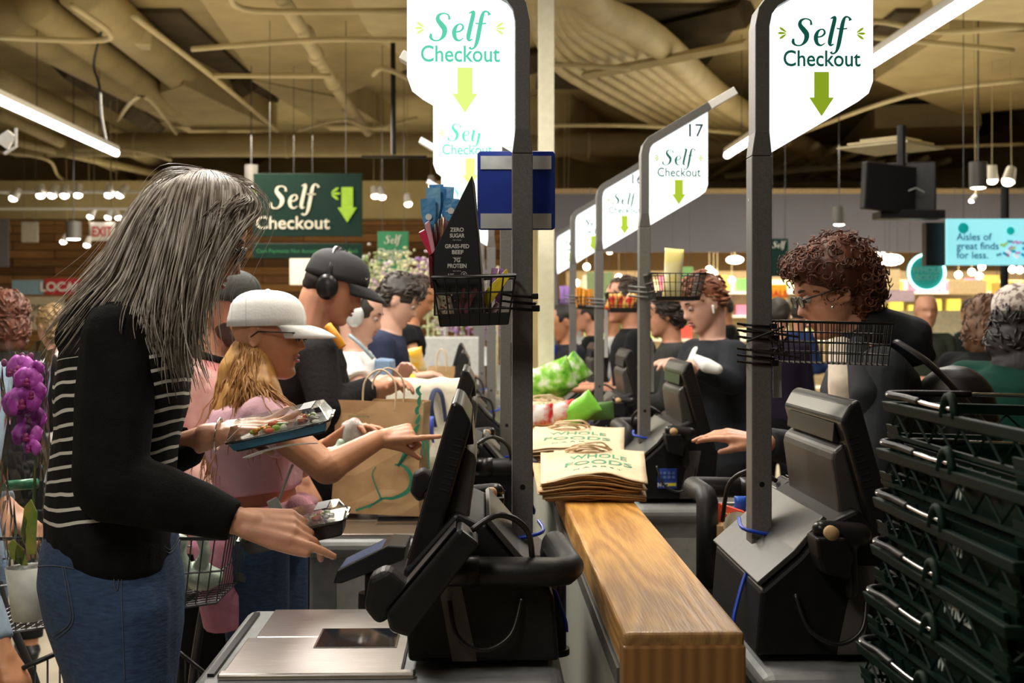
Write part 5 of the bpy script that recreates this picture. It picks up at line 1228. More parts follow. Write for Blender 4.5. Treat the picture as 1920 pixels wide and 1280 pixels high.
# ---------------- A: the grey haired shopper in the foreground
sweater = bpy.data.materials.new('striped_sweater'); sweater.use_nodes = True
def _sw():
    nt = sweater.node_tree; b = nt.nodes['Principled BSDF']; b.inputs['Roughness'].default_value = .9; b.inputs['Specular IOR Level'].default_value = .15
    tc = nt.nodes.new('ShaderNodeTexCoord'); s = nt.nodes.new('ShaderNodeSeparateXYZ'); n = nt.nodes.new('ShaderNodeTexNoise'); n.inputs['Scale'].default_value = 6
    nt.links.new(tc.outputs['Object'], s.inputs[0]); nt.links.new(tc.outputs['Object'], n.inputs['Vector'])
    def M_(op, a, b_=None, c=None):
        q = nt.nodes.new('ShaderNodeMath'); q.operation = op
        for i, v in enumerate((a, b_, c)):
            if v is None: continue
            if isinstance(v, (int, float)): q.inputs[i].default_value = v
            else: nt.links.new(v, q.inputs[i])
        return q.outputs[0]
    h = M_('MULTIPLY_ADD', n.outputs[0], .03, s.outputs['Z']); h = M_('MULTIPLY_ADD', s.outputs['X'], -.16, h)
    fr = M_('FRACT', M_('MULTIPLY', h, 1 / .0262)); st = M_('LESS_THAN', fr, .24)
    st = M_('MULTIPLY', st, M_('LESS_THAN', h, 1.495)); st = M_('MULTIPLY', st, M_('GREATER_THAN', h, 1.165))
    mx = nt.nodes.new('ShaderNodeMix'); mx.data_type = 'RGBA'; nt.links.new(st, mx.inputs[0]); mx.inputs[6].default_value = (.009, .009, .010, 1); mx.inputs[7].default_value = (.62, .60, .55, 1)
    nt.links.new(mx.outputs[2], b.inputs['Base Color'])
_sw()
YA = 2.56
JA = jpose(371, 442, YA, yaw=.12, pitch=.42, k=1.0, neck=W(262, 562, YA), pelvis=W(208, 1035, YA),
           shr=W(226, 632, YA - .13), shl=W(272, 622, YA + .16), elr=W(205, 905, YA - .20), wrr=W(447, 976, YA - .18), ell=W(238, 872, YA + .16), wrl=W(402, 815, YA + .05))
yl = V((-math.sin(.42), math.cos(.42), 0)); JA['l'] = yl; JA['f'] = V((math.cos(.42), math.sin(.42), 0)); JA['bend'] = .015
for s, n in ((-1, 'r'), (1, 'l')): JA['hip' + n] = JA['pelvis'] + yl * s * .085; JA['kn' + n] = V((JA['hip' + n].x + .02, JA['hip' + n].y, .5)); JA['ft' + n] = V((JA['hip' + n].x, JA['hip' + n].y, .08))
A = person('person', 'grey haired person in a striped black and white sweater and jeans, holding two food boxes', JA, 'skin', None, None, vox=.0042, arm=.95,
           hr=dict(d=V((.98, .10, -.12)), up=V((.18, -.62, .75)), side=-1, curls=(.16, .50, .62, .6), thumb=(.30, .1), spread=.05, s=1.05),
           hl=dict(d=V((.96, .12, .10)), up=V((.1, .3, -1)), side=1, curls=(.10, .12, .16, .2), thumb=(.42, -.55), spread=.07, s=1.0))
c = MB(); c.loft(torso_rings(JA, 1.04, prof=[(-.03, .160, .118), (.06, .158, .120), (.16, .158, .120), (.3, .152, .116), (.46, .160, .118), (.62, .172, .126), (.78, .176, .124), (.9, .155, .100), (.97, .10, .075), (1.0, .070, .062)]))
c.noise(.009, 8, 3); c.noise(.003, 26, 3); c.build('sweater', sweater, A, remesh=.006, sm=3)
c = MB()
for n, q in (('r', 1.0), ('l', .9)):
    a, b, d = JA['sh' + n], JA['el' + n], JA['wr' + n]
    c.rc(JA['neck'] - JA['sp'] * .05, a, .05, .068 * q); c.rc(a, a.lerp(b, .45), .070 * q, .074 * q); c.rc(a.lerp(b, .45), b, .074 * q, .072 * q)
    e = b.lerp(d, .96 if n == 'r' else .70); c.rc(b, b.lerp(d, .45), .070 * q, .056 * q); c.tube([b.lerp(d, .4), b.lerp(d, .7), e], [.057 * q, .050 * q, (.038 if n == 'r' else .042)], 20)
c.chain([W(250, 585, YA - .06), W(205, 600, YA - .06), W(165, 625, YA - .02)], [.055, .062, .062]); c.noise(.009, 8, 5); c.noise(.0035, 30, 8); c.build('sleeves', M['bknit'], A, remesh=.006, sm=2)
c = MB(); c.loft(torso_rings(JA, 1.06, prof=[(-.075, .150, .112), (-.02, .165, .122), (.06, .162, .122), (.13, .155, .118)])); c.noise(.006, 7, 6); c.build('sweater_hem', M['bknit'], A, remesh=.006, sm=2)
def hip_rings(J, prof, bulk=1):
    out = []; k = J['k'] * bulk
    for dz, a_, b_, fx in prof:
        c_ = J['pelvis'] + z3 * dz + J['f'] * fx; out.append([c_ + J['l'] * a_ * k * math.cos(q) + J['f'] * b_ * k * math.sin(q) for q in [2 * PI * i / 28 for i in range(28)]])
    return out
c = MB(); c.loft(hip_rings(JA, [(-.50, .145, .085, .02), (-.36, .150, .092, .02), (-.24, .160, .108, .018), (-.14, .170, .130, .008), (-.06, .170, .140, .0), (.01, .162, .132, 0), (.07, .155, .120, .004)], 1.02))
for n in 'rl':
    kn = JA['kn' + n]; ft = JA['ft' + n]; c.rc(JA['hip' + n] - z3 * .09 + JA['f'] * .01, kn, .100, .078); c.tube([kn, ft + z3 * .02], [.078, .062], 16)
c.noise(.007, 9, 2); jn = c.build('jeans', M['denim'], A, remesh=.007, sm=2)
seamm = colm((.09, .10, .13), .8)
def on_surface(ob, px, py, off=.0015):
    from mathutils.bvhtree import BVHTree
    key = ob.name
    if key not in _bv:
        me = ob.data; r = ob
        while r.parent: r = r.parent
        _bv[key] = (BVHTree.FromPolygons([v.co + r.location for v in me.vertices], [list(p.vertices) for p in me.polygons]), 0)
    o_ = V((0, 0, EYE)); d_ = (W(px, py, 1.0) - o_).normalized(); h_ = _bv[key][0].ray_cast(o_, d_)
    return None if h_[0] is None else h_[0] + h_[1] * off
_bv = {}
def seam(ob, parent, name, m, pts, r=.0009):
    P = catmull([V((x, y, 0)) for x, y in pts], 8); Q = [q for q in (on_surface(ob, p.x, p.y) for p in P) if q]
    if len(Q) > 2: MB().tube(Q, r, 5).build(name, m, parent, smooth=True)
for q in [[(118, 1062), (128, 1120), (132, 1165), (100, 1192)], [(122, 1062), (133, 1118), (137, 1167), (106, 1197)], [(228, 1062), (228, 1120), (231, 1200), (234, 1275)], [(215, 1060), (214, 1095), (220, 1105), (224, 1062)], [(66, 1062), (95, 1060), (120, 1062), (140, 1066)], [(300, 1015), (318, 1030), (334, 1006)], [(297, 1021), (317, 1036), (336, 1012)]]: seam(jn, A, 'seam', seamm, q)
for P in [[(118, 1030), (122, 1090), (120, 1150)], [(83, 1035), (100, 1040), (135, 1045)], [(228, 1040), (228, 1100), (231, 1200), (236, 1290)], [(218, 1035), (217, 1080), (219, 1100)]]:
    pass
for n in 'rl':
    s_ = MB(); ft = JA['ft' + n]; s_.rc(V((ft.x, ft.y, .045)), V((ft.x, ft.y, .04)) + JA['f'] * .14, .045, .036); s_.v = [V((p.x, p.y, max(p.z, .002))) for p in s_.v]; s_.build('shoe', M['black'], A, remesh=.008, sm=1)
glasses(A, JA, M['black2'], w=.027, h=.020)
grey = hairmat('grey_hair', [(.05, .038, .030), (.17, .135, .105), (.32, .27, .225), (.52, .47, .41), (.74, .70, .64)], .36)
hy = lambda x, y, dy: W(x, y, YA + dy)
hb = MB()
for pts, rr in [([(372, 428, .005), (345, 425, 0), (318, 440, .0)], [.094, .098, .085]), ([(335, 425, 0), (290, 450, 0), (240, 510, .0), (190, 565, -.01)], [.085, .074, .056, .03]),
                ([(350, 440, -.03), (325, 510, -.04), (322, 580, -.05), (335, 640, -.06)], [.080, .070, .055, .024]), ([(388, 425, -.03), (372, 480, -.04), (356, 560, -.06), (354, 640, -.06)], [.060, .034, .030, .012]),
                ([(300, 440, -.02), (285, 510, -.05), (290, 590, -.06)], [.07, .07, .03]), ([(345, 440, .04), (320, 520, .05), (300, 600, .05)], [.07, .065, .03])]:
    hb.chain([hy(*p) for p in pts], rr)
hb.noise(.006, 16, 1); hb.build('hair_mass', grey, A, remesh=.006, sm=2)
G = [[(338, 330, .04), (296, 346, .04), (262, 380, .04), (222, 460, .03), (170, 545, .02), (112, 628, .0)],
     [(340, 329, .0), (290, 352, -.03), (250, 405, -.06), (205, 500, -.07), (150, 570, -.07), (98, 645, -.06)],
     [(350, 325, -.0), (308, 350, -.06), (270, 420, -.09), (232, 520, -.10), (190, 580, -.12), (140, 650, -.12)],
     [(360, 322, .0), (328, 348, -.08), (300, 430, -.11), (268, 530, -.12), (250, 600, -.16), (262, 650, -.17)],
     [(370, 320, .0), (348, 348, -.085), (326, 440, -.12), (305, 545, -.14), (300, 630, -.15), (318, 700, -.13)],
     [(382, 320, .0), (374, 346, -.085), (358, 440, -.12), (336, 550, -.14), (330, 640, -.14), (345, 715, -.12)],
     [(394, 321, .0), (404, 346, -.08), (396, 430, -.112), (370, 540, -.125), (352, 640, -.13), (365, 710, -.11)],
     [(406, 324, .0), (434, 350, -.07), (424, 425, -.10), (384, 520, -.115), (362, 610, -.12), (378, 700, -.10)],
     [(420, 330, .0), (458, 358, -.05), (456, 408, -.08), (408, 478, -.10), (376, 555, -.11), (368, 670, -.10)],
     [(436, 338, .0), (476, 368, -.03), (480, 398, -.055), (436, 436, -.085), (390, 515, -.10), (374, 625, -.10)]]
strands(A, 'hair', grey, [[hy(*p) for p in q] for q in G], 1500, .0018, .0065, .022, 3)
# crown strands wrapping over both sides of the parting
for sy in (-1, 1):
    GC = [[(330 + 110 * u, 334 - 14 * math.sin(PI * min(1, u * 1.4)) + 14 * u, 0), (318 + 135 * u, 340 - 14 * math.sin(PI * min(1, u * 1.3)) + 18 * u, sy * .035), (300 + 165 * u, 362 - 10 * math.sin(PI * u) + 14 * u, sy * .075), (275 + 165 * u, 405 - 12 * u, sy * .10), (255 + 150 * u, 465 - 38 * u, sy * .108)] for u in (0, .25, .5, .75, 1)]
    strands(A, 'crown_hair', grey, [[hy(*p) for p in q] for q in GC], 420, .0019, .005, .012, 30 + sy)
G2 = [[(365, 320, .0), (420, 330, .03), (464, 358, .05), (478, 384, .05), (470, 408, .045), (458, 420, .04)], [(350, 322, .01), (300, 340, .05), (255, 420, .07), (200, 520, .08), (150, 590, .08), (120, 640, .08)]]
strands(A, 'hair_far_side', grey, [[hy(*p) for p in G2[0]], [hy(p[0] - 10, p[1] - 3, p[2]) for p in G2[0]]], 70, .002, .006, .01, 4)
strands(A, 'hair_far_side', grey, [[hy(*p) for p in G2[1]], [hy(p[0] + 25, p[1], p[2]) for p in G2[1]]], 120, .0022, .008, .02, 5)
G3 = [[(380, 318, -.02), (300, 320, -.04), (240, 400, -.05), (180, 500, -.07), (120, 590, -.06)], [(400, 322, -.03), (466, 345, -.05), (482, 395, -.06), (400, 520, -.12), (385, 700, -.11)]]
for q in G3: strands(A, 'flyaway_hair', grey, [[hy(*p) for p in q], [hy(p[0] + 22, p[1] + 12, p[2]) for p in q]], 26, .0006, .012, .035, 6, 3)
MB().tube([hy(475, 425, -.045) + V((math.cos(a) * .010, 0, math.sin(a) * .013)) for a in [2 * PI * k / 16 for k in range(16)]], .0, 4, closed=True) if 0 else None
MB().tube([JA['wrl'] + V((.008, 0, 0)) + (V((0, math.cos(a), 0)) * .031 + V((.12, 0, 1)) * math.sin(a) * .031) for a in [2 * PI * k / 28 for k in range(28)]], .0055, 8, closed=True, ry=.35).build('bracelet', M['chrome'], A, smooth=True)
MB().tube([W(541, 1010, YA - .185) + V((math.cos(a) * .008, math.sin(a) * .012, math.cos(a) * .006)) for a in [2 * PI * k / 16 for k in range(16)]], .0022, 6, closed=True).build('ring', M['chrome'], A, smooth=True)
# ---------------- C: white cap, pointing
YC = 3.43
JC = jpose(502, 622, YC, yaw=-.12, pitch=.06, k=1.0, neck=W(470, 738, YC), pelvis=W(492, 985, YC), bw=.95, shr=W(492, 782, YC - .13), shl=W(500, 778, YC + .15), elr=W(612, 878, YC - .22), wrr=W(708, 824, YC - .12), ell=W(560, 870, YC + .18), wrl=W(612, 838, YC + .10))
pinkt = mat('pink_cotton', (.62, .36, .42), .85, var=.05, nscale=12, bump=.25, bscale=60)
Cw = person('person', 'person in a white cap and pink crop top pointing at the screen', JC, 'skin2', None, 'denim', vox=.0048, arm=1.12, neck_r=.046,
            hr=dict(d=V((.96, 0, .18)), up=V((-.1, -.55, .85)), side=-1, curls=(.03, 1.2, 1.3, 1.3), thumb=(.3, .9), s=.92),
            hl=dict(d=V((.8, -.1, .5)), up=V((-.3, .5, .7)), side=1, curls=(.3, .35, .4, .5)))
c = MB(); c.loft(torso_rings(JC, 1.02, prof=[(.27, .138, .105), (.3, .145, .112), (.42, .150, .116), (.6, .162, .128), (.78, .168, .122), (.9, .145, .098), (.98, .09, .07), (1.01, .066, .06)]))
for n in 'rl':
    a, b = JC['sh' + n], JC['el' + n]; c.rc(JC['neck'] - JC['sp'] * .05, a, .045, .060); c.ell(a, .060); c.tube([a, a.lerp(b, .42)], [.060, .064], 20)
c.noise(.006, 14, 3); c.build('crop_top', pinkt, Cw, remesh=.006, sm=2)
c = MB(); c.loft(torso_rings(JC, 1.06, prof=[(.0, .160, .125), (.06, .176, .138), (.13, .178, .14), (.19, .160, .125)])); c.rc(W(560, 950, YC - .12), W(588, 975, YC - .12), .03, .035); c.noise(.010, 16, 8); c.build('tied_sweater', mat('pink_fleece', (.66, .33, .42), .95, var=.05, bump=.3, bscale=200), Cw, remesh=.006, sm=2)
cap(Cw, JC, mat('white_cap', (.75, .74, .72), .7, var=.03, bump=.1, bscale=150), .088, .028, -.02)
glasses(Cw, JC, M['black2'], w=.024, h=.016)
blond = hairmat('orange_blond_hair', [(.16, .06, .015), (.34, .15, .035), (.52, .27, .08), (.62, .38, .14)], .45)
h2 = lambda x, y, dy: W(x, y, YC + dy)
hb = MB()
for pts, rr in [([(470, 660, 0), (450, 700, -.02), (440, 770, -.03), (425, 850, -.03)], [.055, .058, .055, .02]), ([(480, 680, -.05), (490, 730, -.09), (520, 790, -.10), (560, 830, -.10)], [.04, .048, .036, .012]), ([(450, 740, -.07), (420, 800, -.08), (412, 860, -.08)], [.045, .04, .015])]: hb.chain([h2(*p) for p in pts], rr)
hb.noise(.008, 20, 2); hb.build('hair_mass', blond, Cw, remesh=.006, sm=1)
G = [[(448, 640, 0), (430, 680, -.03), (415, 740, -.05), (400, 820, -.05), (396, 940, -.04)], [(455, 645, -.03), (440, 700, -.07), (432, 760, -.09), (418, 840, -.09), (415, 920, -.07)], [(465, 650, -.06), (455, 700, -.09), (452, 750, -.11), (438, 820, -.12), (440, 880, -.1)],
     [(478, 655, -.075), (472, 700, -.10), (480, 740, -.13), (500, 780, -.14), (520, 815, -.14)], [(486, 665, -.078), (492, 710, -.11), (512, 745, -.13), (545, 785, -.15), (572, 830, -.15)]]
strands(Cw, 'hair', blond, [[h2(*p) for p in q] for q in G], 800, .0024, .012, .03, 9, 4, .014)
strap = [W(549, 870, YC - .17), W(535, 905, YC - .175), W(520, 945, YC - .17), W(500, 990, YC - .16), W(480, 1020, YC - .15)]
# crossbody bag of its own
t = thing('crossbody_bag', 'pale grey green shoulder bag hanging behind the pink topped person', 'bag', W(460, 1112, YC - .12))
MB().tube(catmull(strap, 6), .011, 8, ry=.25).build('strap', colm((.42, .47, .42), .7), t, smooth=True)
MB().box(W(517, 950, YC - .185), (.03, .01, .045), Matrix.Rotation(-.5, 3, 'Y')).build('buckle', colm((.5, .52, .48), .4), t, bev=.003)
g = MB(); g.prism([W(425, 1005, YC - .17), W(500, 1000, YC - .17), W(492, 1085, YC - .17), W(480, 1108, YC - .17), W(440, 1095, YC - .17), (W(420, 1080, YC - .17))], (0, .09, 0)); g.build('bag_body', colm((.47, .49, .42), .75, bump=.2), t, remesh=.008, sm=4)
MB().prism([W(441, 1072, YC - .178), W(462, 1076, YC - .178), W(460, 1092, YC - .178), W(443, 1088, YC - .178)], (0, .002, 0)).build('badge', colm((.08, .08, .07)), t)
# ---------------- B: black cap, pink hoodie
YB = 3.95
hood = ramp_mat('pink_tie_dye', 'noise', 7, [(.38, (.55, .20, .19)), (.5, (.66, .37, .33)), (.62, (.74, .48, .43))], .9, (1, 1, 1), .25, 3)
JB = jpose(428, 573, YB, yaw=-.35, pitch=.12, k=1.02, neck=W(392, 672, YB), pelvis=W(388, 1005, YB), bw=1.15, shl=W(445, 715, YB + .17), shr=W(345, 715, YB - .14), ell=W(500, 860, YB + .12), wrl=W(560, 895, YB - .15), elr=W(345, 870, YB - .18), wrr=W(400, 960, YB - .2))
B = person('person', 'bearded person in a dark cap and tie dyed pink hoodie behind the white cap', JB, 'skin', hood, 'bknit', vox=.006, bulk=1.12, top_name='hoodie', hl=dict(d=V((.45, -.2, -.85)), up=V((.7, -.6, .3)), side=-1, curls=(.5, .7, .8, .9)))
cp, T = cap(B, JB, mat('washed_black_cap', (.035, .037, .032), .8, bump=.15, bscale=90), .075, .012, .0)
for s_, o_ in (('N', -.006), ('Y', .006)):
    q = text_mesh(s_, .04, .01); q.xf(T @ plane_mx((.099, o_ * .6, .035 + o_ * .2), (0, 1, 0), (-.35, 0, 1))); q.build('cap_emblem', M['white'], cp)
hl_mesh(B, 'beard', hairmat('dark_beard', [(.015, .009, .006), (.07, .04, .025)]), JB, [((.045, 0, -.088), (.052, .054, .040)), ((.02, .045, -.06), (.03, .018, .042)), ((.02, -.045, -.06), (.03, .018, .042))], .006, .004, 60)
hl_mesh(B, 'hair', colm((.02, .013, .01), .8), JB, [((-.03, 0, .0), (.075, .078, .05))], .008)
MB().tube([JB['neck'] + V((math.cos(a) * .075, math.sin(a) * .075, .02 - .03 * math.cos(a + .35))) for a in [2 * PI * k / 24 for k in range(24)]], .014, 10, closed=True).build('collar', M['bknit'], B, smooth=True)
text('L I V I N', .035, W(378, 709, YB - .17), M['white'], B, w=.06)
single(MB().tube(catmull([W(385, 930, 3.3), W(395, 960, 3.28), W(400, 1010, 3.28), W(418, 1110, 3.3), W(430, 1170, 3.32)], 6), [.01] * 6 + [.03] * 6 + [.055] * 6 + [.065] * 6 + [.02], 14), 'pink_jacket', colm((.62, .25, .36), .95, bump=.3), 'pink jacket hanging down over the cart beside the pale bag', 'jacket', smooth=True)
# ---------------- D: black cap with headphones
YD = 4.35
blk = mat('charcoal_sweatshirt', (.010, .010, .011), .9, var=.1, nscale=10, bump=.3, bscale=80, spec=.2)
JD = jpose(630, 533, YD, yaw=-.05, pitch=.42, k=1.04, neck=W(578, 632, YD), pelvis=W(600, 965, YD), bw=1.2, shr=W(594, 668, YD - .18), shl=W(602, 664, YD + .2), elr=W(612, 768, YD - .27), wrr=W(694, 728, YD - .10), ell=W(640, 780, YD + .2), wrl=W(712, 735, YD + .05)); JD['bend'] = .05
D = person('person', 'person in a black cap with black headphones and black sweatshirt looking down', JD, 'skin', blk, 'bknit', vox=.006, bulk=1.27, top_name='sweatshirt', neck_r=.062, cloth_noise=.012)
cp, T = cap(D, JD, mat('black_cap', (.02, .021, .023), .8, bump=.1), .078, .03, -.1)
q = MB(); stroke(q, [(-.5, .1, .05), (-.2, -.12, .12), (.1, -.05, .1), (.6, .2, .03)]); q.v = [v * .02 for v in q.v]; q.xf(T @ plane_mx((.096, -.035, .05), (.35, 1, 0), (-.3, 0, 1))); q.build('cap_emblem', M['white'], cp)
hl_mesh(D, 'hair', colm((.02, .013, .01), .8), JD, [((-.045, 0, -.005), (.062, .074, .05)), ((-.06, 0, -.03), (.045, .06, .03))], .008)
def headphones(p, J, m, m2, r=.037, band_z=.118, tilt=.0):
    T = J['M'] @ Matrix.Rotation(tilt, 4, 'Y')
    hp = MB().tube(catmull([T @ V((-.01, .088 * math.sin(a), .0 + band_z * math.cos(a))) for a in [-PI / 2 + PI * k / 12 for k in range(13)]], 3), .008, 8, ry=1.6).build('headphone_band', m2, p, smooth=True)
    for s in (-1, 1):
        g = MB(); g.tube([T @ V((-.01, s * .076, -.012)), T @ V((-.01, s * .083, -.012)), T @ V((-.01, s * .1, -.012)), T @ V((-.01, s * .108, -.012))], [r * .9, r, r, r * .7], 24, ry=1.2)
        g.build('ear_cup', m, hp, smooth=True)
headphones(D, JD, M['black2'], M['black2'], .036, .118, -.28)
single(MB().tube(catmull([W(615, 610, 4.13), W(630, 630, 4.12), W(642, 650, 4.13)], 4), .014, 8), 'orange_badge', colm((.8, .35, .03), .4), 'orange badge holder at the chest of the person in black', 'badge', smooth=True)
# ---------------- E: silver headphones, white tee, denim apron
YE = 5.45
JE = jpose(678, 588, YE, yaw=-.1, pitch=.30, k=.95, neck=W(668, 662, YE), pelvis=W(668, 860, YE), elr=W(680, 740, YE - .22), wrr=W(735, 735, YE - .15), wrl=W(745, 720, YE + .05))
E = person('person', 'person with silver headphones, white tee and blue denim apron', JE, 'skin3', mat('white_tee', (.72, .70, .67), .85, var=.03, bump=.2, bscale=50), 'denim2', vox=.007, sleeves='short', bulk=1.08, top_name='tee')
hl_mesh(E, 'hair', colm((.02, .014, .01), .6), JE, [((-.015, 0, .022), (.100, .082, .092)), ((-.07, 0, -.01), (.045, .06, .06))], .008)
headphones(E, JE, mat('silver_cup', (.62, .63, .62), .35, .3), M['chrome'], .040, .122)
c = MB(); c.prism([W(702, 672, YE - .12), W(734, 676, YE - .12), (W(736, 900, YE - .12)), W(696, 900, YE - .12)], (.0, .2, 0)); c.build('apron', M['denim2'], E, remesh=.01, sm=2)
MB().tube(catmull([W(655, 628, YE - .12), W(675, 645, YE - .14), W(700, 672, YE - .13)], 5), .008, 6).build('apron_strap', colm((.25, .33, .38)), E, smooth=True)
g = MB(); [g.ell(W(765 + 7 * math.cos(a), 712, 5.6) + V((0, .015 * math.sin(a), 0)), (.022, .022, .026)) for a in [0, 1.57, 3.14, 4.71]]
t = thing('yellow_pepper', 'bright yellow pepper held above the canvas tote', 'pepper', W(765, 724, 5.6)); g.build('fruit', colm((.85, .60, .01), .25), t, remesh=.006, sm=2); MB().tube([W(765, 703, 5.6), W(766, 697, 5.6)], .006, 8).build('stem', colm((.1, .3, .05)), t)
# ---------------- F, G
def blob_hair(parent, J, m, blobs, n, L=.045, r=.0045, flow=(-1, 0, -.45), seed=3, curl=0, lift=.006):
    random.seed(seed); g = MB()
    for i in range(n):
        b = random.choice(blobs); d = V((random.gauss(0, 1), random.gauss(0, 1), random.gauss(0, 1))).normalized(); c = V(b[0]); R = V(b[1])
        p = c + V((d.x * R.x, d.y * R.y, d.z * R.z))
        if any(q is not b and ((p.x - q[0][0]) / q[1][0]) ** 2 + ((p.y - q[0][1]) / q[1][1]) ** 2 + ((p.z - q[0][2]) / q[1][2]) ** 2 < .9 for q in blobs): continue
        if p.x > .05 and p.z < .045: continue
        if p.z < -.11: continue
        nn = V((d.x / R.x, d.y / R.y, d.z / R.z)).normalized()
        if curl:
            tv = V((random.gauss(0, 1), random.gauss(0, 1), random.gauss(0, 1))).normalized(); a1, b1 = frame(nn + tv * .6); q_ = random.uniform(.006, .012)
            P = [p + nn * .002 + a1 * q_ * math.cos(q * .8) + b1 * q_ * math.sin(q * .8) + tv * .003 * q for q in range(9)]; rr = [r * .6 * (1 - .06 * q) for q in range(9)]
        else:
            f = V(flow) + V((random.gauss(0, .3), random.gauss(0, .3), random.gauss(0, .3))); t = (f - nn * f.dot(nn)).normalized(); l = L * random.uniform(.6, 1.3)
            P = [p, p + t * l * .35 + nn * lift, p + t * l * .7 + nn * lift * .7, p + t * l - nn * .004]; rr = [r * .7, r, r * .8, r * .15]
        g.tube([J['M'] @ q for q in P], [q * J['k'] for q in rr], 5)
    return g.build('hair_locks', m, parent, smooth=True)
def simple(hx, hy, Y, label, yaw=0, pitch=.3, lean=.15, k=1, skin='skin', top=(.05, .05, .05), hair=(.03, .02, .015), bottom='bknit', sleeves='long', bulk=1.05, blobs=None, vox=.009, detail=False, hn=.004, hsc=40, **ov):
    J = jpose(hx, hy, Y, yaw, pitch, lean, k, **ov)
    p = person('person', label, J, skin, colm(tuple(q * .6 if max(top) < .1 else q for q in top), .9, bump=.2, bscale=40, spec=.15), bottom, vox=vox, bulk=bulk, sleeves=sleeves, detail=detail)
    hl_mesh(p, 'hair', hairmat('hair', [tuple(c * .5 for c in hair), hair, tuple(min(1, c * 1.8) for c in hair)], .6), J, blobs or [((-.018, 0, .028), (.096, .082, .088)), ((-.05, 0, .0), (.062, .078, .062))], .007, hn, hsc)
    if Y < 8: blob_hair(p, J, hairmat('hair_locks', [tuple(c * .6 for c in hair), tuple(c * 1.1 for c in hair), tuple(min(1, c * 2.2) for c in hair)], .45), blobs or [((-.018, 0, .028), (.096, .082, .088)), ((-.05, 0, .0), (.062, .078, .062))], 420, seed=int(hx))
    return p, J
simple(752, 562, 6.5, 'person with tousled dark hair and stubble in a navy hoodie, head bowed', -.1, .5, .3, 1.05, 'skin3', (.035, .045, .09), wrr=W(775, 706, 6.35), elr=W(722, 715, 6.3), hn=.009, hsc=25, detail=True,
       blobs=[((-.018, 0, .032), (.100, .086, .092)), ((-.05, 0, .0), (.066, .082, .066)), ((.04, 0, .07), (.05, .07, .035))])
simple(786, 556, 7.7, 'person in a black tee with short dark hair, behind the navy hoodie', 0, .5, .25, 1.05, 'skin2', (.012, .012, .014), sleeves='short', wrr=W(795, 700, 7.5), elr=W(778, 668, 7.5), hair=(.05, .03, .02))
pouch(W(780, 680, 6.9), .1, .16, .03, ramp_mat('yellow_bag', 'noise', 9, [(.45, (.85, .45, .02)), (.6, (.85, .75, .5))], .35), 'large yellow snack bag held at a far left lane', RM(-.25, 3, 'Y'), 2)
# ---------------- left background people and the shopper behind the cart
pH, JH = simple(12, 592, 5.8, 'person with auburn curls and a black coat at the left edge', 2.2, .1, .05, 1, 'skin', (.012, .011, .012), (.085, .022, .008), blobs=[((-.02, 0, .02), (.105, .09, .098)), ((-.06, 0, -.06), (.065, .08, .09)), ((-.06, 0, -.13), (.05, .07, .05))], hn=.011, hsc=25)
simple(95, 608, 7.4, 'blond person facing away by the beige wall board', 2.6, .1, .0, .97, 'skin3', (.45, .42, .38), (.30, .20, .09), blobs=[((-.015, 0, .025), (.1, .085, .09)), ((-.06, 0, -.04), (.055, .075, .09))], hn=.008)
JJ = jpose(-70, 560, 3.3, -.3, .1, .0, 1.0, wrl=W(12, 950, 3.15), ell=W(-45, 900, 3.2), wrr=W(2, 1215, 2.95), elr=W(-60, 1080, 3.0))
person('person', 'person in light jeans standing behind the cart at the left edge, mostly outside the photo', JJ, 'skin2', colm((.25, .33, .42), .85), 'denim2', vox=.009, detail=False)
# ---------------- K: curly auburn hair
YK = 3.45
jack = mat('dark_slate_jacket', (.017, .020, .025), .75, spec=.25, var=.08, nscale=6, bump=.3, bscale=14)
JK = jpose(1556, 543, YK, yaw=PI + .05, pitch=.34, k=1.0, neck=W(1616, 655, YK), pelvis=W(1690, 1040, YK), bw=1.1, shl=W(1655, 700, YK - .17), shr=W(1640, 690, YK + .17), ell=W(1640, 900, YK - .24), wrl=W(1560, 985, YK - .12), elr=W(1530, 850, YK + .15), wrr=W(1425, 828, YK + .02))
K = person('person', 'person with curly auburn hair, glasses and a dark hooded jacket', JK, 'skin', jack, 'bknit', vox=.0055, bulk=1.12, top_name='jacket', hr=dict(d=V((-.95, -.1, .2)), up=V((.1, -.3, .95)), side=1, curls=(.12, .2, .3, .35), thumb=(.5, .3)), cloth_noise=.010, neck_r=.05, wr=.06)
glasses(K, JK, M['black2'], w=.024, h=.015)
hl_mesh(K, 'hair_mass', hairmat('auburn_hair', [(.02, .005, .003), (.07, .018, .008), (.17, .05, .02)], .5), JK, [((-.03, 0, .045), (.112, .100, .094)), ((.028, 0, .078), (.066, .076, .044)), ((-.085, 0, .0), (.06, .09, .085)), ((-.065, 0, -.05), (.05, .075, .06))], .007, .016, 22)
KB = [((-.03, 0, .045), (.112, .100, .094)), ((.030, 0, .080), (.070, .080, .048)), ((-.085, 0, .0), (.06, .09, .085)), ((-.065, 0, -.05), (.05, .075, .06))]
blob_hair(K, JK, hairmat('auburn_curls', [(.02, .005, .003), (.085, .022, .009), (.20, .06, .025)], .55), KB, 1500, r=.0042, curl=1, seed=21)
c = MB(); c.chain([W(1580, 640, YK - .02), W(1640, 612, YK - .02), W(1700, 640, YK), W(1735, 665, YK)], [.02, .055, .075, .03]); c.noise(.012, 14, 4); c.build('hood', jack, K, remesh=.007, sm=2)
c = MB(); c.chain([W(1578, 655, YK - .08), W(1588, 720, YK - .12), W(1595, 800, YK - .12)], [.035, .05, .05]); c.build('undershirt', colm((.60, .52, .42), .85), K, remesh=.007, sm=2)
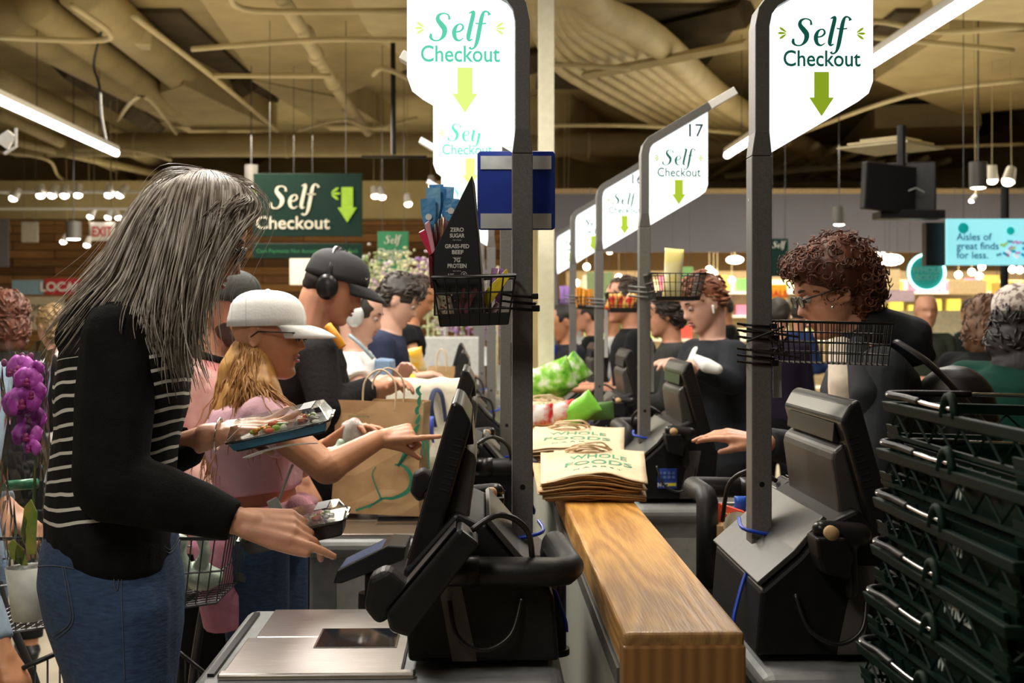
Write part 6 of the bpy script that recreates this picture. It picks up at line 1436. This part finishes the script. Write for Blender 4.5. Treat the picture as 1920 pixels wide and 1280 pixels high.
c = MB(); c.chain([W(1608, 650, YK - .13), W(1625, 740, YK - .2), W(1640, 840, YK - .18)], [.03, .045, .05]); c.build('jacket_front', jack, K, remesh=.007, sm=2)
MB().tube(catmull([W(1680, 640, YK - .17), W(1740, 680, YK - .22), W(1800, 740, YK - .2), W(1850, 800, YK - .15)], 6), .022, 8, ry=.3).build('shoulder_strap', M['black'], K, smooth=True)
single(MB().chain([W(1790, 760, YK), W(1800, 900, YK)], [.11, .13]), 'backpack', M['black'], 'black shoulder bag carried by the person with curly auburn hair', 'bag', remesh=.01)
MB().ell(W(1561, 576, YK - .088), .004).build('earring', M['chrome'], K)
# ---------------- L, M, N, O and the far shoppers
pL_, JL_ = simple(1316, 566, 5.5, 'red haired person with a white earbud and open dark shirt over a white tee', PI + .35, .38, .12, 1.02, 'skin3', (.03, .034, .042), (.20, .07, .03), vox=.007, detail=True, bw=1.1, bulk=1.08,
     blobs=[((-.02, 0, .035), (.094, .079, .086)), ((.02, 0, .07), (.07, .066, .045)), ((-.055, 0, .0), (.05, .072, .05))], wrl=W(1300, 690, 5.2), ell=W(1370, 715, 5.25), wrr=W(1290, 690, 5.35), elr=W(1275, 720, 5.6))
c = MB(); f_ = JL_['f']; c.chain([JL_['neck'] + f_ * .07 - z3 * .05, JL_['neck'] + f_ * .105 - z3 * .16, JL_['neck'] + f_ * .09 - z3 * .34], [.03, .045, .05]); c.build('white_tee', M['white'], pL_, remesh=.008)
MB().rc(JL_['M'] @ V((-.0, .083, -.02)), JL_['M'] @ V((.008, .084, -.045)), .006, .004).build('earbud', M['white'], pL_, smooth=True)
single(MB().chain([W(1305, 672, 5.15), W(1325, 685, 5.12), W(1345, 692, 5.1)], [.018, .03, .022]), 'wrapped_item', M['white'], 'white wrapped item tucked under the arm of the red haired person', 'package', remesh=.006)
simple(1243, 588, 6.85, 'person with short dark hair and a loose grey top', PI, .15, .05, .97, 'skin', (.06, .063, .058), (.025, .015, .01), detail=True, blobs=[((-.02, 0, .03), (.1, .088, .09)), ((-.06, 0, -.02), (.06, .08, .07))], hn=.012, hsc=28)
simple(1168, 560, 7.1, 'person in a black tee behind the red chip basket', PI + .1, .1, .03, 1.05, 'skin', (.012, .013, .016), (.05, .03, .02), sleeves='short')
pO, JO = simple(1052, 602, 8.6, 'person with a blue lanyard far down the right row', PI + .3, .4, .1, .98, 'skin2', (.03, .03, .045), (.015, .01, .01))
MB().tube([JO['neck'] + JO['f'] * .09, JO['neck'] + JO['f'] * .12 - z3 * .25], .014, 6).build('lanyard', M['blue'], pO)
simple(1737, 582, 9.0, 'balding person with glasses facing the camera in the far aisle', -1.6, .05, 0, 1, 'skin', (.06, .07, .05), (.08, .06, .05), blobs=[((-.045, 0, .01), (.06, .08, .07))])
simple(1852, 600, 6.2, 'person with long brown hair and a black coat seen from behind', .9, .1, .1, 1, 'skin', (.010, .010, .011), (.10, .045, .02), blobs=[((-.015, 0, .025), (.112, .1, .098)), ((-.06, 0, -.06), (.075, .1, .10)), ((-.06, 0, -.12), (.06, .09, .06))], hn=.014, hsc=22, bulk=1.2)
pR_, JR_ = simple(1912, 600, 4.7, 'person in a leopard print beanie and dark green coat at the right edge', .9, .1, .05, 1, 'skin', (.006, .055, .040), (.012, .009, .009), blobs=[((-.03, 0, .0), (.09, .085, .08)), ((-.065, 0, -.08), (.06, .095, .10)), ((-.07, -.02, -.17), (.05, .095, .10))], bulk=1.3, bw=1.2)
leo = ramp_mat('leopard_knit', 'noise', 45, [(.42, (.20, .15, .13)), (.5, (.55, .48, .44)), (.6, (.62, .56, .52))], .9, bump=.4)
hl_mesh(pR_, 'beanie', leo, JR_, [((-.008, 0, .050), (.112, .098, .088))], .007)
for i, (x, y, Y, c, hcol, yw) in enumerate([(1460, 590, 8.5, (.018, .014, .03), (.02, .015, .01), 1.2), (1820, 585, 10.5, (.04, .05, .05), (.02, .01, .01), 2.0), (1505, 588, 11.5, (.02, .04, .14), (.03, .02, .02), .5), (1140, 596, 11, (.6, .6, .62), (.03, .02, .02), 3.0), (1075, 600, 12, (.35, .38, .35), (.05, .03, .02), 3.3), (1355, 578, 12.5, (.02, .02, .02), (.02, .015, .01), 3.1), (1100, 590, 9.6, (.01, .01, .012), (.02, .015, .01), 3.0)]):
    simple(x, y, Y, ['shopper in a dark top half hidden by the nearest right post', 'dark haired shopper far back between the round sign and the beanie', 'distant shopper with a blue cap left of the curly hair', 'distant shopper in a pale top behind the third right post', 'distant shopper in grey beside the cream column', 'distant dark shopper right of the red haired person', 'distant shopper in black between the fourth and third right posts'][i], yw, .1, 0, 1, ['skin', 'skin2'][i % 2], c, hcol, vox=.013)
# ================================================================ foreground food boxes, cart, orchid
def food_box(name, label, o, xd, yd, l, w, h, lid, mat_side, food=True):
    t = thing(name, label, 'food box', o); x = V(xd).normalized(); y = V(yd); y = (y - x * y.dot(x)).normalized(); z = x.cross(y).normalized()
    P = lambda a, b, c: V(o) + x * a + y * b + z * c
    def rr(a0, a1, b0, b1, c, r=.012):
        out = []
        for ca, cb, s0 in ((a1 - r, b1 - r, 0), (a0 + r, b1 - r, 90), (a0 + r, b0 + r, 180), (a1 - r, b0 + r, 270)):
            for k in range(4): q = math.radians(s0 + 30 * k); out.append(P(ca + r * math.cos(q), cb + r * math.sin(q), c))
        return out
    MB().loft([rr(.012, l - .012, .010, w - .010, 0), rr(.004, l - .004, .003, w - .003, h)]).build('tray', M['black2'], t, bev=.001)
    MB().loft([rr(.011, l - .011, .0085, .010, .004, .0005), rr(.004, l - .004, .0015, .003, h - .003, .0005)]).build('tray_side', mat_side, t)
    MB().loft([rr(-.003, l + .003, -.003, w + .003, h - .001), rr(-.003, l + .003, -.003, w + .003, h + .003)]).build('tray_rim', M['clear'], t)
    m = MB(); m.loft([rr(0, l, 0, w, h + .003), rr(.012, l - .012, .012, w - .012, h + lid)], cap=False); m.f.append(list(range(16, 32))[:16] if False else list(range(len(m.v) - len(rr(0, l, 0, w, 0)), len(m.v)))); m.m.append(0); m.build('clear_lid', M['clear'], t)
    for e in (.02, w - .02): pass
    if food:
        random.seed(int(l * 999)); fc = [((.80, .34, .03), 'shrimp'), ((.85, .45, .08), 'shrimp'), ((.35, .55, .08), 'leaf'), ((.7, .66, .55), 'rice'), ((.75, .15, .08), 'salmon'), ((.15, .35, .05), 'leaf')]
        MB().loft([rr(.012, l - .012, .010, w - .010, h - .006), rr(.012, l - .012, .010, w - .010, h - .001)]).build('rice', colm((.62, .56, .45), .8, bump=.4, bscale=300), t)
        for k in range(26):
            a = random.uniform(.02, l - .02); b = random.uniform(.014, w - .014); c, n_ = fc[k % 3] if a < l * .4 else random.choice(fc[2:5])
            R = Matrix.Rotation(random.uniform(0, 3), 3, 'Z'); MB().ell(P(a, b, h + .002 + random.uniform(0, .005)), (random.uniform(.006, .012), random.uniform(.004, .007), random.uniform(.003, .007)), R, 10, 6).build(n_, colm(c, .4), t, smooth=True)
        MB().prism([P(.004, .006, h + .006), P(.03, .006, h + lid * .75), P(.03, .04, h + lid * .75), P(.004, .04, h + .006)], z * .001).build('price_label', colm((.75, .7, .68)), t)
        MB().prism([P(.006, .008, h + .0075), P(.013, .008, h + .011), P(.013, .038, h + .011), P(.006, .038, h + .0075)], z * .001).build('red_label', colm((.6, .04, .06)), t)
        MB().prism([P(l - .055, .02, h + lid + .0005), P(l - .03, .02, h + lid + .0005), P(l - .03, w - .015, h + lid + .0005), P(l - .055, w - .015, h + lid + .0005)], z * .0008).build('dark_label', colm((.04, .035, .04)), t)
    return t
Y1 = YA - .0
food_box('food_box', 'upper clear lidded sushi box with blue side, held in the raised hand', W(428, 853, Y1 - .06), W(600, 815, Y1 - .06) - W(428, 853, Y1 - .06), (0, 1, .12), .205, .115, .022, .030, mat('blue_film', (.03, .17, .30), .3, var=.2, nscale=20))
food_box('food_box', 'lower clear lidded black food box, held in the lowered hand', W(452, 1046, YA - .14), W(646, 1006, YA - .14) - W(452, 1046, YA - .14), (0, 1, .10), .205, .10, .030, .026, M['black2'])
g = [[W(455 + 130 * u + 12 * v, 858 - 26 * u - 8 * math.sin(u * 3) * 1.0, YA - .04 + .07 * v) for u in [q / 8 for q in range(9)]] for v in (0, .33, .66, 1)]
single(MB().sheet(g), 'napkin', M['white'], 'white napkin under the upper food box', 'napkin', smooth=True, solid=.002)
# dangling strap with buckle beside the white cap shopper is part of the bag; red wrapped produce
t = thing('wrapped_produce', 'produce in a knotted clear white bag held beside the pointing arm', 'produce', W(655, 850, 3.5))
bagm = ramp_mat('produce_bag', 'noise', 22, [(.38, (.55, .62, .55)), (.5, (.75, .75, .70)), (.62, (.60, .10, .12))], .25, bump=.5)
m = MB(); m.ell(W(664, 812, 3.5), (.038, .035, .042)); m.noise(.012, 30, 5); m.build('bag', bagm, t, remesh=.005, sm=1)
m = MB(); m.ell(W(640, 832, 3.47), (.014, .014, .014)); m.chain([W(640, 832, 3.47), W(628, 845, 3.45), W(620, 850, 3.45)], [.010, .014, .018]); m.noise(.006, 40, 6); m.build('knot', colm((.42, .58, .45), .3, bump=.4), t, remesh=.005, sm=1)
# shopping cart behind the grey haired shopper
def cart():
    t = thing('shopping_cart', 'grey wire shopping cart behind the grey haired shopper', 'shopping cart', (-.9, 3.2, 0))
    x0, x1 = -1.42, W(428, 0, 3.0).x; y0, y1 = 2.98, 3.40
    def P(u, v, w): 
        k = .03 * (1 - w); zb = .88 - .10 * (1 - u) ; zt = 1.035 - .0 * u
        return V((x0 + k + (x1 - x0 - 2 * k) * u, y0 + k + (y1 - y0 - 2 * k) * v, zb + (zt - zb) * w))
    for w, r in ((1, .0045), (.5, .0028), (0, .004)):
        MB().tube([P(0, 0, w), P(1, 0, w), P(1, 1, w), P(0, 1, w)], r, 6, closed=True).build('rail', M['dsteel'], t, smooth=True)
    m = MB()
    for i in range(29): u = i / 28; m.tube([P(u, 0, 1), P(u, 0, 0), P(u, 1, 0), P(u, 1, 1)], .0019, 5)
    for i in range(1, 13): v = i / 13; m.tube([P(0, v, 1), P(0, v, 0), P(1, v, 0), P(1, v, 1)], .0019, 5)
    m.build('wire_mesh', M['dsteel'], t)
    for v in (0, 1):
        a = P(.08, v, 0); MB().tube(catmull([P(.02, v, 1), a, V((a.x + .1, a.y, .5)), V((a.x + .05, a.y, .14))], 5), .011, 8).build('leg', M['dsteel'], t, smooth=True)
        b = P(.85, v, 0); MB().tube(catmull([b, V((b.x - .05, b.y, .5)), V((b.x - .02, b.y, .14))], 5), .011, 8).build('leg', M['dsteel'], t, smooth=True)
        for c in (V((a.x + .05, a.y, .06)), V((b.x - .02, b.y, .06))): MB().tube([c + V((0, -.014, 0)), c + V((0, .014, 0))], .058, 20).build('wheel', M['rubber'], t)
    MB().tube([P(0, 0, 1) + V((.02, 0, .12)), P(0, 1, 1) + V((.02, 0, .12))], .014, 12).build('handle', M['green'], t, smooth=True)
    MB().tube([W(-5, 912, 2.95), W(70, 906, 2.95)], .012, 12).build('green_handle', mat('green_handle', (.02, .20, .10), .3), t, smooth=True)
    # lower rack seen below the basket
    g = MB(); a = W(20, 1262, 2.95); b = W(112, 1222, 2.95); g.tube([W(12, 1275, 2.95), a, b, W(180, 1200, 3.1)], .006, 8)
    for k in range(5): p = a.lerp(b, k / 4); g.tube([p, p - V((0, 0, .3))], .0025, 5)
    g.build('lower_rack', M['wire'], t, smooth=True); g = MB()
    g.tube([W(322, 1210, 3.0), W(385, 1262, 3.0), W(410, 1300, 3.0)], .005, 8)
    for k in range(6): p = W(322, 1210, 3.0).lerp(W(385, 1262, 3.0), k / 5); g.tube([p, p - V((0, 0, .3))], .0022, 5)
    g.build('lower_rack', M['wire'], t, smooth=True)
    return t
cart()
for k, (x, y, r, l) in enumerate([(335, 1085, .05, 'left'), (375, 1078, .055, 'right')]):
    m = MB(); m.ell(W(x, y, 3.15), (r, r, r * .6)); m.chain([W(x + 5, y - 20, 3.12), W(x + 8, y - 45, 3.11), W(x + 4, y - 75, 3.11)], [.02, .012, .018]); m.noise(.014, 26, k)
    single(m, 'produce_bag', colm((.50, .60, .50), .25, bump=.4, bscale=60), l + ' knotted pale green produce bag lying in the cart', 'produce bag', remesh=.006)
# potted orchid in cellophane
t = thing('orchid', 'purple orchid wrapped in clear cellophane standing in the cart at the left edge', 'orchid', W(45, 1160, 2.85))
YO = 2.85
pet = ramp_mat('orchid_petal', 'noise', 30, [(.35, (.28, .02, .27)), (.65, (.50, .08, .50))], .5, bump=.1)
cen = colm((.22, .01, .10), .5)
def bloom(px, py, s, seed):
    random.seed(seed); c = W(px, py, YO - .03 + random.uniform(-.02, .02)); ry = random.uniform(-.5, .5); T = Matrix.Translation(c) @ Matrix.Rotation(random.uniform(-.4, .4), 4, 'Z') @ Matrix.Rotation(random.uniform(-.3, .3), 4, 'X') @ Matrix.Rotation(ry * .4, 4, 'Y')
    f = MB()
    for a, L, wd in ((90, .034, .020), (200, .034, .018), (340, .034, .018)) + ((10, .040, .034), (170, .040, .034)):
        a = math.radians(a + random.uniform(-8, 8)); d = V((math.cos(a), 0, math.sin(a))); e = V((-math.sin(a), 0, math.cos(a))); g = []
        for i in range(7):
            u = i / 6; w = wd * math.sin(PI * min(1, .12 + .88 * u)) ** .6 * s; g.append([T @ (d * L * u * s + e * w * q * .9 + V((0, -.008 * u * (1 - u) * 4 * s + .006 * q * q, 0))) for q in (-1, -.5, 0, .5, 1)])
        f.sheet(g)
    b = f.build('flower', pet, t, smooth=True, solid=.0012)
    m = MB(); m.ell(T @ V((0, -.010 * s, -.006 * s)), (.007 * s, .009 * s, .010 * s)); m.ell(T @ V((0, -.014 * s, -.014 * s)), (.009 * s, .004, .006 * s)); m.build('flower_lip', cen, b, smooth=True)
for k, (x, y, s) in enumerate([(38, 688, .8), (52, 712, .8), (28, 693, .7), (62, 735, .75), (45, 752, 1.05), (38, 758, 1.0), (58, 785, .85), (50, 815, .85), (58, 838, .6), (66, 690, .5)]): bloom(x, y, s, k)
for x, y in ((42, 668), (52, 672), (8, 680), (58, 668)): MB().ell(W(x, y, YO), (.007, .006, .009)).build('bud', colm((.20, .04, .12)), t, smooth=True)
MB().tube(catmull([W(40, 665, YO), W(52, 720, YO), W(62, 800, YO), W(66, 880, YO), W(60, 980, YO)], 6), .0035, 8).build('stem', colm((.10, .16, .04)), t, smooth=True)
for q in ([(52, 1040), (38, 1000), (45, 950), (58, 935), (70, 960), (66, 1040)], [(40, 1060), (18, 1045), (14, 1020), (24, 1010), (46, 1030), (52, 1060)]):
    MB().prism([W(x, y, YO - .04) for x, y in q], (0, .004, 0)).build('leaf', ramp_mat('orchid_leaf', 'noise', 20, [(.35, (.10, .22, .03)), (.65, (.30, .28, .05))], .5), t, bev=.002)
MB().tube([W(52, 1062, YO), W(55, 1160, YO)], [.048, .036], 20).build('pot', colm((.62, .63, .58), .5), t, smooth=True)
rings = []
for j in range(14):
    v = j / 13; c = W(38 + 10 * v, 648 + 420 * v, YO); r = .062 - .02 * v + (.012 if j == 0 else 0); rings.append([c + V((math.cos(a) * r * (1 + .12 * math.sin(5 * a + j)), math.sin(a) * r * .9 * (1 + .12 * math.cos(4 * a + j)), .012 * math.sin(6 * a) * (j == 0))) for a in [2 * PI * k / 30 for k in range(30)]])
MB().loft(rings, cap=False).build('cellophane', M['cello'], t)
# flower stall and packs in the background between left lanes
t = thing('display_counter', 'grey white lane end counter with flowers behind the far left shoppers', 'counter', W(860, 720, 9.2))
a = W(790, 800, 9.2); b = W(905, 632, 9.2); MB().bx(a.x, b.x, 9.2, 9.6, 0, b.z).build('cabinet', colm((.5, .5, .48)), t, bev=.01)
random.seed(31)
for k in range(34):
    x = random.uniform(690, 940); y = random.uniform(490, 630) if x > 790 else random.uniform(485, 540); c = random.choice([(.62, .60, .62), (.38, .22, .50), (.55, .60, .35), (.25, .35, .15), (.7, .66, .45), (.6, .45, .6)])
    g = MB(); p = W(x, y, 10.5 + random.random())
    for q in range(26): g.ell(p + V((random.gauss(0, .06), random.gauss(0, .06), random.gauss(0, .08))), (random.uniform(.008, .03), .012, random.uniform(.008, .022)), nu=6, nv=4)
    g.tube([p, V((p.x, p.y, .9))], .008, 5)
    single(g, 'flower_bunch', colm(c, .7), 'blurred flower bunch on the stall behind the far left lanes', 'flowers', 'flower bunches on the stall', smooth=True)
single(MB().bx(W(690, 0, 11).x, W(950, 0, 11).x, 10.4, 11.6, 0, .9), 'flower_stall', colm((.45, .45, .42)), 'low grey flower stall behind the far left lanes', 'stall', bev=.01)
